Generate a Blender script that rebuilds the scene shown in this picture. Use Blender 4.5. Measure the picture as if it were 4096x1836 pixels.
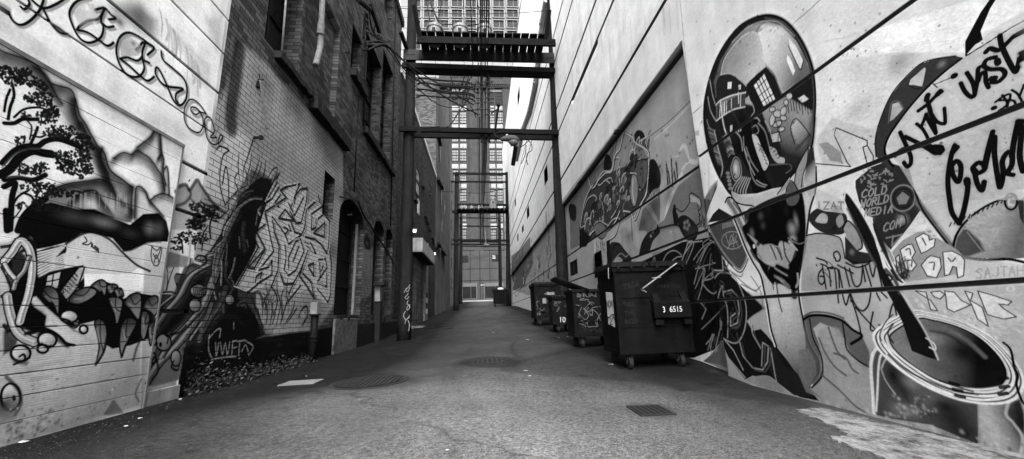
import bpy, bmesh, math, random
import numpy as np
from mathutils import Vector, Matrix
random.seed(7); rng = np.random.default_rng(7)
for o in list(bpy.data.objects): bpy.data.objects.remove(o)
C = bpy.context.scene.collection
scene = bpy.context.scene
# ------------------------------------------------------------------ camera
PW, PH = 4096.0, 1836.0
CX, CY = 2048.0, 918.0
V1 = np.array([1812., -6408.]); V2 = np.array([1925., 1262.])
_c = np.array([CX, CY])
F = math.sqrt(-np.dot(V1-_c, V2-_c))
_up = np.array([V1[0]-CX, -(V1[1]-CY), F]); _up /= np.linalg.norm(_up)
_fw = np.array([V2[0]-CX, -(V2[1]-CY), F]); _fw /= np.linalg.norm(_fw)
_rt = np.cross(_up, _fw)
if _rt[0] < 0: _rt = -_rt
R = np.array([_rt, _fw, _up])
CAMZ = 1.0
cam = bpy.data.cameras.new('camera'); cam.sensor_width = 36; cam.lens = F/PW*36
cam.clip_end = 3000; cam.clip_start = .05
co = bpy.data.objects.new('camera', cam); C.objects.link(co)
M4 = Matrix([[R[0,0], R[0,1], -R[0,2], 0], [R[1,0], R[1,1], -R[1,2], 0], [R[2,0], R[2,1], -R[2,2], CAMZ], [0,0,0,1]])
co.matrix_world = M4
scene.camera = co
# ------------------------------------------------------------------ world, sun, exposure
SUN_EL, SUN_AZ = 50, 178      # azimuth from +Y (down the alley): high behind the camera
w = bpy.data.worlds.new('World'); scene.world = w; w.use_nodes = True
nt = w.node_tree; nt.nodes.clear()
sky = nt.nodes.new('ShaderNodeTexSky'); sky.sky_type = 'NISHITA'; sky.sun_disc = False
sky.sun_elevation = math.radians(SUN_EL); sky.sun_rotation = math.radians(SUN_AZ)
sky.air_density = 1.5; sky.dust_density = 6; sky.ozone_density = 1
bw = nt.nodes.new('ShaderNodeRGBToBW'); bg = nt.nodes.new('ShaderNodeBackground'); ow = nt.nodes.new('ShaderNodeOutputWorld')
nt.links.new(sky.outputs[0], bw.inputs[0]); nt.links.new(bw.outputs[0], bg.inputs[0]); bg.inputs[1].default_value = 0.15
nt.links.new(bg.outputs[0], ow.inputs[0])
sl = bpy.data.lights.new('sun', 'SUN'); sl.energy = .6; sl.angle = math.radians(24); sl.color = (1, 1, 1)
so = bpy.data.objects.new('sun', sl); C.objects.link(so)
_e, _a = math.radians(SUN_EL), math.radians(SUN_AZ)
_d = Vector((math.sin(_a)*math.cos(_e), math.cos(_a)*math.cos(_e), math.sin(_e)))
so.rotation_euler = _d.to_track_quat('Z', 'Y').to_euler()
vs = scene.view_settings; vs.view_transform = 'Standard'; vs.look = 'None'; vs.gamma = 1; vs.use_curve_mapping = False
vs.exposure = 2.75
scene.render.engine = 'CYCLES'
# ------------------------------------------------------------------ projecting helpers: a photo point to a point of the place
XL, XR = -4.2, 3.5
def ray(x, y): return R @ np.array([x-CX, -(y-CY), F])
def onX(x, y, X): d = ray(x, y); return d*(X/d[0]) + np.array([0, 0, CAMZ])
def onY(x, y, Y): d = ray(x, y); return d*(Y/d[1]) + np.array([0, 0, CAMZ])
def onZ(x, y, Z): d = ray(x, y); return d*((Z-CAMZ)/d[2]) + np.array([0, 0, CAMZ])
def ground_z(X, Y):
    l = np.interp(Y, [-60, 6.5, 14.6, 20.8, 24.8, 33, 55, 66, 90, 120], [0, .02, .08, .27, .5, .93, 2.1, 2.95, 4.1, 4.4])
    r = np.interp(Y, [-60, 5.2, 6.6, 28, 41.5, 50, 66, 90, 120], [0, 0, .14, 1.17, 1.85, 2.08, 3.05, 4.1, 4.4])
    t = np.clip((X-XL)/(XR-XL), 0, 1); t = t*t*(3-2*t)
    return l*(1-t)+r*t
def onG(x, y, it=12):
    z = 0.0
    for _ in range(it):
        p = onZ(x, y, z); z = .5*z+.5*float(ground_z(p[0], p[1]))
    return onZ(x, y, z)
# ------------------------------------------------------------------ object helpers
def tag(o, label=None, cat=None, group=None, kind=None):
    if label: o['label'] = label
    if cat: o['category'] = cat
    if group: o['group'] = group
    if kind: o['kind'] = kind
    return o
def empty(name, loc=(0,0,0), rz=0, **k):
    o = bpy.data.objects.new(name, None); C.objects.link(o); o.location = loc; o.rotation_euler = (0,0,rz)
    o.empty_display_size = .2
    return tag(o, **k)
def copy_tree(o, parent=None):
    c = o.copy(); C.objects.link(c)
    if parent: c.parent = parent
    for ch in list(o.children): copy_tree(ch, c)
    return c
class MB:
    def __init__(s): s.v = []; s.f = []
    def add(s, vs, fs):
        b = len(s.v); s.v += [tuple(map(float, v)) for v in vs]; s.f += [tuple(b+i for i in f) for f in fs]; return s
    def box(s, x0, y0, z0, x1, y1, z1):
        return s.add([(x0,y0,z0),(x1,y0,z0),(x1,y1,z0),(x0,y1,z0),(x0,y0,z1),(x1,y0,z1),(x1,y1,z1),(x0,y1,z1)],
            [(0,3,2,1),(4,5,6,7),(0,1,5,4),(1,2,6,5),(2,3,7,6),(3,0,4,7)])
    def hexa(s, b, t):      # bottom quad, top quad
        return s.add(list(b)+list(t), [(0,3,2,1),(4,5,6,7),(0,1,5,4),(1,2,6,5),(2,3,7,6),(3,0,4,7)])
    def bar(s, a, b, w, h, upv=(0,0,1)):
        a, b = Vector(a), Vector(b); d = (b-a).normalized(); u = Vector(upv)
        if abs(d.dot(u)) > .95: u = Vector((0,1,0))
        r = d.cross(u).normalized(); u = r.cross(d).normalized()
        q = lambda p: [p-r*w/2-u*h/2, p+r*w/2-u*h/2, p+r*w/2+u*h/2, p-r*w/2+u*h/2]
        return s.hexa(q(a), q(b))
    def tube(s, pts, r, n=8, cap=True):
        pts = [Vector(p) for p in pts]; m = len(pts); rs = r if hasattr(r, '__len__') else [r]*m; vs = []; fs = []
        for i, p in enumerate(pts):
            d = (pts[min(i+1, m-1)]-pts[max(i-1, 0)]).normalized()
            u = Vector((0,0,1)) if abs(d.z) < .9 else Vector((0,1,0))
            a = d.cross(u).normalized(); b = d.cross(a).normalized()
            for k in range(n):
                t = 2*math.pi*k/n; vs.append(p+(a*math.cos(t)+b*math.sin(t))*rs[i])
        for i in range(m-1):
            for k in range(n):
                fs.append((i*n+k, i*n+(k+1)%n, (i+1)*n+(k+1)%n, (i+1)*n+k))
        if cap: fs.append(tuple(range(n))[::-1]); fs.append(tuple((m-1)*n+k for k in range(n)))
        return s.add(vs, fs)
    def disc(s, c, r, h, n=24, axis='z', r2=None):
        r2 = r if r2 is None else r2; c = Vector(c); ax = {'z': Vector((0,0,h)), 'x': Vector((h,0,0)), 'y': Vector((0,h,0))}[axis]
        return s.tube([c, c+ax], [r, r2], n)
    def build(s, name, mat, parent=None, bevel=0, smooth=False, **k):
        me = bpy.data.meshes.new(name); me.from_pydata(s.v, [], s.f); me.update()
        if mat: me.materials.append(mat)
        o = bpy.data.objects.new(name, me); C.objects.link(o)
        if smooth:
            me.polygons.foreach_set('use_smooth', [len(p.vertices) == 4 for p in me.polygons])
        if bevel:
            m = o.modifiers.new('bevel', 'BEVEL'); m.width = bevel; m.segments = 1; m.limit_method = 'ANGLE'
        if parent is not None: o.parent = parent
        return tag(o, **k)
# ------------------------------------------------------------------ materials
def mat(name, base=.3, rough=.85, metal=0.0, noise=.25, scale=6.0, bump=.0, bscale=40.0, spec=.3, fine=0.0, streak=0.0, emit=0):
    if spec == .3: spec = .06
    m = bpy.data.materials.new(name); m.use_nodes = True; nt = m.node_tree; N = nt.nodes; L = nt.links
    b = N['Principled BSDF']; b.inputs['Roughness'].default_value = rough; b.inputs['Metallic'].default_value = metal
    b.inputs['Specular IOR Level'].default_value = spec
    tc = N.new('ShaderNodeTexCoord'); n1 = N.new('ShaderNodeTexNoise'); n1.inputs['Scale'].default_value = scale; n1.inputs['Detail'].default_value = 8; n1.inputs['Roughness'].default_value = .65
    L.new(tc.outputs['Object'], n1.inputs['Vector'])
    mr = N.new('ShaderNodeMapRange'); mr.inputs[1].default_value = .25; mr.inputs[2].default_value = .75
    mr.inputs[3].default_value = base*(1-noise); mr.inputs[4].default_value = base*(1+noise); L.new(n1.outputs[0], mr.inputs[0])
    out = mr.outputs[0]
    def mul(a, fac_node_out, lo, hi, f0=.3, f1=.7):
        r = N.new('ShaderNodeMapRange'); r.inputs[1].default_value = f0; r.inputs[2].default_value = f1; r.inputs[3].default_value = lo; r.inputs[4].default_value = hi
        L.new(fac_node_out, r.inputs[0]); q = N.new('ShaderNodeMath'); q.operation = 'MULTIPLY'; L.new(a, q.inputs[0]); L.new(r.outputs[0], q.inputs[1]); return q.outputs[0]
    if streak:
        mp = N.new('ShaderNodeMapping'); mp.inputs['Scale'].default_value = (5, 5, .25); L.new(tc.outputs['Object'], mp.inputs[0])
        n2 = N.new('ShaderNodeTexNoise'); n2.inputs['Scale'].default_value = 1.2; n2.inputs['Detail'].default_value = 7; L.new(mp.outputs[0], n2.inputs['Vector'])
        out = mul(out, n2.outputs[0], 1-streak, 1+streak)
    if fine:
        n3 = N.new('ShaderNodeTexNoise'); n3.inputs['Scale'].default_value = scale*18; n3.inputs['Detail'].default_value = 4; L.new(tc.outputs['Object'], n3.inputs['Vector'])
        out = mul(out, n3.outputs[0], 1-fine, 1+fine)
    L.new(out, b.inputs['Base Color'])
    if bump:
        nb = N.new('ShaderNodeTexNoise'); nb.inputs['Scale'].default_value = bscale; nb.inputs['Detail'].default_value = 6; L.new(tc.outputs['Object'], nb.inputs['Vector'])
        bp = N.new('ShaderNodeBump'); bp.inputs['Strength'].default_value = bump; bp.inputs['Distance'].default_value = .02; L.new(nb.outputs[0], bp.inputs['Height']); L.new(bp.outputs[0], b.inputs['Normal'])
    if emit:
        b.inputs['Emission Color'].default_value = (1,1,1,1); b.inputs['Emission Strength'].default_value = emit
    return m

def wall_mat(name, kind, base, rough=.9, bvar=.3, brick=(.29,.096), plane='x', use_paint=True, base2=None, pits=True, top_dark=0.0):
    """concrete / brick / plank wall; paint value and cover come from the mesh attributes pv, pa"""
    m = bpy.data.materials.new(name); m.use_nodes = True; nt = m.node_tree; N = nt.nodes; L = nt.links
    b = N['Principled BSDF']; b.inputs['Roughness'].default_value = rough; b.inputs['Specular IOR Level'].default_value = .06
    tc = N.new('ShaderNodeTexCoord'); sx = N.new('ShaderNodeSeparateXYZ'); L.new(tc.outputs['Object'], sx.inputs[0])
    cx = N.new('ShaderNodeCombineXYZ'); L.new(sx.outputs[1 if plane == 'x' else 0], cx.inputs[0]); L.new(sx.outputs[2], cx.inputs[1])
    P = cx.outputs[0]
    def M(op, a, c, clamp=False):
        q = N.new('ShaderNodeMath'); q.operation = op; q.use_clamp = clamp
        for i, v in enumerate((a, c)):
            if isinstance(v, (int, float)): q.inputs[i].default_value = v
            elif v is not None: L.new(v, q.inputs[i])
        return q.outputs[0]
    def noise(scale, detail=6, rough=.6, vec=P, sc=None):
        if sc:
            mp = N.new('ShaderNodeMapping'); mp.inputs['Scale'].default_value = sc; L.new(vec, mp.inputs[0]); vec = mp.outputs[0]
        n = N.new('ShaderNodeTexNoise'); n.inputs['Scale'].default_value = scale; n.inputs['Detail'].default_value = detail; n.inputs['Roughness'].default_value = rough
        L.new(vec, n.inputs['Vector']); return n.outputs[0]
    def rng_(v, a, c, lo, hi):
        r = N.new('ShaderNodeMapRange'); r.inputs[1].default_value = a; r.inputs[2].default_value = c; r.inputs[3].default_value = lo; r.inputs[4].default_value = hi
        L.new(v, r.inputs[0]); return r.outputs[0]
    cloud = rng_(noise(.55, 8, .62), .3, .7, 1-bvar, 1+bvar)
    streak = rng_(noise(1.0, 8, .65, sc=(2.2, .16, 1)), .32, .7, 1-bvar*.9, 1+bvar*.5)
    grain = rng_(noise(45, 5, .7), .25, .75, .86, 1.14)
    tone = M('MULTIPLY', M('MULTIPLY', cloud, streak), grain)
    if kind == 'brick':
        br = N.new('ShaderNodeTexBrick'); L.new(P, br.inputs['Vector']); br.inputs['Scale'].default_value = 1
        br.inputs['Brick Width'].default_value = brick[0]; br.inputs['Row Height'].default_value = brick[1]
        br.inputs['Mortar Size'].default_value = .008; br.inputs['Mortar Smooth'].default_value = .4; br.inputs['Bias'].default_value = -.15
        br.inputs['Color1'].default_value = (base*.5,)*3+(1,); br.inputs['Color2'].default_value = (base*1.75,)*3+(1,)
        mo = base*.5 if base2 is None else base2
        br.inputs['Mortar'].default_value = (mo,)*3+(1,)
        col = M('MULTIPLY', br.outputs['Color'], tone); fac = br.outputs['Fac']
        hgt = M('SUBTRACT', M('MULTIPLY', noise(30, 5), .55), M('MULTIPLY', fac, 1.2)); bd = .012; bs = .8
    elif kind == 'plank':
        wv = N.new('ShaderNodeTexWave'); wv.wave_type = 'BANDS'; wv.bands_direction = 'Y'; wv.inputs['Scale'].default_value = 16; wv.inputs['Distortion'].default_value = 9
        wv.inputs['Detail'].default_value = 3; wv.inputs['Detail Scale'].default_value = .5
        mp = N.new('ShaderNodeMapping'); mp.inputs['Scale'].default_value = (.16, 1, 1); L.new(P, mp.inputs[0]); L.new(mp.outputs[0], wv.inputs['Vector'])
        g = rng_(wv.outputs[1], 0, 1, .94, 1.04)
        col = M('MULTIPLY', M('MULTIPLY', tone, base), g); hgt = M('ADD', M('MULTIPLY', wv.outputs[1], .6), M('MULTIPLY', noise(60, 4, sc=(.1, 1, 1)), .5)); bd = .003; bs = .5; fac = None
        pg = g
    else:
        col = M('MULTIPLY', tone, base); hgt = M('ADD', M('MULTIPLY', noise(18, 8, .7), .9), M('MULTIPLY', noise(3, 4), .8)); bd = .012; bs = .55; fac = None
    if use_paint:
        av = N.new('ShaderNodeAttribute'); av.attribute_name = 'pv'; aa = N.new('ShaderNodeAttribute'); aa.attribute_name = 'pa'
        pw = M('MULTIPLY', M('MULTIPLY', rng_(noise(2.2, 8, .7), .3, .7, .78, 1.14), rng_(noise(1.0, 8, .65, sc=(2.6, .22, 1)), .32, .7, .84, 1.1)), rng_(noise(28, 6, .8), .28, .72, .74, 1.22))
        pv = M('MULTIPLY', av.outputs['Fac'], pw)
        if kind == 'plank': pv = M('MULTIPLY', pv, pg)
        if fac is not None: pv = M('MULTIPLY', pv, rng_(fac, 0, 1, 1.0, .22))
        # worn cover: paint thins where the surface is rough
        mx = N.new('ShaderNodeMix'); mx.data_type = 'FLOAT'; L.new(aa.outputs['Fac'], mx.inputs[0]); L.new(col, mx.inputs[2]); L.new(pv, mx.inputs[3]); col = mx.outputs[0]
    if pits:
        vo = N.new('ShaderNodeTexVoronoi'); vo.inputs['Scale'].default_value = 5.5; vo.inputs['Randomness'].default_value = 1; L.new(P, vo.inputs['Vector'])
        sel = rng_(noise(2.3, 2), .52, .6, 0, 1)
        pit = M('MULTIPLY', rng_(vo.outputs['Distance'], .03, .09, 1, 0), sel)
        col = M('MULTIPLY', col, M('SUBTRACT', 1, M('MULTIPLY', pit, .75))); hgt = M('SUBTRACT', hgt, M('MULTIPLY', pit, .8))
    L.new(M('MINIMUM', col, .9), b.inputs['Base Color'])
    bp = N.new('ShaderNodeBump'); bp.inputs['Strength'].default_value = bs; bp.inputs['Distance'].default_value = bd; L.new(hgt, bp.inputs['Height']); L.new(bp.outputs[0], b.inputs['Normal'])
    return m
# ------------------------------------------------------------------ wall painting: strokes kept in wall metres, laid on the wall's own vertices
class Mural:
    def __init__(s, X): s.X = X; s.ops = []; s.o = (0., 0.); s.k = 1.
    def view(s, ox, oy, k): s.o = (ox, oy); s.k = k
    def P(s, pts):
        out = []
        for x, y in pts:
            p = onX(x/s.k+s.o[0], y/s.k+s.o[1], s.X); out.append((p[1], p[2]))
        return np.array(out)
    @staticmethod
    def cr(P, closed, n=6):
        P = np.asarray(P, float); m = len(P)
        if m < 3: return P
        out = []; rngi = range(m if closed else m-1)
        for i in rngi:
            if closed: a, b, c, d = P[(i-1) % m], P[i], P[(i+1) % m], P[(i+2) % m]
            else: a, b, c, d = P[max(i-1, 0)], P[i], P[i+1], P[min(i+2, m-1)]
            for j in range(n):
                t = j/n; out.append(.5*((2*b)+(c-a)*t+(2*a-5*b+4*c-d)*t*t+(3*b-3*c+d-a)*t**3))
        if not closed: out.append(P[-1])
        return np.array(out)
    KM = .86
    @classmethod
    def lin(c, v): return c.KM*(max(v, 0)/255)**2.7
    FONT = dict(A=[[(0,0),(.5,1),(1,0)],[(.2,.4),(.8,.4)]], B=[[(0,0),(0,1),(.8,.85),(.7,.55),(0,.5)],[(.6,.52),(1,.3),(.8,0),(0,0)]], C=[[(1,.85),(.5,1),(0,.6),(.1,.15),(.6,0),(1,.15)]],
        D=[[(0,0),(0,1),(.7,.9),(1,.5),(.7,.1),(0,0)]], E=[[(1,1),(0,1),(0,0),(1,0)],[(0,.5),(.8,.5)]], H=[[(0,0),(0,1)],[(1,0),(1,1)],[(0,.5),(1,.5)]], I=[[(.5,0),(.5,1)]], K=[[(0,0),(0,1)],[(1,1),(0,.45),(1,0)]],
        L=[[(0,1),(0,0),(1,0)]], M=[[(0,0),(.1,1),(.5,.4),(.9,1),(1,0)]], N=[[(0,0),(0,1),(1,0),(1,1)]], O=[[(.5,1),(0,.6),(.1,.1),(.6,0),(1,.4),(.9,.85),(.5,1)]], R=[[(0,0),(0,1),(.8,.9),(.8,.6),(0,.5)],[(.4,.5),(1,0)]],
        S=[[(1,.85),(.5,1),(0,.75),(.9,.35),(.6,0),(0,.1)]], T=[[(0,1),(1,1)],[(.5,1),(.5,0)]], U=[[(0,1),(.1,.1),(.5,0),(.9,.1),(1,1)]], W=[[(0,1),(.2,0),(.5,.6),(.8,0),(1,1)]], Y=[[(0,1),(.5,.5),(1,1)],[(.5,.5),(.4,0)]],
        J=[[(.9,1),(.9,.2),(.5,0),(0,.2)]], Z=[[(0,1),(1,1),(0,0),(1,0)]], X=[[(0,0),(1,1)],[(0,1),(1,0)]], P=[[(0,0),(0,1),(.9,.85),(.8,.5),(0,.45)]], Q=[[(.5,1),(0,.5),(.5,0),(1,.5),(.5,1)],[(.6,.3),(1,0)]], G=[[(1,.85),(.4,1),(0,.5),(.4,0),(1,.2),(1,.5),(.6,.5)]], F=[[(0,0),(0,1),(1,1)],[(0,.5),(.7,.5)]], V=[[(0,1),(.5,0),(1,1)]])
    def text(s, t, x0, y0, x1, y1, h, w, v, a=1, skew=0, soft=.8, lean=0):
        """painted capitals: baseline from (x0,y0) to (x1,y1), height h"""
        n = len(t); d = np.array([x1-x0, y1-y0])/n
        for i, c in enumerate(t):
            for st in s.FONT.get(c, []):
                pts = [(x0+d[0]*(i+.12+.72*p[0])+lean*p[1], y0+d[1]*(i+.12+.72*p[0])-h*p[1]) for p in st]
                s.line(pts, w, v, a, soft, sm=False)
    def fill(s, pts, v, a=1., soft=1.0, sm=False, grad=None):
        """grad=((x,y,v),(x,y,v)) paints a blend between two sprayed tones"""
        pts = np.asarray(pts, float)
        if sm: pts = s.cr(pts, True)
        Q = s.P(pts); sw = max(soft/s.k, 2.0)*abs(Q[:, 0].mean())/F
        g = None
        if grad:
            A = s.P([grad[0][:2]])[0]; B = s.P([grad[1][:2]])[0]; g = (A, B, s.lin(grad[0][2]), s.lin(grad[1][2]))
        s.ops.append(('f', Q, s.lin(v), a, max(sw, .0015), g))
    def line(s, pts, w, v=22, a=1., soft=.8, sm=True, closed=False, taper=0, halo=True):
        pts = np.asarray(pts, float)
        if sm: pts = s.cr(pts, closed)
        elif closed: pts = np.vstack([pts, pts[:1]])
        if sm and closed: pts = np.vstack([pts, pts[:1]])
        Q = s.P(pts); sc = np.abs(Q[:, 0])/F/s.k
        w = w*1.22; W = np.maximum(w, 5.2*s.k)*sc/2; soft = max(soft, 2.0*s.k)
        if taper:
            t = np.linspace(0, 1, len(Q)); W = W*(1-taper*np.abs(2*t-1)**2)
        if soft < 3.2 and w >= 5 and halo: s.ops.append(('l', Q, s.lin(v), a*.22, max(float((w*1.3*sc).mean()), .001), W*1.25))
        s.ops.append(('l', Q, s.lin(v), a, max(float((soft*sc).mean()), .001), W))
    def ridge(s, pts, dx, dy, w=18, v=28, n=6, a=.8):
        for k in range(n-1, -1, -1): s.line([(x+dx*k/n, y+dy*k/n) for x, y in pts], w*(1+.5*k/n), v, a*(1-k/n)**1.2, w*1.3, halo=False)
        s.line(pts, max(3, w*.3), max(12, v-10), .9, w*.25, halo=False)
    def limb(s, pts, w, v, edge=6, shade=True):
        s.line(pts, w+2*edge, 14, 1, 2, halo=False); s.line(pts, w, v, 1, 2.5, halo=False)
        if shade: s.line([(x+w*.22, y+w*.12) for x, y in pts], w*.35, v*.45, .6, w*.3, halo=False); s.line([(x-w*.18, y-w*.1) for x, y in pts], w*.25, min(250, v*1.35), .7, w*.2, halo=False)
    def blob(s, x, y, r, v, a=.6, ry=None):
        ry = r if ry is None else ry
        Q = s.P([(x, y), (x+r, y), (x, y+ry)])
        s.ops.append(('b', Q[0], s.lin(v), a, abs(Q[1, 0]-Q[0, 0]), abs(Q[2, 1]-Q[0, 1])))
    def ell(s, cx, cy, rx, ry, rot=0, n=28, a0=0, a1=360):
        t = np.radians(np.linspace(a0, a1, n, endpoint=(a1-a0) < 360)); c, q = math.cos(math.radians(rot)), math.sin(math.radians(rot))
        x, y = rx*np.cos(t), ry*np.sin(t)
        return np.stack([cx+x*c-y*q, cy+x*q+y*c], 1)
    def apply(s, ys, zs, pv, pa):
        """ys ascending, zs ascending; pv, pa arrays [len(zs), len(ys)]"""
        for op in s.ops:
            k, Q, v, a = op[:4]
            if k == 'b':
                ry, rz = op[4], op[5]; y0, y1, z0, z1 = Q[0]-2.2*ry, Q[0]+2.2*ry, Q[1]-2.2*rz, Q[1]+2.2*rz
            else:
                pad = op[4]*1.5+(float(np.max(op[5])) if k == 'l' else 0)
                y0, z0 = Q.min(0)-pad; y1, z1 = Q.max(0)+pad
            i0, i1 = np.searchsorted(ys, [y0, y1]); j0, j1 = np.searchsorted(zs, [z0, z1])
            if i1 <= i0 or j1 <= j0: continue
            if k == 'l':     # long strokes: handle piecewise for speed
                cov = np.zeros((j1-j0, i1-i0), np.float32)
                for n in range(len(Q)-1):
                    p, q = Q[n], Q[n+1]; wm = max(op[5][n], op[5][n+1])+op[4]*1.5
                    a0, a1 = np.searchsorted(ys, [min(p[0], q[0])-wm, max(p[0], q[0])+wm]); b0, b1 = np.searchsorted(zs, [min(p[1], q[1])-wm, max(p[1], q[1])+wm])
                    if a1 <= a0 or b1 <= b0: continue
                    U = ys[a0:a1][None, :]; W = zs[b0:b1][:, None]; d = q-p; L2 = d@d+1e-12
                    t = np.clip(((U-p[0])*d[0]+(W-p[1])*d[1])/L2, 0, 1)
                    D = np.hypot(U-p[0]-t*d[0], W-p[1]-t*d[1]); hw = op[5][n]*(1-t)+op[5][n+1]*t
                    c = np.clip((hw-D)/op[4]+.5, 0, 1)
                    S = cov[b0-j0:b1-j0, a0-i0:a1-i0]; np.maximum(S, c, out=S)
                val = v
            else:
                U = ys[i0:i1][None, :]; W = zs[j0:j1][:, None]
                if k == 'b':
                    cov = np.exp(-(((U-Q[0])/ry)**2+((W-Q[1])/rz)**2)*1.3); cov = np.clip((cov-.02)/.98, 0, 1); val = v
                else:
                    ins = np.zeros((j1-j0, i1-i0), bool); D = np.full(ins.shape, 1e9)
                    m = len(Q)
                    for n in range(m):
                        p, q = Q[n], Q[(n+1) % m]
                        if p[1] != q[1]:
                            ca = ((p[1] > W) != (q[1] > W)); xi = (q[0]-p[0])*(W-p[1])/(q[1]-p[1])+p[0]
                            ins ^= ca & (U < xi)
                        d = q-p; t = np.clip(((U-p[0])*d[0]+(W-p[1])*d[1])/(d@d+1e-12), 0, 1)
                        np.minimum(D, (U-p[0]-t*d[0])**2+(W-p[1]-t*d[1])**2, out=D)
                    D = np.sqrt(D); sd = np.where(ins, D, -D); cov = np.clip(sd/op[4]+.5, 0, 1); val = v
                    if op[5] is not None:
                        A, B, va, vb = op[5]; d = B-A; t = np.clip(((U-A[0])*d[0]+(W-A[1])*d[1])/(d@d), 0, 1); val = va*(1-t)+vb*t
            cov = cov*a
            pvs = pv[j0:j1, i0:i1]; pas = pa[j0:j1, i0:i1]
            na = cov+pas*(1-cov)
            pvs[:] = np.where(na > 1e-4, (val*cov+pvs*pas*(1-cov))/np.maximum(na, 1e-4), pvs); pas[:] = na

def axis(segs, extra=()):
    out = []
    for a, b, st in segs: out += list(np.arange(a, b, st))
    out.append(segs[-1][1]); out += [e for e in extra]
    out = np.unique(np.round(np.array(out), 5)); keep = [out[0]]; ex = set(np.round(extra, 5)) if len(extra) else set()
    for v in out[1:]:
        if v-keep[-1] < .0012 and v not in ex: continue
        keep.append(v)
    return np.array(keep)
def grid_wall(name, X, ys, zs, material, parent=None, mural=None, hole=None, relief=None, joint=None, **k):
    """a wall in the plane x = X made of a fine grid; hole(Y,Z)->bool cuts openings; relief(Y,Z)->metres into the wall"""
    ny, nz = len(ys), len(zs); U, W = np.meshgrid(ys, zs)
    pv = np.zeros((nz, ny), np.float32)+.3; pa = np.zeros((nz, ny), np.float32)
    if mural: mural.apply(ys, zs, pv, pa)
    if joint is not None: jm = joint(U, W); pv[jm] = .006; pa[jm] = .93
    Xs = np.full(U.shape, X, float)
    if relief is not None: Xs = Xs+relief(U, W)*(-1 if X < 0 else 1)
    co = np.stack([Xs, U, W], -1).reshape(-1, 3)
    ii = np.arange(nz*ny).reshape(nz, ny)
    q = np.stack([ii[:-1, :-1], ii[:-1, 1:], ii[1:, 1:], ii[1:, :-1]], -1)
    if X < 0: q = q
    else: q = q[..., ::-1]
    if hole is not None:
        cu = (U[:-1, :-1]+U[1:, 1:])/2; cw = (W[:-1, :-1]+W[1:, 1:])/2; q = q[~hole(cu, cw)]
    q = q.reshape(-1, 4)
    me = bpy.data.meshes.new(name); me.vertices.add(len(co)); me.vertices.foreach_set('co', co.ravel().astype(np.float32))
    me.loops.add(q.size); me.loops.foreach_set('vertex_index', q.ravel().astype(np.int32)); me.polygons.add(len(q))
    me.polygons.foreach_set('loop_start', (np.arange(len(q))*4).astype(np.int32))
    me.update(calc_edges=True)
    for nm, arr in (('pv', pv), ('pa', pa)):
        at = me.attributes.new(nm, 'FLOAT', 'POINT'); at.data.foreach_set('value', arr.ravel())
    me.materials.append(material)
    o = bpy.data.objects.new(name, me); C.objects.link(o)
    if parent is not None: o.parent = parent
    return tag(o, **k)
# ------------------------------------------------------------------ materials used
M_ = dict(
 steel=mat('steel', .018, .6, 0, .3, 8, .2), dark=mat('dark_metal', .006, .6, 0, .4, 10, .15), black=mat('black', .012, .8),
 timber=mat('old_timber', .009, .9, 0, .5, 3, .6, 60, streak=.45, fine=.25), timber2=mat('beam_timber', .006, .9, 0, .45, 4, .5, 60, fine=.3),
 stone=mat('sill_stone', .015, .9, 0, .4, 6, .8, 30), plaster=mat('base_render', .009, .95, 0, .7, 5, 1.0, 25, fine=.4),
 glass=mat('window_glass', .008, .15, 0, .3, .5, 0, spec=.2), far_glass=mat('far_glass', .012, .5, 0, .6, .15, 0, spec=.05), white=mat('white_paint', .35, .7, 0, .2, 5), pale=mat('pale_paint', .14, .8, 0, .35, 3, .3, streak=.3),
 grey=mat('grey_paint', .16, .8, 0, .35, 3, .3, streak=.3), asph=None, rubber=mat('rubber', .015, .7), galv=mat('galvanised', .12, .6, 0, .35, 7, .2, fine=.2),
 rust=mat('rusty_lamp', .10, .7, .2, .5, 9, .3), porcelain=mat('porcelain', .015, .5, 0, .3, 9, spec=.2), lit=mat('lamp_lens', .5, .4, emit=1.2),
 bin=mat('bin_steel', .003, .55, 0, .6, 2.2, .35, 9, spec=.05, streak=.35, fine=.15), bin2=mat('bin_steel_worn', .004, .6, 0, .6, 3, .35, 9, spec=.05, streak=.4, fine=.2), lid=mat('lid_plastic', .004, .45, 0, .35, 3, .3, 8), mark=mat('stencil_paint', .4, .8, 0, .12, 12),
)
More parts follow.
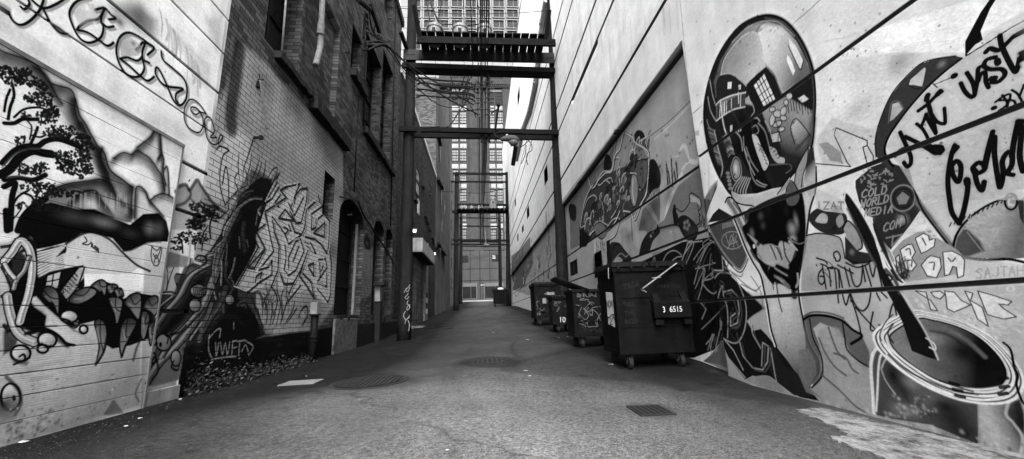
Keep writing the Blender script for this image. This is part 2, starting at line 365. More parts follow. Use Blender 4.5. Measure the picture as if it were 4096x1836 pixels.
def asphalt():
    m = bpy.data.materials.new('asphalt'); m.use_nodes = True; nt = m.node_tree; N = nt.nodes; L = nt.links; b = N['Principled BSDF']
    tc = N.new('ShaderNodeTexCoord'); P = tc.outputs['Object']
    def noise(s, d=6, r=.6, sc=None):
        v = P
        if sc: mp = N.new('ShaderNodeMapping'); mp.inputs['Scale'].default_value = sc; L.new(P, mp.inputs[0]); v = mp.outputs[0]
        n = N.new('ShaderNodeTexNoise'); n.inputs['Scale'].default_value = s; n.inputs['Detail'].default_value = d; n.inputs['Roughness'].default_value = r; L.new(v, n.inputs['Vector']); return n.outputs[0]
    def rg(v, a, c, lo, hi):
        r = N.new('ShaderNodeMapRange'); r.inputs[1].default_value = a; r.inputs[2].default_value = c; r.inputs[3].default_value = lo; r.inputs[4].default_value = hi; L.new(v, r.inputs[0]); return r.outputs[0]
    def mul(a, c):
        q = N.new('ShaderNodeMath'); q.operation = 'MULTIPLY'
        for i, v in enumerate((a, c)):
            if isinstance(v, (int, float)): q.inputs[i].default_value = v
            else: L.new(v, q.inputs[i])
        return q.outputs[0]
    col = mul(rg(noise(.45, 6, .55), .3, .7, .032, .05), rg(noise(.9, 8, .7, (1.2, .35, 1)), .3, .7, .7, 1.25))
    col = mul(col, rg(noise(20, 6, .95), .36, .64, .2, 2.0))
    col = mul(col, rg(noise(75, 3, .9), .35, .65, .25, 1.95))
    at = N.new('ShaderNodeAttribute'); at.attribute_name = 'tone'; col = mul(col, at.outputs['Fac'])
    vo = N.new('ShaderNodeTexVoronoi'); vo.feature = 'DISTANCE_TO_EDGE'; vo.inputs['Scale'].default_value = .38
    nn = N.new('ShaderNodeTexNoise'); nn.inputs['Scale'].default_value = 1.3; nn.inputs['Detail'].default_value = 6; L.new(P, nn.inputs['Vector'])
    vm = N.new('ShaderNodeMix'); vm.data_type = 'VECTOR'; vm.inputs[0].default_value = .45; L.new(P, vm.inputs[4]); L.new(nn.outputs['Color'], vm.inputs[5]); L.new(vm.outputs[1], vo.inputs['Vector'])
    cr = rg(vo.outputs['Distance'], 0, .007, .5, 1); crm = rg(noise(.5, 3), .42, .5, 0, 1)
    mx = N.new('ShaderNodeMix'); mx.data_type = 'FLOAT'; L.new(crm, mx.inputs[0]); mx.inputs[2].default_value = 1; L.new(cr, mx.inputs[3]); col = mul(col, mx.outputs[0])
    L.new(col, b.inputs['Base Color']); b.inputs['Specular IOR Level'].default_value = .07
    L.new(rg(noise(1.1, 5), .3, .7, .55, .9), b.inputs['Roughness'])
    bp = N.new('ShaderNodeBump'); bp.inputs['Strength'].default_value = .9; bp.inputs['Distance'].default_value = .008; L.new(noise(85, 4, .8), bp.inputs['Height']); L.new(bp.outputs[0], b.inputs['Normal'])
    return m
M_['asph'] = asphalt()
M_['brick'] = wall_mat('brick_dark', 'brick', .058, base2=.006, pits=False, bvar=.35)
M_['brick_y'] = wall_mat('brick_dark_facing', 'brick', .045, base2=.008, pits=False, bvar=.35, plane='y', use_paint=False)
M_['brick_f'] = wall_mat('brick_far', 'brick', .045, base2=.02, pits=False, bvar=.3, plane='y', use_paint=False)
M_['brick_g'] = wall_mat('brick_garage', 'brick', .03, base2=.01, pits=False, bvar=.35, use_paint=False)
M_['conc'] = wall_mat('concrete_right', 'conc', .7, bvar=.2)
M_['conc_l'] = wall_mat('concrete_left', 'conc', .55, bvar=.2)
M_['plank'] = wall_mat('plank_paint', 'plank', .62, bvar=.1, pits=False)
M_['ribs'] = wall_mat('stucco_far', 'conc', .04, bvar=.35, use_paint=False, pits=False)
M_['tower_stone'] = wall_mat('tower_stone', 'conc', .028, bvar=.2, use_paint=False, pits=False, plane='y')
M_['modern'] = wall_mat('modern_panel', 'conc', .032, bvar=.12, use_paint=False, pits=False, plane='y')

# ------------------------------------------------------------------ ground
gx = np.unique(np.concatenate([np.linspace(-150, -6, 10), np.linspace(-4.6, 4.0, 216), np.linspace(6, 150, 10)]))
gy = np.unique(np.concatenate([np.linspace(-60, 1.5, 12), np.arange(1.5, 12, .03), np.arange(12, 60, .5), np.linspace(60, 135, 26), np.linspace(160, 420, 6)]))
GX, GY = np.meshgrid(gx, gy); GZ = ground_z(GX, GY)
# worn tracks and damp edges of the lane with edge shade and a vignette painted in
tone = 1.32-1.2*np.exp(-((GX-XL)/2.5)**2)-.85*np.exp(-((GX-XR)/1.5)**2)*np.clip((GY-2.6)/2, .35, 1)-.72*np.clip((GY-5)/4, 0, 1)*(1-.35*np.clip((GY-14)/10, 0, 1))
for (px, py, rx, ry, dv) in [(2500,1500,1.3,.9,-.35),(1480,1528,1.0,.5,-.25),(1950,1450,.9,.5,-.35),(2600,1640,.5,.35,-.25),(2050,1780,1.4,.8,.18),(1700,1620,1.4,1.0,.12),(1250,1500,1.2,.8,-.25)]:
    p = onG(px, py); tone += dv*np.exp(-((GX-p[0])/rx)**2-((GY-p[1])/ry)**2)
def gpoly(pts, mulv, soft, sm=True):
    global tone
    if sm: pts = Mural.cr(pts, True, 6)
    Q = np.array([onG(x, y)[:2] for x, y in pts]); ins = np.zeros(GX.shape, bool); D = np.full(GX.shape, 1e9)
    for i in range(len(Q)):
        p, q = Q[i], Q[(i+1) % len(Q)]
        if p[1] != q[1]: ins ^= ((p[1] > GY) != (q[1] > GY)) & (GX < (q[0]-p[0])*(GY-p[1])/(q[1]-p[1])+p[0])
        d = q-p; t = np.clip(((GX-p[0])*d[0]+(GY-p[1])*d[1])/(d@d+1e-9), 0, 1); D = np.minimum(D, np.hypot(GX-p[0]-t*d[0], GY-p[1]-t*d[1]))
    c = np.clip(np.where(ins, D, -D)/soft+.5, 0, 1); tone = tone*(1+(mulv-1)*c)
def gline(pts, mulv, wd, soft=.01):
    global tone
    Q = np.array([onG(x, y)[:2] for x, y in Mural.cr(pts, False, 6)]); D = np.full(GX.shape, 1e9)
    for p, q in zip(Q[:-1], Q[1:]):
        d = q-p; t = np.clip(((GX-p[0])*d[0]+(GY-p[1])*d[1])/(d@d+1e-9), 0, 1); D = np.minimum(D, np.hypot(GX-p[0]-t*d[0], GY-p[1]-t*d[1]))
    tone = tone*(1+(mulv-1)*np.clip((wd-D)/soft+.5, 0, 1))
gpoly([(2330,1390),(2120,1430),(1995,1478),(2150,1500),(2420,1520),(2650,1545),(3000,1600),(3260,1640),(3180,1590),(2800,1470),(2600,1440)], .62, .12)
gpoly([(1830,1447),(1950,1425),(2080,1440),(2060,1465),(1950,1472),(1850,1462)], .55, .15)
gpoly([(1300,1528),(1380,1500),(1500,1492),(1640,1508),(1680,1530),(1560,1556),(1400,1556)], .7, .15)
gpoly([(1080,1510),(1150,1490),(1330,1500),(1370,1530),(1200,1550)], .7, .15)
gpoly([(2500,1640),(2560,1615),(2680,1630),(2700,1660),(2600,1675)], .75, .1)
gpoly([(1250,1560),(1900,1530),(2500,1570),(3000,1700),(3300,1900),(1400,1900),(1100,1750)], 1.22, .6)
for p_, m_, w_ in [([(2010,1476),(2140,1478),(2300,1462),(2460,1450)], .55, .012), ([(2080,1450),(2200,1420),(2330,1395)], .6, .02), ([(3010,1690),(3080,1715),(3130,1760),(3190,1800)], .4, .006), ([(2120,1440),(2060,1420),(2050,1380),(2080,1350)], .65, .03), ([(1420,1590),(1600,1570),(1720,1560)], .7, .015), ([(1620,1400),(1750,1392),(1880,1402)], 1.5, .01), ([(2250,1500),(2420,1490),(2600,1475)], 1.4, .01), ([(760,1700),(1000,1740),(1300,1850)], .7, .01), ([(1750,1600),(1990,1640),(2210,1720)], .75, .006), ([(150,1800),(450,1720),(620,1680)], 1.8, .01)]: gline(p_, m_, w_, .015)
_r = np.random.default_rng(5)
for _ in range(60):
    x, y = _r.uniform(500, 3200), _r.uniform(1480, 1830); p = onG(x, y); s_ = _r.uniform(.02, .09); tone += _r.choice([-.35, -.25, .2])*np.exp(-((GX-p[0])/s_)**2-((GY-p[1])/s_)**2)
tone = np.clip(tone, .12, 1.9)
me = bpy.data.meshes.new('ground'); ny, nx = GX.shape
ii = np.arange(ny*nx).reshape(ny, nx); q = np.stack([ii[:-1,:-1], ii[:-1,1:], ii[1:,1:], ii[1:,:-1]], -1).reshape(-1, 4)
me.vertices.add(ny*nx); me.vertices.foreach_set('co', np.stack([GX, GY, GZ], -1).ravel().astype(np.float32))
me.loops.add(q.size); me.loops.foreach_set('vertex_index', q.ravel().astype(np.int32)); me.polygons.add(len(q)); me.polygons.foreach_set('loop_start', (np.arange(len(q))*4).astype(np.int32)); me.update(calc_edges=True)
at = me.attributes.new('tone', 'FLOAT', 'POINT'); at.data.foreach_set('value', tone.ravel().astype(np.float32))
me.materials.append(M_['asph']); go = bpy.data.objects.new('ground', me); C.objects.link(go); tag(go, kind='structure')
me.polygons.foreach_set('use_smooth', [True]*len(me.polygons))

# ------------------------------------------------------------------ RIGHT: long concrete building with the mural
def Yx(x, X): return onX(x, 918, X)[1]
ys_r = axis([(-8, 2.0, 1.0)], extra=[Yx(x, XR) for x in np.arange(4300, 2230, -2.0)]+[Yx(x, XR) for x in np.arange(2230, 2030, -2.5)]+[55.0])
edgeY = onX(2726, 163, XR)[1]
G = []   # grooves: z, half height, depth, y0, y1
def gz(x, y, X=XR): return float(onX(x, y, X)[2])
zA1, zA2 = gz(3296, 263), gz(2500, 855)
zB1, zB2 = gz(3400, 688), gz(2600, 998)
zC = gz(3300, 1172); zT3 = gz(2600, 335); zT2 = gz(2560, 176); zT1 = gz(2380, 177); zT0 = gz(2340, 121); zT4 = gz(2260, 104); zT5 = gz(2236, 62)
G = [(zA1, .020, .035, -9, edgeY), (zA2, .024, .035, edgeY, 56), (zB1, .020, .035, -9, edgeY-.35), (zB2, .022, .035, edgeY-.35, 56), (zC, .018, .035, -9, 56),
     (zT2, .05, .05, -9, 56), (zT0, .05, .05, -9, 56), (zT1, .055, .05, -9, 56), (zT4, .055, .05, -9, 56), (zT5, .055, .05, -9, 56)]
ex = []
for z, h, d, a, b in G: ex += [z-h, z-h+.004, z+h-.004, z+h]
ex += [zT3-.11, zT3-.106, zT3, zT3+.004, 25.0, zT1-.01]
zs_r = axis([(-.6, 3.0, .0052), (3.0, 7, .011), (7, 14, .03), (14, 25, .12)], extra=ex)
PILY = [onX(2427, 70, XR)[1], onX(2289, 392, XR)[1], onX(2265, 82, XR)[1]]
def relief_r(U, W):
    r = np.zeros(U.shape)
    rec = (W < zT3) & (U > edgeY); r = np.where(rec, .13, r)
    r = np.where((W < zT3-.004) & (W > zT3-.11) & (U > edgeY), .42, r)  # slot cut extra deep under the ledge to make its shade line
    # deep slot shaped under the upper ledge to give a dark shade line
    for y0, y1, zt, zb, d in [(onX(2390,150,XR)[1], onX(2289,392,XR)[1], zT1, zT1-1.2, .0)]:
        k = (U > y0) & (U < y1) & (W < zt) & (W > zb); f = np.clip((W-zb)/(zt-zb), 0, 1); r = np.where(k, d*f, r); r = np.where((U > y0) & (U < y1) & (W < zt-.03) & (W > zt-.17), .4, r)
    for z, h, d, a, b in G:
        k = (np.abs(W-z) < h-.002) & (U > a) & (U < b); r = np.where(k, r+d, r)
    return r
def joint_shade_r(U, W):
    k = np.zeros(U.shape, bool)
    for z, h, d, a, b in G: k |= (np.abs(W-z) < h+.002) & (U > a) & (U < b)
    k |= (W < zT3-.002) & (W > zT3-.108) & (U > edgeY+.01)  # slot under the ledge painted dark to deepen its shade
    return k
mr = Mural(XR)
exec_paint_right = True
def paint_right(m):
    L, Fl, B = m.line, m.fill, m.blob
    def Ls(w, v, *ps, **k):
        for p in ps: L(p, w, v, **k)
    rr = random.Random(4)
    # ---- broad tones (photo coordinates)
    m.view(0, 0, 1)
    Fl([(2050,-300),(4300,-300),(4300,700),(2050,1400)], 215, .5, 10)
    Fl([(2729,165),(2470,505),(2212,850),(2212,1400),(2840,1400),(2835,900),(2790,600),(2745,330)], 160, .8, 6)
    Fl([(2835,640),(2835,1550),(4200,1980),(4200,1120),(3600,1146),(2840,1190)], 150, .75, 30, grad=((3400,1150,172),(3400,1650,118)))
    Fl([(3290,250),(3500,115),(3700,60),(3850,10),(4200,-90),(4200,-10),(3960,120),(3870,210),(3560,212),(3290,252)], 248, .95, 10)
    Fl([(3240,330),(3290,262),(3560,220),(3560,420),(3460,520),(3300,560),(3255,480)], 232, .8, 26)
    B(3600,250,90,150,.7,60); B(3420,440,80,165,.5,40); B(3330,200,60,235,.5,120); B(3230,60,120,225,.5,80)
    Fl([(3260,560),(3330,470),(3500,520),(3500,640),(3290,660)], 205, .8, 12)
    L([(2720,0),(2757,390)], 5, 120, .5, sm=False); L([(2790,610),(2836,960),(2851,1200)], 4, 110, .6, sm=False)
    L([(3290,-10),(3225,50),(3130,130),(3060,190),(2960,265),(2830,400),(2770,455)], 2.6, 70, .8, .8)
    Fl([(2100,-40),(2640,-40),(2440,330),(2250,700),(2160,900),(2050,1000)], 252, .6, 60)  # whiter paint puts the sky's brightness into the upper wall
    B(3250,1130,70,90,.5,60); B(3120,1290,40,100,.4,120); B(2880,1560,60,80,.4,60); B(3450,1450,60,110,.4,70)
    # ---- far stretch: small painted figures running down to the side street
    m.view(1560, 600, 1.65)
    Fl([(930,640),(1090,440),(1090,880),(900,960),(800,920),(800,760)], 175, .9, 4)
    Fl([(800,700),(880,640),(880,900),(800,930)], 90, .8, 6); Fl([(870,640),(925,570),(930,760),(880,880)], 110, .8, 6)
    for i in range(90):
        x = rr.uniform(805, 1085); top = 760-(x-800)*.95; bot = 975-(x-800)*.42; y0 = rr.uniform(top, bot); y1 = min(bot, y0+rr.uniform(30, 120)); w_ = rr.uniform(3, 9)*(.5+(x-800)/300)
        L([(x, y0), (x+rr.uniform(-5,5), (y0+y1)/2), (x+rr.uniform(-6,6), y1)], w_*1.6, rr.choice([35, 50, 70, 150, 200, 215, 30, 95]), .9, 2.5, taper=.4)
    for x, yt, yb, w, v in [(1030, 415, 640, 22, 34), (1032, 440, 560, 9, 200), (1045, 560, 690, 20, 205), (1040, 600, 650, 12, 40), (975, 535, 600, 9, 45), (928, 570, 640, 12, 45), (970, 660, 800, 14, 60), (1010, 640, 800, 16, 185), (855, 690, 760, 9, 60), (1075, 560, 700, 12, 190)]:
        L([(x, yt), (x+3, (yt+yb)/2), (x+1, yb)], w, v, .95, 2, taper=.5)
    for i in range(12): x = 1000+i*7; L([(x, 690+rr.uniform(-10,10)), (x, 800-rr.uniform(0,20))], 3, 205, .9, 1, halo=False)
    # ---- V4: recessed bay, lettering piece and cartoon hills
    m.view(2200, 300, 1.4438)
    Fl([(95,750),(160,620),(240,540),(310,470),(380,315),(460,350),(540,440),(560,640),(470,800),(300,905),(100,1010)], 125, .9, 3)
    Fl([(385,310),(455,360),(470,520),(380,640),(330,560),(340,440)], 165, .7, 5)
    for pts, v in [([(455,350),(475,318),(505,330),(520,380),(515,440),(470,400)], 42), ([(290,480),(305,455),(325,480),(330,530),(300,560),(285,540)], 45), ([(540,500),(570,490),(600,560),(600,640),(560,665),(530,700),(520,600)], 40), ([(540,580),(570,560),(598,600),(585,650),(545,655)], 30), ([(90,770),(100,745),(130,760),(128,840),(100,830)], 50)]: Fl(pts, v, 1, 1.5, sm=True)
    # letter piece
    Fl([(150,880),(180,740),(215,640),(260,600),(330,560),(420,520),(470,490),(540,480),(540,700),(500,760),(380,830),(300,900),(200,970)], 74, .95, 2)
    for pts in [[(200,590),(215,640),(240,650),(265,590),(290,560),(330,555),(345,490),(375,485),(372,520)], [(250,580),(262,640),(300,610),(330,600),(345,650)], [(345,490),(350,420),(365,350),(380,315),(420,330),(455,355),(455,400),(435,490)], [(440,480),(470,420),(510,430),(535,470),(540,450)], [(535,470),(540,560),(530,680),(500,740),(470,800),(455,840)], [(180,780),(200,720),(240,700),(260,760),(270,860)], [(300,610),(330,640),(340,700),(310,790)], [(375,600),(380,700),(360,780),(330,830)], [(420,570),(470,575),(475,610)], [(270,700),(290,800),(280,850)], [(205,940),(230,880),(260,850),(310,870)], [(490,540),(520,560),(515,640),(490,665),(485,600),(505,550)], [(310,960),(350,930),(370,870),(375,830),(340,840),(310,880)]]:
        L(pts, 8, 32, 1, 1); L([(x-4, y-4) for x, y in pts], 2.6, 205, .9, .8)
    for c in [(455,660,22,78),(453,690,14,60)]: L(m.ell(c[0], c[1], c[2], c[3], 4), 5, 215 if c[2] > 20 else 60, 1, 1, sm=False, closed=True)
    Fl(m.ell(453, 680, 14, 60, 4), 150, .8, 3); B(450, 640, 9, 215, .7, 26)
    for i in range(26):
        x = rr.uniform(185, 500); y = 900-(x-185)*.72-rr.uniform(0, 150); L([(x, y), (x+rr.uniform(-14,14), y+rr.uniform(15,45)), (x+rr.uniform(-18,18), y+rr.uniform(30,80))], rr.uniform(4, 12), rr.choice([45, 60, 150, 165, 30]), .85, 1.4)
    for i in range(60):
        x = rr.uniform(165, 535); y0 = 905-(x-165)*.74; y = y0-rr.uniform(0, 60+(x-165)*.75); w_ = rr.uniform(5, 16); h_ = rr.uniform(14, 46)
        p = [(x-w_, y+h_*.4), (x-w_*.3, y-h_*.6), (x+w_, y-h_*.9), (x+w_*.8, y+h_*.1), (x+w_*.1, y+h_)]
        Fl(p, rr.choice([40, 60, 95, 130, 160, 110]), .9, 1.5, sm=True); L(p[:4], 3.5, rr.choice([22, 22, 205]), .95, 1, halo=False)
    for pts in [[(205,600),(225,660),(262,610),(300,570),(335,560),(352,470),(378,430),(400,330)], [(410,340),(450,365),(470,400),(520,430),(542,470),(538,560),(528,680),(495,760),(462,842),(440,800),(400,790)], [(160,880),(178,760),(200,690),(228,640)], [(200,950),(240,900),(300,905),(350,860),(380,790)]]: L(pts, 7, 24, 1, 1); L([(x-5, y-5) for x, y in pts], 3, 220, .95, .8, halo=False)
    Fl([(470,500),(500,490),(530,500),(528,590),(505,660),(480,640),(470,580)], 105, .95, 2, sm=True); L([(470,500),(500,488),(530,500),(528,590),(505,662),(482,640)], 7, 24, 1, 1); L([(490,540),(505,550),(500,620)], 5, 24)
    Fl([(440,590),(455,575),(470,600),(474,680),(462,750),(448,750),(436,690)], 150, 1, 2, sm=True); L([(440,590),(455,573),(472,600),(476,680),(463,755),(446,752),(434,690)], 6, 24, 1, 1, closed=True); L([(448,600),(446,680),(455,740)], 4, 225, .9, 1, halo=False)
    # drips under the piece
    for i in range(12): x = 540+i*5; L([(x, 640+rr.uniform(-20,20)), (x, 690+rr.uniform(-20,30))], 3, 45, .9, 1)
    L([(440,830),(445,980)], 7, 60, 1); L([(450,830),(446,980)], 2, 160)
    # candles
    for x, y0, y1 in [(635,520,630),(662,490,640),(690,515,610),(645,560,620),(678,560,620)]:
        L([(x, y0),(x+8,y1)], 15, 40, 1, 1); L([(x-3, y0+6),(x+4,y1)], 4, 150, 1, 1); L([(x-2,y0-22),(x,y0)], 3, 60)
    # the broad white zig-zag ribbon
    Fl([(660,470),(700,465),(710,420),(728,392),(745,400),(755,425),(765,480),(800,490),(815,460),(835,385),(838,400),(835,470),(800,520),(745,505),(720,540),(730,590),(690,640),(640,800),(618,845),(640,740),(650,690),(690,650),(700,590),(745,520),(762,500),(750,470),(735,425),(715,435),(700,475)], 210, 1, 1.5)
    Fl([(835,325),(860,318),(862,350),(832,350)], 195)
    # lower half: hills, dog shape, paler ground
    Fl([(620,840),(700,640),(855,510),(890,720),(905,860),(760,900),(560,1050),(520,900)], 128, .9, 4)
    Fl([(500,780),(560,720),(600,700),(600,840),(540,900),(480,900)], 100, .8, 8); Fl([(520,760),(545,750),(600,860),(590,870)], 165, .7, 6)
    Fl([(380,900),(410,880),(440,960),(490,1020),(430,1060),(390,1000)], 165, 1, 2, sm=True)
    Fl([(485,1030),(500,970),(530,920),(580,905),(585,870),(600,880),(680,870),(720,890),(745,940),(700,970),(560,1030)], 160, 1, 1.5, sm=True)
    Fl([(485,1030),(500,970),(535,910),(575,890),(590,880),(600,910),(560,960),(540,1020),(500,1040)], 50, 1, 1.5, sm=True)
    L([(485,1035),(500,970),(535,915),(578,895),(587,868),(595,885),(680,866),(722,888),(745,945)], 8, 28, 1)
    for x, y in [(548,930),(560,905),(600,1000),(660,905)]: B(x, y, 5, 200, .8, 10)
    Fl([(700,830),(740,810),(790,850),(815,900),(790,960),(745,950),(710,890)], 45, 1, 1.5, sm=True)
    for k in range(5): a_ = k*1.256; B(748+14*math.cos(a_), 868+22*math.sin(a_), 8, 150, .9, 13)
    Fl([(668,790),(675,750),(685,748),(690,790),(700,810),(700,870),(678,870)], 36)
    L([(690,770),(720,790),(745,770),(765,730),(762,700),(778,682),(820,715),(830,760),(815,790),(830,820),(850,840)], 5, 30, 1); L([(765,735),(800,730),(815,790),(820,850),(800,870)], 5, 40)
    Fl([(768,690),(820,718),(828,760),(800,735),(770,735)], 190, .9)
    for i in range(34): x = rr.uniform(815, 895); y = rr.uniform(800, 890); L([(x, y), (x+rr.uniform(-8,8), y-rr.uniform(14,34))], 2.4, rr.choice([60, 180, 90]), .8)
    Fl([(860,780),(900,700),(970,600),(965,650),(920,760),(900,830),(880,840)], 45, .9, 2); Fl([(890,715),(930,640),(960,610),(930,720)], 150, .7, 4)
    Fl([(320,980),(370,970),(400,1010),(440,1060),(420,1110),(330,1110)], 60, 1, 2, sm=True); L([(322,1110),(335,1010),(368,975),(398,1010),(430,1050)], 8, 25); Fl([(340,1080),(365,1050),(390,1070),(400,1110),(335,1115)], 170, .9, 2, sm=True)
    B(560,770,50,40,.6,60); B(500,860,40,60,.5,50); B(650,700,40,70,.5,60); B(860,600,30,110,.4,80); B(780,900,60,90,.4,30); B(430,930,26,60,.5,40); B(600,560,26,80,.4,60)
    m.ridge([(485,1035),(500,970),(535,915),(578,895),(587,868),(595,885),(680,866),(722,888),(745,945)], 8, 26, 9, 40, 4, .5)
    # white tree trunks
    Fl([(232,960),(258,935),(290,925),(285,1010),(300,1110),(290,1160),(228,1160)], 200, 1, 2)
    for i in range(14): x = rr.uniform(236, 292); L([(x, 945+rr.uniform(0,30)), (x+rr.uniform(-5,5), 1050), (x+rr.uniform(-9,9), 1150)], rr.uniform(2,6), rr.choice([60, 120, 235, 40]), .7, 1.2)
    Fl([(300,960),(320,950),(325,1100),(305,1120)], 40); Fl([(150,880),(210,930),(190,990),(150,1000)], 36)
    Fl([(215,900),(235,870),(262,850),(290,872),(300,910),(275,945),(250,935),(235,900)], 130, 1, 1.5, sm=True); L([(215,905),(235,868),(262,850),(292,872),(302,912),(275,948),(240,925)], 5, 30)
    # ---- V6: dark letter piece with pale outlines
    m.view(2700, 700, 1.2833)
    Fl([(-420,560),(-250,470),(0,345),(150,318),(175,290),(215,330),(245,420),(290,520),(370,600),(470,686),(400,725),(370,752),(400,800),(440,790),(470,820),(520,880),(600,980),(700,1110),(740,1160),(640,1140),(520,1060),(400,1030),(360,1050),(280,950),(250,880),(200,850),(160,900),(60,940),(-200,940),(-420,800)], 34, 1, 2)
    Fl([(440,850),(520,900),(560,980),(620,1010),(690,1090),(700,1140),(610,1130),(520,1060),(460,960)], 48, 1, 3); Fl([(180,880),(240,860),(270,960),(280,1030),(110,960)], 150, 1, 2); Fl([(370,1050),(420,1032),(490,1035),(560,1110),(450,1090)], 150, 1, 2, sm=True)
    OUT = [[(60,560),(90,450),(125,370),(160,335),(200,345),(235,380),(245,470),(240,490),(175,480),(150,440),(175,400),(180,380)], [(150,480),(150,530),(100,550),(160,610),(210,520),(245,500),(300,520),(340,590),(365,680),(360,780),(330,850),(290,860),(210,810),(190,750),(215,650),(240,570),(250,620),(270,700),(270,835)],
        [(250,600),(290,590),(320,620),(330,700),(320,760),(285,775),(285,730),(310,710)], [(375,600),(465,685),(400,725),(370,752)], [(190,700),(195,770),(165,900)], [(85,480),(110,480),(100,570),(80,640),(120,690),(100,740)], [(120,870),(160,820),(140,880),(150,930)], [(250,840),(300,900),(350,1000)], [(330,850),(350,930),(400,990),(450,1000),(475,960),(480,880),(450,860),(445,980)], [(490,890),(520,1060)], [(0,440),(30,350),(50,340)], [(10,410),(50,345),(100,340)], [(-300,520),(-290,600)], [(270,935),(360,1040)],
        [(145,520),(165,470),(180,525),(150,525)], [(205,690),(240,760),(230,840)], [(385,760),(400,820),(440,890)]]
    for pts in OUT: L(pts, 5, 165, .95, 1.2, sm=len(pts) > 8)
    for pts in OUT[::2]: L([(x+13, y+12) for x, y in pts], 3, 95, .85, 1.2, sm=len(pts) > 8, halo=False)
    for i in range(26):
        x, y = rr.uniform(70, 360), rr.uniform(380, 840); L([(x, y), (x+rr.uniform(-20,20), y+rr.uniform(10,50)), (x+rr.uniform(-30,30), y+rr.uniform(30,80))], rr.uniform(4,10), rr.choice([12, 70, 90, 55]), .7, 3, halo=False)
    for pts in [[(60,640),(80,720),(60,800)], [(255,700),(255,820)], [(300,640),(310,690)], [(140,700),(160,760),(120,820)], [(150,370),(165,440)], [(190,345),(195,380),(185,405)]]: L(pts, 14, 14, .9, 2)
    for pts in [[(230,560),(245,590),(250,560),(235,545)], [(265,595),(300,640),(330,760),(310,790)]]: L(pts, 8, 85, .8, 3)
    m.view(2000, 900, 1.65)
    for pts in [[(700,265),(760,190),(800,210),(830,160)], [(840,250),(880,215),(900,265)], [(1030,250),(1060,190),(1110,170),(1155,205),(1120,215),(1080,250)], [(1180,180),(1195,110),(1230,130),(1180,260)], [(1230,230),(1270,170),(1310,130),(1380,90)], [(1300,160),(1290,120),(1350,80),(1400,75)], [(1250,250),(1300,160),(1330,130)], [(1330,290),(1340,200),(1380,130),(1410,110)], [(1385,60),(1420,80),(1480,200)], [(1290,370),(1330,330),(1380,290)], [(1240,290),(1330,262),(1420,250)], [(1320,830),(1350,720),(1340,810)], [(960,265),(980,215),(985,265)], [(1280,690),(1370,600),(1420,540)], [(1240,420),(1300,290),(1290,400)]]: L(pts, 6, 150, .9, 1.2)
    Fl([(1290,900),(1330,870),(1390,830),(1395,770),(1430,770),(1485,830),(1485,960),(1380,920)], 120, 1, 3)
    # ---- shield with emblem
    m.view(2700, 700, 1.2833)
    Fl([(170,262),(190,255),(300,213),(330,290),(370,390),(365,440),(330,485),(280,460),(230,400),(190,320)], 88, 1, 2)
    L([(170,262),(200,320),(250,400),(290,450),(332,484),(362,440),(370,395)], 10, 140, 1, 2); L([(172,290),(205,345),(255,425),(335,500),(380,420)], 6, 30, 1)
    Fl([(170,245),(195,200),(225,170),(285,205),(300,215),(230,235)], 50, 1, 2); L(m.ell(295, 335, 55, 45), 3, 150, .8, 1, sm=False, closed=True)
    for k in range(6): x = 245+k*12; L([(x,275-k*3),(x,255-k*3),(x+6,252-k*3),(x+6,270-k*3)], 3, 150, .8)
    for pts in [[(262,310),(275,350),(290,310),(305,350),(315,310)], [(270,380),(300,330),(330,375)], [(300,300),(302,370)], [(275,360),(320,340)]]: L(pts, 3, 150, .8, 1)
    # pale folds beside the arm
    for pts in [[(250,470),(330,520),(350,505)], [(290,500),(400,590),(440,570)], [(340,560),(420,600)], [(390,520),(440,600),(450,690)]]: L(pts, 6, 120, .8, 3)
    # ---- oval mirror
    m.view(2700, 0, 1.4438)
    oval = [(520,85),(620,108),(700,185),(760,290),(797,400),(812,540),(808,690),(790,850),(735,980),(650,1075),(540,1125),(430,1150),(330,1130),(265,1040),(218,940),(185,830),(166,700),(170,580),(198,450),(248,322),(318,210),(400,130)]
    for s_, a_ in ((1.10, .25), (1.055, .6)): Fl([(490+(x-490)*s_, 600+(y-600)*s_*.985) for x, y in oval], 242, a_, 34, sm=True)
    Fl(oval, 46, 1, 1.5, sm=True)
    Fl([(235,560),(225,470),(262,350),(330,240),(420,150),(530,125),(620,150),(700,240),(765,370),(780,440),(500,620)], 150, .95, 14, grad=((300,250,110),(560,260,195)))
    Fl([(265,428),(285,345),(340,262),(400,203),(462,186),(488,250),(510,320),(520,380),(470,430),(430,492),(400,482),(350,440),(300,420)], 178, 1, 3, sm=True, grad=((300,300,150),(480,360,205)))
    L([(265,428),(285,345),(340,262),(400,203),(462,186),(488,250),(508,320),(520,390)], 6, 215, .8, 3)
    Fl([(478,190),(540,150),(610,158),(670,205),(730,290),(775,400),(785,430),(625,530),(590,440),(545,390),(520,360),(500,270)], 190, 1, 8, grad=((550,330,225),(740,360,120)))
    L([(500,150),(560,165),(620,190)], 20, 230, .5, 14); L([(470,180),(500,140),(560,118),(640,140)], 12, 80, .6, 8)
    L([(330,245),(410,165),(500,125),(600,130),(690,210)], 7, 190, .6, 4)
    Fl([(655,215),(700,270),(740,350),(722,402),(662,270)], 235, 1, 1); Fl([(648,313),(672,350),(694,410),(682,436),(645,350)], 248, 1, 1)
    L([(655,265),(722,400),(740,350)], 4, 60, .9)
    # dark window block
    Fl([(405,495),(470,430),(525,385),(575,440),(620,545),(600,620),(520,690),(450,620)], 40, 1, 3); L([(525,385),(572,430),(600,500),(625,560)], 7, 120, .9, 2)
    Fl([(456,493),(515,428),(578,572),(512,612)], 235, 1, 1)
    for t in (.27, .52, .77): L([(456+59*t, 493-65*t), (512+66*t, 612-40*t)], 4.5, 25, 1, .8, sm=False)
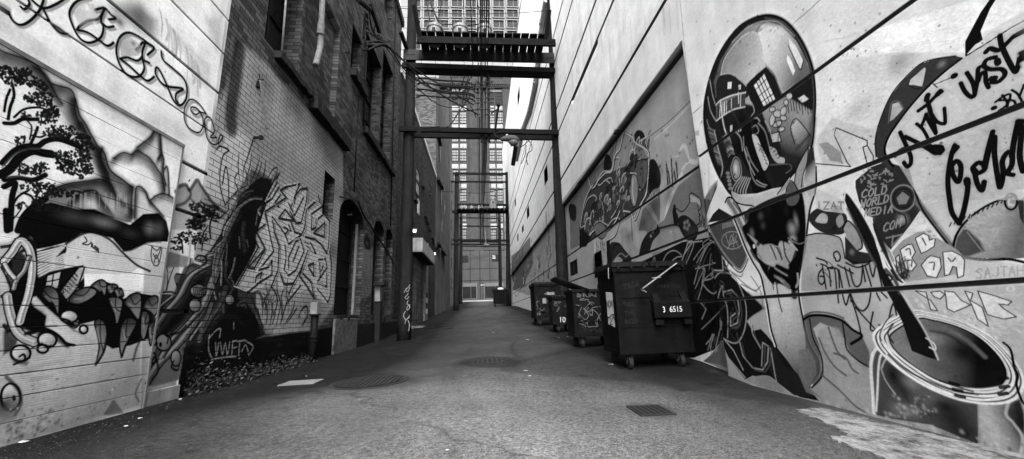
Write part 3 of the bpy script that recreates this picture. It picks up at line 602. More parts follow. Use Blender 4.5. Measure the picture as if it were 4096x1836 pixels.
    for t in (.2, .52, .8): L([(456+56*t, 493+119*t), (515+63*t, 428+144*t)], 4.5, 25, 1, .8, sm=False)
    # left building with railing
    Fl([(240,560),(238,480),(265,435),(320,425),(380,470),(412,500),(420,560),(330,580),(245,640)], 52, 1, 3, sm=True)
    L([(262,432),(320,425),(375,460),(412,497)], 4, 190, .9)
    Fl([(305,475),(328,473),(325,512),(303,513)], 235); Fl([(366,491),(381,490),(379,515),(366,516)], 235)
    Fl([(238,610),(262,582),(330,552),(406,535),(405,612),(340,632),(285,662),(240,698)], 125, 1, 2)
    for k in range(30): x = 245+k*5.4; L([(x, 606-k*2.3), (x-2+rr.uniform(-2,2), 690-k*2.7+rr.uniform(-14,4))], 2.2, rr.choice([25, 40, 30, 215]), .9, .8)
    L([(236,608),(262,581),(330,551),(408,534)], 6, 225, 1); L([(240,698),(285,662),(340,632),(405,617)], 5, 215, 1); L([(262,580),(268,640),(285,740),(310,800)], 8, 215, 1); L([(366,535),(368,595)], 6, 225, 1)
    L([(200,450),(215,540),(232,600)], 4, 190, .8); L([(190,560),(205,640),(238,700)], 5, 180, .8); L([(183,690),(200,740),(232,755)], 6, 160, .8)
    for k in range(18): y = 740+k*12; L([(188+k*3.4, y), (228+k*2.6, y+14)], 3, rr.choice([130, 165, 95]), .85, .8)
    Fl([(205,755),(228,760),(262,860),(270,960),(240,940),(215,850)], 40, .0); L([(228,760),(250,860),(275,960),(262,1030)], 8, 175, .9, 1.5)
    # mid clutter and folds under the window
    B(380,700,60,20,.9,60); B(360,860,70,18,.9,80)
    Fl([(505,650),(560,600),(640,560),(700,590),(790,640),(800,760),(770,900),(700,960),(620,900),(600,800),(540,760)], 120, .9, 14, grad=((690,660,175),(620,880,55)))
    for k in range(9): x = 650+k*16; L([(x, 580+k*2), (x+8, 640+rr.uniform(-6,20))], 4, 25, .9)
    Fl([(710,568),(745,549),(772,572),(735,592)], 225); Fl(m.ell(660, 555, 16, 16), 215)
    Fl([(668,735),(705,688),(795,800),(780,850),(700,828)], 165, 1, 2, grad=((690,720,200),(740,820,120))); L([(690,830),(668,735),(705,688),(795,800)], 4, 30, .9)
    for x, y, w_, h_, r_ in [(560,690,14,34,10),(590,655,22,20,0),(625,640,16,26,20),(590,715,26,14,-30),(612,745,20,12,-20),(560,630,16,12,-30),(625,680,18,14,10),(640,590,12,16,0)]:
        Fl(m.ell(x, y, w_, h_, r_), 195, 1, 2); L(m.ell(x+2, y+2, w_+2, h_+2, r_), 4, 25, .9, 1, sm=False, closed=True)
    Fl([(555,775),(600,762),(612,815),(562,822)], 200, 1, 1.5); L([(552,775),(600,760),(614,818),(562,826)], 5, 20, 1, 1, sm=False, closed=True)
    # seated dark coat with pale folds
    Fl([(380,760),(430,700),(500,700),(540,780),(550,900),(520,1000),(560,1100),(460,1120),(400,1010),(380,880)], 24, 1, 4, sm=True)
    Fl([(445,780),(475,790),(500,850),(535,920),(540,950),(515,985),(490,930),(465,860)], 205, 1, 2, sm=True)
    for k in range(6): L([(480+k*9, 830+k*22), (500+k*7, 850+k*20)], 4, 60, .9)
    for pts in [[(410,850),(440,930),(480,990)], [(480,710),(520,760),(545,850),(560,900)], [(430,930),(440,1000),(470,1060),(520,1080)], [(395,790),(400,860),(420,900)], [(445,735),(470,725),(482,760),(460,780)]]: L(pts, 8, 150, .8, 4)
    Fl([(545,850),(580,860),(600,900),(632,915),(628,945),(590,940),(560,905)], 180, 1, 2, sm=True)
    for k in range(4): L([(552+k*14, 862+k*17), (566+k*14, 850+k*18)], 4, 25, .9)
    Fl([(550,950),(660,948),(675,975),(655,1010),(590,1060),(560,1020)], 40, 1, 3, sm=True); L([(550,952),(655,948),(672,975),(640,1000)], 6, 110, .8, 3)
    # hatched crates, lower left
    Fl([(295,990),(340,900),(380,905),(430,1000),(450,1120),(370,1130),(320,1090)], 52, 1, 3)
    Fl([(322,960),(345,905),(375,930),(385,1010),(350,1050),(325,1010)], 150, 1, 2, sm=True); L([(330,960),(348,915),(370,935),(378,1005),(350,1038),(333,1005)], 5, 30, 1, closed=True); B(350,975,12,220,.8,34)
    for k in range(6): L([(380+k*11, 1020+k*2), (340+k*14, 1075+k*5), (330+k*16, 1100+k*5)], 7, 175, .85, 2); L([(388+k*11, 1022+k*2), (348+k*14, 1077+k*5)], 4, 15, .9)
    for k in range(5): Fl(m.ell(305+k*4, 1000+k*22, 12, 10), 150, .9, 2)
    for k in range(14): L([(270+k*3, 790+k*9), (300+k*2, 770+k*9), (318+k*2, 800+k*7)], 2.4, rr.choice([190, 140, 90]), .8)
    Fl([(318,725),(332,722),(330,770),(318,765)], 200); Fl([(362,735),(380,725),(384,755),(364,765)], 180); L([(372,730),(373,760)], 2, 20); L([(362,748),(384,742)], 2, 20)
    m.ridge([(198,450),(248,322),(318,210),(400,130),(520,88),(620,110),(700,187),(760,292),(795,400)], 10, 26, 13, 30, 5, .6)
    m.ridge([(808,690),(790,850),(735,980),(650,1075)], -40, -20, 20, 14, 5, .7); m.ridge([(170,580),(166,700),(185,830),(218,940),(265,1040)], 22, 0, 12, 14, 4, .7)
    for p, v_ in [([(300,600),(340,660),(370,720)], 70), ([(240,720),(270,800),(300,880)], 60), ([(400,640),(440,700),(450,760)], 60), ([(600,830),(640,900),(660,960)], 60), ([(580,700),(600,760),(590,830)], 40), ([(700,860),(740,820),(775,780)], 50)]: L(p, 14, v_, .6, 12, halo=False)
    for p in [[(420,600),(440,590),(458,640),(440,670)], [(430,690),(470,680),(490,700)], [(400,860),(420,930),(460,1010)], [(350,760),(380,800),(390,870)], [(520,700),(545,740),(560,800)], [(470,1040),(500,1060),(530,1070)]]: L(p, 6, 190, .7, 4, halo=False)
    L([c for c in oval], 9, 14, 1, 1.5, closed=True); L([(490+(x-490)*.965, 610+(y-610)*.965) for x, y in oval[:9]], 3, 120, .5, 2)
    # little stepped wall to the right of the oval
    L([(812,945),(1015,962),(995,940),(920,780),(930,738),(1110,812),(1110,840),(1085,850),(1108,940)], 5, 22, 1, 1, sm=False); L([(1110,840),(1145,900),(1145,935)], 5, 22, 1, 1, sm=False); Fl([(920,775),(932,742),(1105,815),(1080,850),(1100,935),(1010,955)], 215, .8, 2)
    Fl([(830,830),(880,820),(960,880),(965,940),(900,930)], 135, .7, 6)
    # ---- hand and arm
    m.view(2700, 700, 1.2833)
    Fl([(285,80),(330,100),(420,95),(500,70),(560,60),(600,10),(660,-60),(722,-60),(722,70),(694,175),(680,260),(668,380),(640,500),(632,590),(650,700),(682,850),(735,950),(735,1020),(692,1085),(610,1000),(520,870),(492,780),(470,650),(452,560),(400,450),(360,370),(300,215),(258,140),(272,116),(300,125),(330,160),(370,165),(320,130)], 150, 1, 2, grad=((500,700,205),(640,1040,95)))
    # outlines
    wl = [(258,140),(272,116),(298,122),(325,160),(345,200)]; L(wl, 9, 20, 1)
    for off, w_, v_ in ((0, 13, 18), (-7, 5, 235)):
        L([(300+off,215),(330+off,290),(365+off,380),(400+off,450),(440+off,520),(458+off,600),(475+off,680),(492+off,790),(520+off,880)], w_, v_, 1, 1.5)
        L([(724-off,-40),(724-off,70),(694-off,175),(682-off,260),(668-off,380),(642-off,500),(634-off,590),(650-off,700),(684-off,850),(735-off,950),(737-off,1020),(692-off,1085)], w_, v_, 1, 1.5)
    Fl([(290,85),(340,110),(430,105),(500,80),(545,75),(560,100),(480,130),(420,150),(340,150),(305,125)], 195, 1, 4, sm=True); L([(285,80),(300,128),(345,152),(400,160),(410,200),(385,248),(365,235),(352,190)], 7, 22, 1); Fl([(358,195),(395,165),(405,205),(385,240),(368,232)], 60, 1, 3, sm=True)
    # left finger shading
    L([(275,135),(310,190),(340,260),(370,330)], 26, 120, .9, 8); L([(285,130),(315,180),(350,250)], 7, 190, .8, 4); L([(300,140),(340,200),(372,270),(390,330)], 9, 25, .8, 4)
    # dark palm
    Fl([(395,175),(470,130),(560,95),(630,60),(660,120),(672,260),(662,400),(640,490),(632,585),(600,590),(540,560),(500,560),(455,500),(425,440),(395,390),(365,330),(345,270),(372,240)], 12, 1, 8, sm=True)
    for x, y, r_, v_, a_, ry in [(440,210,16,95,.8,22),(452,260,14,90,.7,20),(600,275,22,165,.9,36),(622,235,12,150,.8,40),(570,180,12,55,.7,30),(605,330,18,190,.9,22),(395,300,12,140,.8,26),(480,180,18,40,.8,30),(560,150,26,28,.8,26)]: B(x, y, r_, v_, a_, ry)
    m.view(2850, 950, 3.85)
    Fl([(540,-60),(600,20),(680,140),(700,300),(800,390),(880,430),(950,450),(1000,410),(1180,490),(1165,420),(1200,385),(1285,260),(1240,130),(1160,90),(1040,60),(1000,150),(880,105),(780,120),(700,60)], 172, 1, 26, sm=True)
    for p, w_, v_ in [([(880,100),(930,200),(980,330)], 26, 20), ([(960,120),(1000,170),(1070,330)], 30, 40), ([(1090,60),(1120,260),(1190,390)], 26, 18), ([(1020,150),(1060,260)], 16, 60), ([(700,100),(740,60),(840,50),(1000,60)], 60, 14), ([(880,440),(850,520)], 18, 120), ([(1180,60),(1280,170),(1300,200)], 24, 200), ([(1230,30),(1290,100)], 40, 14), ([(700,250),(740,300),(760,340)], 20, 120), ([(600,200),(660,300),(780,420),(850,520)], 60, 12), ([(1290,230),(1230,400),(1180,520)], 60, 12)]: L(p, w_, v_, .9, 20)
    for p, w_, v_ in [([(960,470),(1050,530),(1150,585)], 26, 150), ([(970,590),(1060,650),(1170,760)], 60, 130), ([(1000,610),(1090,690)], 24, 165), ([(960,560),(1100,620),(1220,700),(1250,860)], 34, 14), ([(1250,640),(1250,780),(1260,900)], 90, 14), ([(1310,560),(1320,680),(1290,760)], 34, 175), ([(790,620),(800,680)], 34, 185), ([(640,130),(640,140)], 46, 225), ([(920,660),(940,800)], 12, 45), ([(985,690),(1000,830),(1030,1000),(1070,1140)], 26, 80), ([(960,700),(970,800)], 12, 225)]: L(p, w_, v_, .9, 16)
    B(1250,910,50,20,.8); L([(800,115),(900,105),(950,125),(1030,150)], 8, 150, .9, 3); L([(1160,10),(1320,95),(1420,70)], 5, 130, .8, 2)
    m.view(2700, 700, 1.2833)
    # right fingers over the mirror
    m.view(2700, 0, 1.4438)
    Fl([(690,1060),(700,990),(740,900),(772,848),(780,860),(765,930),(740,1010),(745,1080),(720,1110)], 165, 1, 3, sm=True); L([(690,1060),(700,985),(740,900),(772,848)], 6, 20, 1); L([(770,850),(762,940),(740,1010),(730,1080)], 6, 26, 1); Fl([(775,860),(800,850),(812,950),(805,1130),(770,1130),(745,1040)], 120, 1, 6, grad=((770,950,60),(808,1000,190)))
    Fl([(640,1100),(655,1050),(690,1060),(720,1120),(700,1180),(650,1180)], 105, 1, 5, sm=True); L([(640,1110),(656,1045),(690,1060),(722,1130)], 6, 22, 1); Fl([(590,1120),(620,1080),(662,1020),(665,1030),(640,1090),(600,1120)], 170, 1, 2); L([(590,1122),(662,1020)], 4, 30)
    # ---- V6/V8 right of the arm
    m.view(3196, 750, 1.0635)
    Fl([(30,200),(90,190),(180,215),(195,300),(330,310),(420,430),(300,440),(10,440),(12,330)], 158, .8, 6)
    L([(30,205),(80,195),(150,205),(180,225),(195,300)], 5, 24, 1); Fl([(70,0),(72,110),(120,115),(190,120),(195,60)], 205, .6, 8)
    Fl([(40,125),(75,90),(110,100),(160,105),(200,115),(205,170),(180,200),(110,195),(60,165)], 60, 1, 3, sm=True); Fl([(70,140),(95,110),(120,120),(118,150),(85,150)], 190, 1, 4, sm=True); Fl([(140,100),(150,78),(175,80),(190,108),(160,106)], 185, 1, 3, sm=True); Fl([(160,130),(180,115),(190,150),(172,170),(160,155)], 165, 1, 4, sm=True); B(150,175,16,30,.7)
    m.text('IZAT', 70, 92, 195, 92, 30, 5, 130, .9); 
    Fl([(190,165),(210,145),(240,175),(262,225),(268,255),(250,268),(222,240),(200,205)], 165, 1, 2, sm=True); L([(188,170),(208,142),(240,172),(265,225),(268,256),(250,268)], 6, 24, 1); Fl([(195,205),(250,270),(300,280),(330,310),(230,330),(196,300)], 60, 1, 4); B(225,275,12,150,.7,14); L([(196,300),(240,320),(290,318),(330,305)], 6, 26)
    # scrawled tag in thick black marker
    T = [[(150,300),(148,280),(162,272),(175,290),(172,310),(158,312),(154,300)], [(100,345),(85,365),(82,395),(95,412),(108,400),(104,380),(90,378)], [(92,325),(125,345),(135,420)], [(100,335),(115,430)], [(120,345),(150,345),(160,430)], [(135,345),(165,350),(172,425)], [(170,350),(185,425)], [(165,330),(230,365)], [(195,340),(215,420)], [(215,345),(235,415),(262,410),(270,345)], [(270,330),(282,400)], [(282,335),(308,420)], [(300,330),(315,380),(330,330),(355,430)], [(75,300),(110,312),(120,325)], [(165,455),(168,490)], [(185,455),(200,500),(215,455),(222,485)], [(215,440),(240,500),(270,525),(295,500),(305,450)], [(225,480),(250,560),(262,635),(225,665)], [(240,510),(340,620)], [(315,530),(305,605),(350,600)], [(330,450),(345,480)], [(350,445),(375,470)], [(372,620),(400,495),(425,600)], [(340,585),(375,600),(360,620),(345,600)], [(200,320),(250,340),(300,322)], [(375,370),(395,385),(380,405),(360,408)]]
    for p in T: L(p, 6.5, 24, .96, 1.4)
    for p in [[(85,305),(130,320),(150,345)], [(110,360),(140,400)], [(330,430),(350,440)]]: L(p, 3.5, 60, .8, 1)
    # rolled shapes under the joint: dark arch, leg
    Fl([(20,560),(60,540),(120,540),(190,560),(240,610),(270,635),(300,700),(305,770),(250,740),(205,690),(150,600),(90,575),(60,600),(100,700),(98,800),(60,850),(30,690)], 100, .9, 6)
    L([(18,562),(50,545),(110,545),(180,565),(228,605),(268,632),(222,665)], 10, 22, 1, 1.5); L([(20,548),(60,530),(130,535),(190,555)], 6, 95, .9, 3)
    Fl([(80,610),(120,590),(170,600),(195,650),(215,700),(260,760),(305,820),(305,960),(250,990),(150,900),(100,800)], 165, .9, 14)
    for p in [[(45,560),(60,640),(95,720),(98,800),(55,850)], [(185,570),(195,640),(205,690),(250,735),(305,768)]]: L(p, 6, 30, 1, 1.5)
    for p in [[(85,640),(110,700),(150,760),(200,800)], [(125,595),(140,640),(165,700),(195,730)], [(100,800),(170,860),(240,930),(290,960)], [(150,705),(200,725),(225,770),(250,790)]]: L(p, 8, 95, .85, 4)
    Fl([(0,690),(40,685),(70,740),(75,790),(45,850),(100,900),(30,870),(0,800)], 130, .8, 6)
    # long dark pole with white edge
    Fl([(186,30),(198,18),(214,26),(255,85),(310,180),(332,255),(345,290),(358,340),(405,420),(450,470),(505,560),(555,650),(590,735),(530,718),(478,690),(440,575),(395,480),(360,420),(330,335),(285,260),(240,165),(205,85)], 36, 1, 2)
    Fl([(307,130),(318,122),(330,135),(355,210),(390,300),(425,355),(455,395),(440,408),(415,395),(372,330),(345,255),(318,180)], 52, 1, 2)
    L([(192,48),(196,24),(212,28),(255,88),(300,165),(340,250),(388,345)], 6, 225, 1, 1.5); L([(312,150),(310,130),(322,128),(340,165),(370,245),(392,310),(420,370),(448,402)], 6, 225, 1, 1.5)
    L([(432,440),(455,475),(510,560),(540,620),(575,690),(590,730)], 8, 215, .9, 3); L([(205,90),(245,170),(290,262),(325,330)], 10, 95, .7, 5); L([(350,160),(365,230),(400,310)], 12, 110, .7, 5)
    L([(430,445),(470,540),(500,620),(530,700)], 20, 80, .7, 8); L([(370,350),(400,385),(418,412)], 14, 15, .9, 4)
    for x, y in [(280,205),(352,270)]: B(x, y, 6, 10, .9)
    # dark lettered block, pale lettering
    Fl([(240,0),(240,-30),(300,-80),(470,-80),(500,40),(525,85),(470,165),(390,265),(350,220),(320,130),(290,120),(255,60)], 62, 1, 2)
    Fl([(300,-85),(370,-110),(440,-90),(520,60),(400,-20)], 62, 1, 2)
    m.text('COLD', 262, 45, 375, 25, 34, 4.5, 165, .95, lean=6); m.text('WORLD', 258, 88, 382, 62, 34, 4.5, 165, .95, lean=6); m.text('MEDIA', 275, 125, 400, 105, 32, 4.5, 165, .95, lean=6); m.text('COM', 355, 190, 435, 165, 36, 4.5, 160, .95, lean=6)
    for k in range(26): x = rr.uniform(265, 400); y = rr.uniform(-75, 0); L([(x, y), (x+rr.uniform(-16,16), y+rr.uniform(-10,10)), (x+rr.uniform(-16,16), y+rr.uniform(-12,12))], 4, 150, .9, 1, sm=False)
    L(m.ell(442, 45, 52, 56, 20), 5, 150, .9, 1, sm=False, closed=True); L(m.ell(442, 45, 38, 42, 20), 4, 30, .9, 1, sm=False, closed=True); Fl([(415,45),(440,18),(470,40),(455,70),(425,72)], 150, .9, 3)
    L([(372,215),(440,200),(395,250),(400,205)], 5, 150, .9, 1, sm=False); B(440,135,24,190,.7,26); L([(425,110),(450,120),(455,155),(435,170)], 6, 30, .9)
    # sign board: border, cheek, letters
    L([(505,60),(560,130),(610,195),(652,250)], 26, 120, 1, 3); L([(490,10),(515,75),(560,145),(648,258)], 7, 20, 1, 1.5); L([(522,60),(600,165),(655,235)], 5, 190, .8, 2)
    Fl([(520,60),(655,235),(700,160),(780,90),(880,30),(960,0),(960,-400),(720,-250),(560,-120)], 192, .55, 8)
    # roundel right of the block
    Fl([(655,260),(665,210),(700,160),(760,100),(830,60),(905,35),(960,60),(960,300),(880,305),(780,300),(700,298)], 150, 1, 4, grad=((760,160,200),(940,200,120)))
    Fl([(660,262),(670,215),(705,165),(770,225),(790,270),(720,295),(690,292)], 70, .9, 12); L([(655,258),(668,205),(705,150),(770,95),(840,58),(900,40)], 9, 20, 1, 1.5)
    L([(655,262),(690,290),(720,300),(800,308),(890,305),(957,318)], 11, 20, 1, 2)
    for k in range(24): t = k/23; x = 720+t*220; y = 130-75*t+rr.uniform(-6,6); L([(x, y), (x+rr.uniform(-3,10), y+rr.uniform(10,22))], 3, 190, .8)
    L([(705,175),(750,170),(800,260),(850,175),(720,175)], 6, 185, .85, 2, sm=False); L([(760,180),(800,240),(830,180)], 4, 185, .8, 1, sm=False); L([(715,190),(790,285)], 3, 160, .8)
    L(m.ell(902, 60, 26, 34), 8, 30, 1, 1.5, sm=False, closed=True); m.text('C', 888, 78, 918, 76, 34, 6, 205); Fl([(930,60),(957,40),(957,160),(940,130)], 30, .9, 3)
    for k in range(14): L([(640+k*20, 165-k*9), (648+k*20, 150-k*9)], 5, 40, .9)
    m.text('SAJTAH', 750, 388, 960, 372, 42, 5, 190, .85)
    # bubble letters
    Fl([(395,275),(440,225),(500,190),(560,180),(590,215),(680,270),(705,300),(700,380),(660,370),(600,385),(540,390),(455,402),(430,350)], 168, 1, 2)
    Fl([(560,260),(640,240),(700,290),(957,330),(957,395),(700,410),(440,420)], 175, .5, 10)
    for pts in [[(430,265),(460,245),(480,240),(495,275),(480,300),(500,330),(480,355),(455,350),(440,300)], [(495,215),(530,195),(550,205),(555,225),(580,215),(575,250),(545,270),(520,280),(505,245)], [(520,330),(545,300),(560,290),(600,300),(605,340),(585,385),(545,375)], [(612,275),(650,270),(690,290),(705,310),(700,375),(675,385),(670,340),(655,335),(640,370),(620,375)], [(410,300),(425,285),(440,380),(420,360)]]:
        Fl(pts, 235, 1, 1.5); L(pts, 4, 40, .9, 1, sm=False, closed=True)
    for p in [[(455,265),(470,260),(475,285)], [(460,310),(480,310),(478,335)], [(525,215),(540,245)], [(555,320),(575,320),(572,350)], [(635,300),(650,315),(665,300)]]: L(p, 5, 60, .9)
    L(m.ell(445, 375, 13, 13), 3, 40, 1, 1, sm=False, closed=True); L([(445,362),(445,388)], 2.5, 40); L([(445,375),(436,384)], 2.5, 40); L([(445,375),(454,384)], 2.5, 40)
    for x, y, r_ in [(520,140,17),(555,185,14),(480,185,10),(575,205,9),(500,480,6),(515,500,7),(530,512,6),(900,430,14)]: L(m.ell(x, y, r_, r_*.9), 6, 215, .9, 2, sm=False, closed=True)
    for k in range(40): L([(410+rr.uniform(0,60), 290+rr.uniform(0,100)), (412+rr.uniform(0,60), 292+rr.uniform(0,100))], 1.6, 60, .5)
    Fl([(490,440),(560,435),(720,435),(860,460),(905,485),(920,520),(957,560),(880,600),(800,660),(680,560),(560,520)], 205, .8, 6)
    for pts in [[(495,440),(540,445),(560,520),(590,525),(560,480)], [(560,445),(600,440),(620,455),(600,475),(575,465)], [(620,440),(660,445),(690,480),(730,500),(660,530),(630,515),(625,470)], [(705,440),(740,450),(730,480),(780,510),(805,590),(760,560),(735,500)], [(760,440),(830,460),(905,485),(890,500),(850,495),(870,515),(925,550),(870,560),(800,540)]]:
        Fl(pts, 228, .9, 1.5); L(pts, 3.4, 30, .9, 1, sm=False, closed=True)
    for k in range(60): x = 520+rr.uniform(0,340); y = 500+(x-520)*.35+rr.uniform(-10,70); B(x, y, 7, rr.choice([235, 240, 180]), .6)
    # ---- bucket with coiled pale rim
    Fl([(310,690),(345,668),(380,690),(450,760),(560,830),(700,895),(780,915),(770,1000),(760,1092),(560,1010),(400,985),(330,968),(305,900)], 88, 1, 5)
    Fl([(760,900),(860,910),(940,900),(957,960),(957,1150),(900,1140),(765,1090)], 150, 1, 8, grad=((800,960,185),(940,980,60)))
    B(400,800,34,20,.9,60); B(440,860,30,45,.7,50); B(560,900,60,120,.8,40); B(450,950,60,150,.7,30); B(660,980,90,45,.85,60); B(700,1040,70,35,.8,40); B(480,830,40,150,.6,30); B(940,1000,40,30,.9,70); B(900,960,30,60,.8,40); B(620,930,60,25,.8,30)
    for i in range(60): B(400+rr.uniform(0,190), 880+rr.uniform(0,100), rr.uniform(4,12), rr.choice([165, 60, 190]), .5)
    L([(345,672),(318,700),(306,760),(312,860),(318,960)], 11, 232, .95, 3); L([(372,708),(348,715),(338,770),(334,860),(328,950)], 7, 225, .9, 3); L([(352,765),(370,730),(400,720)], 6, 190, .8, 4); L([(350,770),(368,820),(410,880)], 5, 175, .8, 3)
    Fl([(540,700),(545,780),(530,820),(520,760),(505,710)], 120, .8, 3)
    L([(905,880),(880,960),(910,1000),(950,1060),(945,1130)], 9, 200, .7, 6); L([(765,930),(766,1085)], 4, 150, .6, 3)
    c0 = (622, 712)
    rim = lambda s_, dx=0, dy=0: [(c0[0]+dx+(x)*s_, c0[1]+dy+(y)*s_) for x, y in [(-262,-110),(-272,-60),(-225,0),(-150,60),(-60,115),(60,160),(180,175),(262,160),(300,110),(290,50),(240,-20),(160,-90),(60,-140),(-60,-172),(-140,-178)]]
    Fl(rim(1.08, 0, 14), 190, 1, 3, sm=True)
    for k, (s_, v_, w_) in enumerate([(1.10, 240, 9), (1.06, 50, 7), (1.03, 235, 8), (1.0, 75, 6), (.965, 240, 9), (.93, 50, 5), (.90, 225, 6)]): L(rim(s_, 0, 14-k*2), w_, v_, .95, 2.5, closed=True)
    Fl(rim(.86, 0, 0), 60, 1, 4, sm=True, grad=((480,620,140),(760,700,30)))
    B(700,700,80,18,.9,50); B(780,740,50,14,.8,40); B(560,640,60,170,.6,30); B(480,640,30,60,.7,30); B(600,760,70,90,.5,30); L([(600,590),(700,640),(790,720)], 16, 120, .7, 10); L([(560,610),(640,630),(720,690)], 10, 30, .6, 7); L([(790,760),(850,770),(842,745)], 8, 22, .9, 2); L(rim(.855), 5, 16, 1, 1.5, closed=True)
    for p in [[(360,690),(420,760),(520,830),(640,880),(780,905),(900,880)], [(355,660),(400,700),(480,760),(600,830),(760,860),(900,840)], [(370,715),(450,790),(560,850),(700,895)]]: L(p, 6, 238, .9, 3)
    for p in [[(380,712),(440,765),(540,820),(660,865),(760,880)], [(600,822),(680,850),(740,868)]]: L(p, 7, 45, .85, 3)
    for x, y in [(660,835),(675,862),(685,888),(870,820),(875,855),(870,885)]: L([(x-18, y-4), (x+18, y+4) if x < 800 else (x+16, y-10)], 12, 22, .95, 3)
    L([(390,560),(360,590),(352,640),(380,680)], 10, 225, .9, 3); L([(400,580),(378,620),(400,660)], 7, 40, .9, 3); L([(350,650),(345,620),(370,570),(400,540)], 4, 20, .9)
    # re-lay the pole over the coil
    Fl([(432,452),(470,500),(520,580),(560,660),(592,735),(545,722),(480,695),(440,575),(400,490)], 34, 1, 2.5); L([(436,446),(480,520),(530,600),(570,680),(592,732)], 6, 200, .9, 3); L([(540,640),(575,665),(580,690),(555,680)], 4, 235, .9)
    L([(870,660),(900,690),(915,760),(930,800),(925,840),(945,900),(957,920)], 8, 16, 1, 1.5)
    # ---- V7: sign board top right
    m.view(3296, 0, 1.4438)
    Fl([(360,850),(420,720),(520,600),(640,480),(800,340),(900,270),(1155,140),(1155,640),(1155,1155),(780,1155),(560,1155),(430,950)], 195, .65, 6)
    Fl([(300,900),(297,800),(325,690),(380,560),(450,470),(550,372),(640,340),(760,322),(800,332),(780,350),(700,410),(600,500),(500,610),(420,715),(370,800),(350,880),(400,960),(380,985),(320,930)], 72, 1, 2)
    L([(300,905),(297,800),(325,690),(382,558),(450,468),(552,372),(640,340),(760,322)], 7, 20, 1); L([(795,338),(700,412),(600,502),(500,612),(420,717),(366,805),(352,880),(398,962)], 13, 14, 1, 1.5)
    Fl([(490,490),(500,460),(580,390),(590,400),(570,500),(520,490)], 205, 1, 5); Fl([(380,700),(395,600),(430,590),(455,630),(400,690)], 190, 1, 5); L([(372,710),(388,600),(430,585),(460,625)], 4, 120, .9); B(680,370,30,150,.8,20); L([(480,490),(560,510),(590,400)], 5, 40, .8)
    Fl([(815,325),(815,240),(862,150),(905,70),(975,-30),(1010,-30),(960,50),(905,180),(918,230),(870,262)], 24, 1, 1.5)
    Fl([(1080,-20),(1130,-20),(1125,50),(1155,80),(1170,170),(1110,140),(1065,100)], 24, 1, 1.5)
    L([(820,322),(920,262),(1010,205),(1100,150),(1180,125)], 8, 20, 1, 1.2)
    K = 24; W_ = 22
    def S(w, *ps):
        for p in ps: L(p, w, K, 1, 1.6)
    # Art
    S(24, [(440,765),(470,830),(500,900),(500,945),(480,962),(462,940)], [(410,900),(450,865),(520,850),(600,840),(640,860),(670,885),(680,850),(640,845)], [(470,790),(560,835),(640,885)]); S(34, [(650,880),(680,868)])
    S(19, [(535,715),(570,745),(600,800),(598,812)], [(560,735),(575,700),(590,660)]); S(22, [(590,660),(600,690),(640,760),(645,768),(640,740),(610,620),(590,560)], [(545,640),(600,600),(640,560),(680,530)], [(640,740),(600,600)]); S(20, [(610,640),(650,700),(690,715),(700,700),(695,625)])
    S(30, [(600,550),(592,575)], [(670,528),(655,545)]); L([(630,485),(655,505)], 6, 40); L([(640,487),(735,448)], 3, 60); S(32, [(748,440),(756,436)])
    # inst
    S(24, [(790,480),(815,530),(850,560),(870,545),(860,480),(825,420)], [(870,545),(885,470),(890,400),(905,385)], [(890,470),(905,430),(930,420),(935,470),(950,505)]); S(26, [(990,330),(940,345),(925,380),(960,400),(1025,400),(1045,430),(1010,470),(970,475)], ); S(34, [(968,455),(985,452)], [(1000,350),(1005,365)])
    S(28, [(1015,205),(1025,260),(1060,340),(1100,410),(1115,400),(1135,320),(1160,240)], [(935,300),(960,280),(1010,290),(1060,245),(1110,195)], [(1130,330),(1170,270)])
    # BY
    S(13, [(990,590),(1030,560),(1075,545),(1060,600),(1010,640)], [(1030,550),(1060,600),(1045,650)], [(1010,580),(1090,580),(1100,610),(1035,650)], [(1085,520),(1120,545),(1150,600)], [(1155,490),(1130,555)]); S(26, [(985,622),(978,625)])
    # Cold
    S(26, [(755,840),(740,880),(725,950),(715,1050),(725,1150),(740,1230),(780,1290)], [(770,850),(745,880)], [(735,960),(765,930),(790,960),(785,1030),(770,1050),(745,1010),(735,960)], [(825,1035),(830,1090),(815,1180),(800,1240),(780,1290)]); S(34, [(825,1040),(828,1060)])
    S(26, [(870,1000),(860,970),(890,940),(920,950),(925,980),(890,1000),(870,985),(885,1060),(912,1100),(925,1050)], [(925,960),(950,850),(975,760)], [(930,970),(955,860),(985,790),(985,900),(1010,1060),(1020,1075),(1035,1000),(1030,930),(1060,880),(1085,890),(1085,950),(1060,1000),(1090,1010)]); S(28, [(1085,900),(1100,800),(1125,700),(1140,760),(1130,900),(1150,990)], [(1150,700),(1120,700)]); 
    for pts in [[(0,240),(120,215),(210,185)]]: L(pts, 3, 180, .5)
    # ---- stains, cracks and little bolt holes of the bare concrete
    m.view(0, 0, 1)
    for i in range(120):
        x = rr.uniform(2760, 4090); y = rr.uniform(10, 700); 
        B(x, y, rr.uniform(2.5, 5.5), 35, .85)
    for i in range(30): x = rr.uniform(2480, 2760); B(x, rr.uniform(520, 700), 4, 40, .85, 6)
    for i in range(34): x = rr.uniform(2280, 2720); y = rr.uniform(0, 900)*(2720-x)/440*.5; L([(x, y), (x+6, y+rr.uniform(60,180))], rr.uniform(6, 24), rr.choice([120, 230, 235]), .16, 8)
    L([(2545,568),(2645,490),(2740,395)], 2.4, 90, .8); L([(2590,560),(2650,505),(2750,400)], 2, 230, .5)
    for i in range(90): x = rr.uniform(3300, 4096); y = 1640+(x-3300)*.235-abs(rr.gauss(0, 22)); B(x, y, rr.uniform(4, 12), rr.choice([200, 60, 215]), .45)
paint_right(mr)
rb = empty('concrete_building', (XR, 4, 0), label='long pale concrete building along the right, painted with the hand and oval mirror', cat='building')
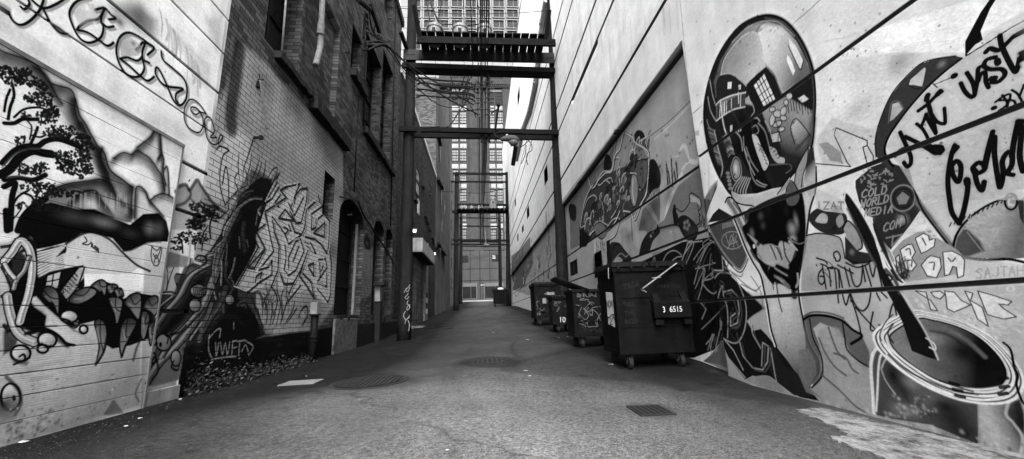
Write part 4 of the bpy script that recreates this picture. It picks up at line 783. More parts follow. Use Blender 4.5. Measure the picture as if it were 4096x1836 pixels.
holes_r = [  # louvred vents & small windows, px corners (x0 near, x1 far, y top at near, y bottom at near)
]
def rect_px(xn, xf, yt, yb, X):   # opening seen at near edge xn, far edge xf, top & bottom read at xn
    a, b = onX(xn, yt, X), onX(xn, yb, X); f = onX(xf, (yt+yb)/2, X); return (a[1], f[1], b[2], a[2])
vents = [rect_px(2384, 2362, 1120, 1200, XR), rect_px(2345, 2325, 1030, 1100, XR)]
VN = [rect_px(2188, 2176, 657, 725, XR), rect_px(2115, 2106, 820, 866, XR), rect_px(2093, 2086, 898, 925, XR), rect_px(2063, 2059, 790, 820, XR),
      rect_px(2074, 2069, 928, 960, XR), rect_px(2078, 2070, 335, 390, XR)]
WN = [rect_px(2294, 2270, 1035, 1095, XR)]
def hole_r(U, W):
    h = np.zeros(U.shape, bool)
    for y0, y1, z0, z1 in VN+WN+[rect_px(2388, 2362, 1000, 1075, XR)]: h |= (U > y0) & (U < y1) & (W > z0) & (W < z1)
    return h
VN.append(rect_px(2388, 2362, 1000, 1075, XR))
inv = Matrix.Translation((-XR, -4, 0))
def fix(o, root):   # keep world placement when parented to an unrotated empty
    if o.parent == root: o.matrix_parent_inverse = Matrix.Translation(-Vector(root.location))
    return o
fix(grid_wall('wall', XR, ys_r, zs_r, M_['conc'], rb, mr, hole_r, relief_r, joint_shade_r), rb)
b = MB(); b.box(XR+.5, -8, -.6, XR+18, 55, 25); fix(b.build('wall_core', M_['grey'], rb), rb)
b = MB(); b.box(XR-.02, -8, 25, XR+18.2, 55.2, 25.35); fix(b.build('parapet_cap', M_['pale'], rb), rb)
b = MB(); b.box(XR+.0, 55, -.6, XR+.5, 55.1, 25); fix(b.build('end_wall', M_['pale'], rb), rb)
for i, (y0, y1, z0, z1) in enumerate(VN):
    b = MB(); b.box(XR+.16, y0-.05, z0-.05, XR+.2, y1+.05, z1+.05); fix(b.build('vent', M_['black'], rb), rb)
    vb = C.objects[-1]
    b = MB(); n = max(4, int((z1-z0)/.14))
    for k in range(n):
        z = z0+(k+.5)*(z1-z0)/n; b.add([(XR+.01, y0, z-.03), (XR+.01, y1, z-.03), (XR+.14, y1, z+.04), (XR+.14, y0, z+.04)], [(0,1,2,3)])
    fix(b.build('louvre', M_['dark'], vb), rb)
for y0, y1, z0, z1 in WN:
    b = MB(); b.box(XR+.16, y0-.05, z0-.05, XR+.2, y1+.05, z1+.05); wd = fix(b.build('window', M_['glass'], rb), rb)
    b = MB()
    for t in (0, .5, 1): y = y0+(y1-y0)*t; b.box(XR+.11, y-.03, z0, XR+.15, y+.03, z1)
    fix(b.build('window_frame', M_['dark'], wd), rb)
# rain pipe high on the far part of the wall
b = MB(); pp = [onX(x, y, XR-.12) for x, y in [(2186, 0), (2170, 90), (2143, 330), (2120, 440), (2092, 515), (2065, 640)]]
b.tube(pp, .16, 10)
for p in pp[1:-1]: b.disc(p-np.array([0,0,.1]), .2, .2, 10)
fix(b.build('rain_pipe', mat('pale_pipe', .3, .7, 0, .3, 3), rb), rb)

# ------------------------------------------------------------------ LEFT 1: concrete wall, timber hoarding, 2: old brick building
ml = Mural(XL)
def paint_left(m):
    L, Fl, B = m.line, m.fill, m.blob
    rr = random.Random(8)
    # ---- hoarding & concrete: weathered whites
    m.view(0, 0, 1)
    Fl([(-400,-500),(985,-500),(906,56),(818,684),(706,1590),(706,1800),(-400,2300)], 250, .85, 2)
    Fl([(-300,1150),(560,1180),(560,1640),(0,1800),(-300,1900)], 178, .85, 60, grad=((100,1150,225),(300,1700,120)))  # greyer towards the foot: dirt, with some shade painted in
    Fl([(560,1000),(720,1000),(705,1600),(545,1640)], 160, .75, 6, grad=((640,1050,190),(640,1580,105)))
    Fl([(0,0),(60,90),(500,430),(717,578),(717,640),(400,460),(0,200)], 215, .5, 10)
    m.view(0, 0, 1.2578)
    # smoky patch and feather strokes above the lettering
    Fl([(560,30),(700,10),(790,100),(780,200),(640,110),(575,70)], 125, .8, 70); B(600,110,40,70,.8,30); B(700,90,60,95,.7,60); B(520,60,40,110,.6,30)
    for i in range(34): x = 790+i*6.5; y = 30+(i*9.4); L([(x, y), (x+12+rr.uniform(-5,5), y+60), (x+10+rr.uniform(-10,10), y+rr.uniform(100,170))], rr.uniform(4,14), rr.choice([245, 250, 130, 150, 180]), .5, 6)
    Fl([(1040,90),(1120,70),(1115,260),(1080,250)], 165, .5, 50); Fl([(860,140),(1060,330),(1050,460),(980,400)], 190, .5, 30)
    for x, y, r, v in [(30,140,60,200),(200,250,60,190),(420,330,80,195),(600,470,90,200),(780,610,80,190),(900,660,60,185)]: B(x, y, r, v, .5)
    # ---- lettering with soft grey shadow
    W = [[(40,-30),(36,20),(55,90),(100,125),(150,105),(200,50),(222,-10)], [(105,35),(125,46),(148,20),(140,-5)], [(150,-10),(215,40),(280,22),(335,-14)], [(215,40),(255,115),(300,162),(342,172)],
      [(450,-14),(385,8),(350,60),(362,120),(400,190),(450,215),(505,190),(520,140),(508,108),(515,70),(528,42)], [(388,150),(400,132),(440,106),(490,96),(515,70)], [(388,150),(440,163),(490,195),(540,230),(572,214)], [(478,50),(505,42),(530,42),(560,74),(582,92),(548,98)], [(508,112),(540,136),(572,132)],
      [(775,238),(700,185),(645,164),(603,188),(585,250),(600,320),(640,375),(695,386),(725,350),(718,300),(716,262),(728,225)], [(605,296),(640,288),(690,305),(716,285)], [(605,296),(650,330),(700,376),(742,406),(776,386)], [(684,250),(700,238),(722,214),(775,240),(742,276)], [(716,300),(752,316)],
      [(812,258),(820,300),(870,345),(920,390),(940,440),(935,500),(905,530),(870,500),(840,430),(800,348),(784,345),(786,380),(830,430),(920,446),(888,470),(884,500),(896,516)],
      [(1036,572),(1000,520),(960,500),(930,540),(930,610),(960,652),(1002,666),(1022,630),(1015,580),(990,545),(962,540),(964,562),(985,576),(1002,568)], [(1036,572),(1000,560)], [(1028,640),(1034,594),(1060,596),(1078,660),(1060,690),(1088,692)], [(1030,615),(1040,690),(1070,725),(1100,720),(1120,690),(1108,680),(1095,720)], [(1090,752),(1108,736),(1152,755),(1124,780),(1110,840),(1106,900),(1112,960),(1132,1030)], [(1118,930),(1136,838),(1150,920),(1150,1050)]]
    for p in W[:-2]: L([(x+9, y+13) for x, y in p], 12, 150, .8, 6)
    for p in W: L(p, 11 if p[0][0] < 1000 else 7, 20, 1, 1)
    B(300,150,30,30,.8,18); Fl([(365,60),(420,10),(470,20),(500,90),(400,130)], 170, .5, 10); B(440,40,18,245,.8); B(480,120,14,240,.8)
    Fl([(600,200),(650,180),(710,230),(700,280),(610,285)], 165, .6, 6); B(670,218,12,120,.8)
    # ---- mountain range
    ridge = [(-40,255),(30,275),(100,300),(165,335),(210,405),(260,430),(330,452),(358,520),(375,580),(405,625),(430,672),(470,740),(500,770),(530,855),(600,910),(645,945)]
    Fl(ridge+[(650,1100),(540,1100),(500,920),(380,700),(230,500),(100,380),(-40,330)], 175, .7, 16)
    m.ridge(ridge, -75, 70, 24, 26, 7, .75)
    for p in [[(150,340),(205,380),(250,470),(285,520)], [(385,620),(420,700),(470,760),(495,840),(515,900)], [(350,500),(350,560),(380,640)], [(490,745),(480,800),(520,880),(524,950)], [(645,940),(640,1010),(638,1095)]]: m.ridge(p, -34, 14, 16, 34, 5, .7)
    Fl([(545,795),(600,768),(660,756),(720,715),(752,668),(768,658),(785,680),(790,740),(803,790),(825,860),(832,985),(790,1000),(740,860),(700,830),(600,830)], 205, .7, 20)
    m.ridge([(548,797),(580,775),(605,768),(640,778),(665,757),(700,775),(735,800),(770,850),(795,890),(808,960)], -20, 60, 15, 28, 6, .75)
    m.ridge([(668,742),(700,718),(735,690),(752,664),(768,657),(785,680),(790,745),(795,775)], -10, 66, 14, 22, 6, .8)
    m.ridge([(775,800),(790,778),(803,800),(800,860),(815,930)], -12, 40, 11, 30, 5, .7); m.ridge([(808,850),(820,838),(828,880),(832,985)], -10, 30, 9, 30, 4, .7)
    Fl([(660,945),(690,940),(716,968),(722,1000),(760,1040),(800,1090),(655,1095)], 220, .7, 12); m.ridge([(655,1095),(660,960),(680,938),(712,965),(724,1000),(760,1040),(800,1085)], 16, 44, 12, 30, 5, .7)
    Fl([(735,1005),(790,975),(850,990),(850,1085),(800,1080)], 215, .6, 12); m.ridge([(735,1008),(765,985),(795,975),(822,980),(850,996)], 0, 46, 11, 32, 5, .7)
    L([(545,795),(560,800)], 4, 60)
    # dark rounded hills
    Fl([(240,945),(320,925),(400,915),(460,905),(520,925),(560,985),(640,1060),(640,1120),(200,1120),(180,1020)], 105, .85, 14)
    m.ridge([(245,948),(290,932),(330,922),(420,910),(470,903),(505,910),(535,930),(560,985),(600,1030),(640,1060)], -8, 52, 18, 20, 6, .8)
    B(440,1030,46,225,.9,34); B(380,1040,30,170,.7,24); B(540,1040,40,215,.8,44); B(600,1060,24,190,.7,24)
    m.ridge([(330,1020),(365,985),(400,963),(440,958),(470,975),(485,1010),(515,1045),(545,1088)], -20, 46, 14, 18, 6, .8)
    for i in range(40): x = rr.uniform(320, 620); L([(x, 960+abs(x-470)*.2), (x+rr.uniform(-4,4), 1040+abs(x-470)*.2)], 2.5, rr.choice([40, 190]), .25, 2)
    m.view(0, 800, 1.1152)
    Fl([(50,180),(75,90),(120,40),(200,10),(320,40),(400,40),(480,80),(560,110),(620,62),(690,58),(725,95),(738,150),(730,188),(690,186),(640,190),(565,225),(530,230),(480,172),(400,146),(340,150),(280,188),(200,210),(120,225),(60,240)], 20, 1, 5)
    B(300,75,80,90,.6,30); B(440,100,60,150,.6,24); B(500,60,40,170,.6,24); B(650,128,26,150,.6,30); B(690,130,24,120,.5,34); B(560,150,40,70,.7,22); B(200,150,60,20,.8,40)
    Fl([(130,230),(210,212),(285,190),(345,153),(400,148),(470,178),(530,236),(575,226),(640,194),(690,190),(728,192),(722,330),(600,300),(560,330),(130,330)], 205, .75, 3)
    L([(270,196),(345,152),(400,147),(470,178),(530,238),(590,290),(650,318)], 8, 22, .95, 3); L([(530,230),(570,224),(640,192),(700,188)], 4, 40, .8, 2)
    L([(355,165),(365,185),(345,195),(370,200),(385,190),(385,210)], 2.4, 40); m.text('AJUX', 385, 208, 420, 235, 16, 2, 60); L([(660,205),(655,250),(668,290),(690,285),(705,215)], 2.4, 60); L([(655,205),(680,225),(700,210),(680,260),(665,240)], 2.4, 60); L([(670,280),(678,245),(692,280)], 2, 60)
    B(325,257,7,60,.9)
    # ---- big branching tree on the left
    m.view(0, 0, 1.2578)
    TR = [([(-30,880),(20,850),(70,790),(130,760),(190,770),(230,775)], 34), ([(-20,820),(40,760),(100,735),(160,735),(200,710),(260,700),(330,720),(380,740)], 22), ([(-10,620),(40,620),(80,600),(120,600),(160,600)], 16), ([(10,600),(20,540),(40,480),(30,420)], 12), ([(-10,560),(0,500),(20,450)], 10), ([(40,590),(90,550),(160,540),(200,550)], 9), ([(120,735),(150,670),(160,640)], 12), ([(130,680),(170,690),(200,680)], 8), ([(120,700),(130,640),(110,610)], 7), ([(40,760),(60,720),(60,690)], 6), ([(70,800),(65,880)], 6),
          ([(-10,905),(60,895),(140,905),(200,880)], 20), ([(230,775),(260,800),(290,850)], 10), ([(200,770),(250,790),(330,810)], 9), ([(20,1155),(25,1060),(30,990),(45,920),(-10,940)], 22), ([(30,1040),(60,990),(110,960)], 9), ([(60,1160),(90,1090),(150,1030),(200,1000)], 26), ([(150,1030),(130,990),(90,970)], 10), ([(150,1010),(160,960),(140,930)], 8), ([(30,1110),(70,1060),(80,1030)], 5), ([(5,1160),(0,1060)], 24)]
    for p, w_ in TR: L(p, w_, 24, 1, 1.5)
    L([(-20,840),(40,780),(100,752),(170,748)], 8, 95, .6, 4); L([(0,895),(70,888),(130,896)], 4, 110, .5, 2)
    CL = [(0,370,40,40,60),(60,370,50,30,60),(100,360,30,20,40),(40,410,50,24,50),(100,400,60,25,50),(150,420,50,20,40),(190,440,40,16,30),(130,490,40,25,30),(100,490,16,16,10),(180,490,60,30,50),(200,530,60,24,40),(230,560,40,26,40),(190,590,40,40,50),(240,580,30,40,40),(100,580,24,18,16),(70,700,28,24,22),(240,660,50,30,40),(300,660,60,30,50),(340,690,60,24,40),(270,680,60,24,40),(390,700,40,26,40),(400,740,50,26,46),(300,780,60,24,40),(350,800,60,40,60),(300,830,50,30,50),(340,850,60,30,60),(400,800,40,50,50),(420,850,30,26,30),(390,880,24,26,20),(130,860,70,24,50),(90,850,30,26,26),(180,840,40,26,36),(130,940,60,30,50),(210,940,50,30,46),(190,980,60,20,30),(250,970,50,24,30),(330,970,50,20,30),(80,1035,26,20,18),(210,1050,80,24,40),(170,1020,40,20,24)]
    for x, y, rx, ry, n in CL:
        for k in range(n):
            a_, q_ = rr.uniform(0, 6.28), math.sqrt(rr.random()); cx, cy = x+rx*q_*math.cos(a_), y+ry*q_*math.sin(a_)
            Fl(m.ell(cx, cy, rr.uniform(5, 11), rr.uniform(4.5, 8), rr.uniform(0, 90), n=8), rr.choice([26, 34, 48]), .95, 1)
    # ---- second small range and trees on the strip by the corner
    Fl([(862,960),(900,935),(940,930),(960,950),(990,905),(1010,930),(1040,980),(1075,1030),(1110,1060),(1140,1075),(1100,1155),(860,1155)], 150, .7, 10, grad=((980,930,110),(960,1120,180)))
    L([(864,965),(900,938),(935,930),(955,955),(990,907),(1012,935),(1045,985),(1080,1030),(1130,1070)], 16, 50, .85, 8); L([(870,1040),(930,1020),(960,980),(950,955)], 14, 60, .8, 8); L([(960,1000),(1000,1040),(1010,1010)], 12, 70, .7, 8)
    L([(950,912),(955,905)], 3, 60)
    for x, y, rx, ry, n in [(1000,1040,50,24,50),(1060,1055,50,26,50),(1010,1090,40,30,40),(990,1130,44,24,40),(1080,1090,40,26,40)]:
        for k in range(n):
            a_, q_ = rr.uniform(0, 6.28), math.sqrt(rr.random()); Fl(m.ell(x+rx*q_*math.cos(a_), y+ry*q_*math.sin(a_), rr.uniform(4,9), rr.uniform(4,7), n=8), rr.choice([28, 40]), .9, 1)
    m.view(0, 800, 1.1152)
    for x, y, rx, ry, n in [(870,95,40,14,40),(850,110,30,20,26),(800,180,40,16,40),(830,150,40,16,36),(860,180,40,22,40),(900,170,30,26,34),(930,60,40,20,34),(880,120,30,14,24),(790,215,30,12,22)]:
        for k in range(n):
            a_, q_ = rr.uniform(0, 6.28), math.sqrt(rr.random()); Fl(m.ell(x+rx*q_*math.cos(a_), y+ry*q_*math.sin(a_), rr.uniform(3.5,8), rr.uniform(3,6), n=8), rr.choice([26, 38]), .92, 1)
    for p, w_ in [([(815,235),(812,195),(800,165)], 8), ([(870,220),(868,180),(850,150)], 7), ([(900,225),(905,190),(920,160)], 6), ([(868,130),(880,100),(865,80)], 6), ([(940,170),(935,120),(950,60)], 9), ([(905,150),(925,120)], 6)]: L(p, w_, 24, 1, 1)
    Fl([(725,250),(760,230),(860,260),(870,300),(720,300)], 60, .7, 8)
    L([(850,160),(845,250),(835,300)], 9, 200, .95, 2); 
    # hut and reeds on the strip
    Fl([(775,345),(785,325),(832,330),(822,365),(815,400),(790,400)], 26, 1, 1.5); 
    for k in range(6): L([(780, 336+k*6), (828, 338+k*6)], 2, 120, .8)
    Fl([(792,368),(812,368),(808,398),(794,398)], 90)
    for p in [[(720,410),(735,350),(722,300)], [(740,405),(760,340),(775,300)], [(745,400),(748,330),(740,285)], [(728,400),(715,340),(735,300)], [(825,330),(845,295),(850,260)], [(800,410),(795,460),(790,480)]]: L(p, 4, 28, .95, 1)
    L([(695,415),(760,410),(790,420)], 6, 26); Fl([(690,450),(705,420),(760,420),(770,455),(740,495),(690,495)], 22, .95, 3)
    L([(725,400),(740,340),(760,320)], 6, 180, .8, 2)
    # ---- houses on the hill
    Fl([(130,230),(200,210),(276,198),(272,230),(258,250),(265,305),(350,290),(355,385),(300,420),(260,470),(210,500),(140,420),(125,330)], 24, 1, 2)
    for k in range(9): L([(138+k*1, 238+k*13), (185+k*4, 228+k*9), (268-k*9, 205+k*9)], 6, 215, .95, 1.5)
    for k in range(7): L([(150, 330+k*0), (150, 331)], 2, 215, 0); L([(222-k*4, 262+k*9), (262, 242+k*10)], 5, 215, .9, 1.5)
    Fl([(188,340),(245,322),(230,400),(180,385)], 215, .95, 2); L([(213,335),(205,392)], 4, 26); L([(185,365),(238,355)], 4, 26)
    Fl([(262,390),(330,305),(350,300),(352,345),(300,410),(262,450)], 190, .9, 2); 
    for k in range(6): L([(262+k*9, 395-k*14), (285+k*8, 415-k*14)], 4, 26)
    B(335,345,12,210,.9,10); L([(315,380),(350,375)], 5, 26); L([(320,400),(355,300)], 6, 26)
    for k in range(5): L([(240+k*12, 425+k*4), (300+k*6, 350+k*12)], 3.5, 140, .8)
    # ---- leaf / pod row
    Fl([(155,430),(230,390),(280,450),(400,370),(440,360),(500,380),(530,440),(600,415),(690,430),(695,560),(640,620),(560,650),(480,665),(440,640),(400,540),(320,560),(240,520),(170,470)], 16, 1, 4)
    PD = [[(160,430),(165,400),(190,385),(225,400),(240,440),(235,520),(215,470),(190,445)], [(285,455),(300,420),(340,395),(385,390),(410,410),(385,440),(330,465)], [(245,510),(280,490),(315,505),(330,550),(300,575),(265,540)], [(385,385),(420,358),(445,362),(455,385),(445,430),(425,400)], [(455,385),(485,375),(505,390),(470,420)], [(460,440),(495,432),(525,450),(520,500),(500,560),(490,520),(478,470)], [(490,400),(520,395),(530,430),(500,425)],
          [(535,460),(560,425),(600,415),(612,440),(608,500),(595,535),(560,490)], [(620,480),(640,440),(675,427),(688,450),(680,520),(650,500)], [(400,545),(425,530),(450,560),(455,620),(440,680),(405,735),(420,660),(412,600)], [(520,560),(550,525),(590,545),(560,610),(535,660),(522,700),(512,640)], [(612,505),(640,500),(648,540),(625,620),(608,600)], [(645,560),(670,545),(668,600),(655,650),(645,620)], [(590,640),(610,600),(590,700),(575,710)]]
    for k, p in enumerate(PD):
        if k == 13: continue
        Fl(p, 112, 1, 2, sm=True, grad=((p[0][0], p[0][1]-10, 75), (p[-1][0], p[-1][1]+20, 140))); L(p, 6, 14, 1, 1.2, closed=True)
        c = np.mean(p, 0); L([tuple(p[1]), tuple(c), tuple(p[len(p)//2])], 3, 24, .9, 1); L([(p[0][0]*.6+c[0]*.4, p[0][1]*.6+c[1]*.4), (c[0]-4, c[1]+16)], 5, 170, .5, 3)
    L([(405,735),(440,680),(455,610)], 10, 30, .8, 4); L([(522,700),(540,650)], 10, 30, .8, 4); L([(612,615),(590,660),(575,715)], 10, 50, .8, 5)
    # ---- ogre: arms, snout, eyes
    Fl([(-60,200),(60,170),(110,170),(135,230),(128,330),(110,430),(150,470),(230,540),(330,590),(400,640),(410,690),(360,740),(200,800),(-60,830)], 190, .8, 14)
    Fl([(0,300),(30,250),(60,240),(85,260),(70,320),(40,370),(20,340)], 30, 1, 3, sm=True); Fl([(60,560),(80,480),(110,400),(130,330),(150,340),(165,420),(250,530),(330,560),(250,590),(190,600),(110,590)], 18, 1, 12)
    for p in [[(0,300),(20,230),(60,170),(105,175),(130,225),(130,320),(100,430),(80,520),(60,590)], [(30,300),(60,240),(90,225),(100,270),(85,360),(60,450),(50,540)], [(-20,300),(20,350),(60,290)], [(0,490),(30,560),(70,600),(130,590)], [(20,370),(60,310)], [(-20,210),(30,200),(60,168)], [(130,440),(180,490),(240,560),(330,600),(390,640)], [(170,580),(230,600),(270,640),(310,650)], [(-10,560),(20,600),(60,640),(100,660),(150,640)], [(0,330),(40,420),(45,500)], [(35,350),(20,440),(70,520)], [(-20,430),(20,470),(10,560)]]: L(p, 11, 20, .96, 2.5)
    for p in [[(50,190),(90,200),(112,240),(112,320),(90,420)], [(10,320),(50,400),(70,440)], [(20,600),(70,640),(110,650)], [(10,520),(40,590)], [(120,460),(170,510),(230,590),(330,620)]]: L(p, 16, 235, .85, 6)
    B(110,520,30,40,.8,50); L([(150,600),(230,620),(280,650)], 16, 35, .8, 8)
    m.view(0, 900, 1.65)
    Fl([(40,420),(95,330),(150,280),(190,300),(205,430),(230,480),(300,560),(345,610),(250,655),(170,690),(80,665),(30,600),(10,480)], 20, 1, 8)
    Fl([(-20,700),(30,690),(80,760),(60,800),(20,840),(-20,860)], 30, .9, 14); Fl([(45,205),(90,180),(128,200),(120,260),(80,330),(40,300)], 60, .9, 6); Fl([(20,300),(50,360),(20,420),(-10,340)], 22, .9, 5)
    Fl([(150,480),(200,475),(250,530),(330,600),(400,660),(450,700),(560,740),(610,800),(600,900),(480,900),(420,790),(330,720),(260,680),(270,600),(190,540)], 205, .9, 10, grad=((300,620,225),(560,860,185)))
    B(200,600,60,18,.95,50)
    m.limb([(8,470),(24,570),(60,680),(110,740),(190,775)], 34, 195, 7); m.limb([(-10,240),(40,180),(95,105),(150,150),(172,240),(170,340),(145,470),(105,590),(92,640)], 32, 205, 8); m.limb([(150,215),(120,300),(70,360),(50,420)], 18, 150, 6); m.limb([(-10,260),(20,310),(55,350)], 16, 190, 5)
    L([(250,680),(310,705),(360,740),(400,780),(455,795)], 13, 18, 1, 3); L([(130,720),(180,700),(240,700),(260,730)], 18, 20, .9, 7); L([(70,670),(160,690),(250,672),(340,668)], 8, 20, .9, 3)
    m.view(0, 800, 1.1152)
    for x, y, rx, ry in [(185,625,42,34),(65,685,44,36),(165,665,24,18),(285,520,40,28),(350,578,18,18),(20,880,44,60)]:
        Fl(m.ell(x, y, rx, ry), 200, 1, 2, grad=((x-rx/2, y-ry/2, 235), (x+rx, y+ry, 110))); L(m.ell(x, y, rx, ry), 8, 18, 1, 1.5, sm=False, closed=True)
    L([(60,700),(75,690),(85,700),(80,720),(55,722)], 7, 18); L([(160,640),(180,655),(200,650)], 5, 18); L([(255,530),(285,540),(305,560)], 7, 18); Fl(m.ell(35, 885, 9, 14), 15); L([(40,720),(90,730)], 14, 60, .7, 8); L([(35,735),(105,705)], 7, 18)
    B(-10,920,60,20,.9,60); L([(0,790),(30,820),(60,860),(66,910),(40,960)], 10, 40, .8, 6); B(10,960,60,120,.7,50)
    for p in [[(100,760),(160,740),(260,720)], [(120,800),(200,790)]]: L(p, 14, 150, .4, 10)
    for i in range(60): B(rr.uniform(0, 620), rr.uniform(800, 1000), rr.uniform(2, 6), rr.choice([70, 90, 215]), .6)
    for x, y in [(205,1521-0)]: pass
    for i in range(90): x = rr.uniform(0, 260); y = 1100-(x)*.32-abs(rr.gauss(0, 55)); B(x, y, rr.uniform(4, 11), rr.choice([45, 60, 80, 205]), .6)
    Fl([(440,960),(480,895),(490,892),(530,950),(470,962)], 70, .7, 6); L([(600,900),(585,860),(612,800)], 8, 60, .6, 4)
    for x, y in [(230,800),(325,975),(120,830),(480,780)]: B(x, y, 9, 70, .7, 5)
    Fl([(-20,1080),(120,1030),(330,990),(560,960),(620,930),(620,1000),(0,1200)], 95, .45, 26)
    # ---- black ground behind the roots, climbing the brick
    m.view(700, 700, 1.234)
    Fl([(330,90),(380,40),(420,10),(480,20),(470,90),(450,150),(420,240),(400,300),(400,400),(360,450),(310,550),(310,610),(360,640),(400,700),(440,790),(330,840),(170,850),(-20,860),(-30,600),(60,540),(130,450),(180,360),(230,280),(260,200),(290,150)], 15, 1, 8)
    # ---- muscular root shapes on the strip and the brick
    m.view(0, 800, 1.1152)
    Fl([(640,830),(700,640),(720,560),(750,480),(820,300),(900,260),(960,200),(1010,150),(1142,60),(1142,660),(830,640),(800,800),(720,820)], 24, .9, 10)
    Fl([(655,640),(680,540),(700,500),(830,500),(835,520),(760,590),(700,620)], 20, .95, 5); Fl([(640,830),(655,770),(700,700),(760,650),(830,630),(800,800),(700,830)], 120, .8, 8)
    for p, w_ in [([(650,820),(700,740),(760,680),(830,600),(880,520),(920,440),(960,330),(985,230)], 44), ([(720,700),(770,620),(830,560),(900,480)], 30), ([(700,560),(740,500),(800,430),(850,340),(930,290)], 34), ([(680,520),(720,470),(770,430)], 22), ([(930,250),(965,235),(1000,180),(1020,110),(1060,60)], 28), ([(890,620),(930,540),(980,480),(1000,420)], 34), ([(850,620),(900,550)], 20)]:
        L(p, w_, 125, .95, 3, taper=.3); L([(x-w_*.45, y-2) for x, y in p], 6, 16, .95, 1.5); L([(x+w_*.42, y+3) for x, y in p], 7, 16, .95, 1.5); L([(x-w_*.12, y) for x, y in p], w_*.22, 185, .6, 4); L([(x+w_*.2, y+2) for x, y in p], w_*.14, 60, .6, 3)
    for x, y, rx, ry in [(730,635,34,38),(885,405,36,30),(785,705,22,36),(680,705,16,24),(1025,445,20,24),(895,270,26,22),(1005,150,14,40),(870,470,26,30)]:
        Fl(m.ell(x, y, rx, ry), 120, 1, 2, grad=((x-rx/2, y-ry/2, 160), (x+rx, y+ry, 60))); L(m.ell(x, y, rx, ry), 6, 16, 1, 1.5, sm=False, closed=True)
    Fl(m.ell(716, 645, 7, 12), 14); L([(735,600),(750,615),(745,640)], 6, 16); L([(775,720),(765,745),(790,760),(800,740)], 7, 16); L([(870,262),(900,270),(920,262)], 4, 20); L([(868,275),(895,285)], 8, 215, .9, 3)
    for k in range(7): L([(860+k*9, 380+k*2), (868+k*8, 430)], 2.5, 20)
    for p in [[(655,770),(690,700),(705,760),(680,800)], [(700,640),(680,660),(660,740)], [(760,600),(800,590),(830,560)]]: L(p, 9, 20, .9, 3)
    m.view(850, 700, 2.1)
    for p, w_, v in [([(340,135),(290,145),(240,190),(180,255),(145,340)], 14, 120), ([(205,330),(140,390),(100,470),(92,510)], 20, 135), ([(150,400),(120,470)], 12, 150), ([(215,325),(150,440),(100,540),(40,600),(0,650)], 22, 110), ([(30,640),(8,760),(10,900),(22,1030)], 20, 105), ([(50,640),(78,750),(72,920)], 18, 125), ([(120,540),(122,640),(108,770)], 12, 90), ([(265,420),(255,480),(272,550)], 34, 75), ([(225,520),(232,610)], 16, 85), ([(290,550),(302,600)], 14, 90), ([(190,700),(172,790),(135,880)], 20, 95), ([(60,1000),(90,1080),(95,1150)], 26, 85), ([(0,900),(20,1000),(30,1040)], 16, 120), ([(210,60),(200,90),(210,140),(230,160)], 16, 190), ([(190,150),(165,175),(200,200)], 12, 190), ([(410,270),(385,300),(400,330)], 22, 150), ([(380,330),(365,420)], 16, 95), ([(150,860),(180,920),(150,1000)], 14, 70), ([(340,960),(400,1000),(420,1100)], 14, 90)]: m.limb(p, w_, v, 4)
    Fl(m.ell(248, 1078, 24, 26), 95, 1, 3); Fl([(300,1080),(360,1090),(340,1120)], 90, .9, 4)
    # ---- dark mass on the brick with spikes
    m.view(700, 700, 1.234)
    for p, w_, v in [([(250,560),(230,620),(180,700),(120,800)], 30, 70), ([(330,130),(300,200),(270,260),(230,360),(200,450)], 22, 90), ([(370,100),(340,110),(310,130),(280,210)], 10, 130), ([(340,240),(335,300),(345,370)], 26, 60), ([(400,660),(415,720),(430,780)], 18, 60), ([(180,640),(160,700),(130,760)], 20, 110), ([(240,700),(300,700),(340,740)], 12, 50), ([(310,640),(340,630),(350,650)], 16, 80), ([(120,570),(150,560),(190,570)], 12, 90), ([(260,430),(250,500),(290,560)], 14, 70)]: L(p, w_, v, .8, 7); L([(x+w_*.5, y) for x, y in p], 5, 14, .9, 2)
    L([(500,0),(470,60),(440,150),(425,240)], 34, 45, .5, 16)
    m.view(800, 0, 1.2583)
    for p in [[(200,910),(192,840),(198,770)], [(215,930),(220,850),(250,760),(270,690),(262,740)], [(230,900),(250,840),(262,760)], [(250,930),(285,850),(300,790)], [(270,930),(300,860),(310,810)], [(290,960),(320,880),(330,810)], [(300,970),(350,880),(370,850),(390,850),(370,920)], [(340,980),(370,910),(385,880)], [(320,1000),(360,940),(400,870),(385,910)], [(330,850),(335,900)], [(240,960),(235,880),(215,830)], [(190,960),(175,900),(200,860)]]: L(p, 7, 22, .95, 2, taper=.7)
    Fl([(205,930),(260,850),(330,880),(370,930),(340,1010),(300,1060),(200,1050),(180,990)], 30, .75, 16)
    for p in [[(130,1040),(160,1000),(200,960),(240,940)], [(160,1090),(200,1040),(260,1000),(310,1000)], [(110,1100),(150,1060)], [(185,930),(195,960),(180,990)]]: L(p, 12, 130, .8, 4); L([(x-6, y-5) for x, y in p], 4, 18, .9)
    # pale whitewash over the lower brick (laid beneath the drawing)
    # ---- wildstyle piece
    m.view(700, 700, 1.234)
    PC = [(405,290),(440,180),(480,90),(560,70),(600,50),(650,80),(660,180),(700,160),(740,190),(775,240),(770,330),(760,420),(775,500),(770,590),(750,640),(700,600),(660,560),(600,580),(560,560),(500,560),(440,550),(380,580),(310,560),(300,540),(360,440),(400,360)]
    Fl(PC, 205, .8, 4)
    m.view(850, 700, 2.1)
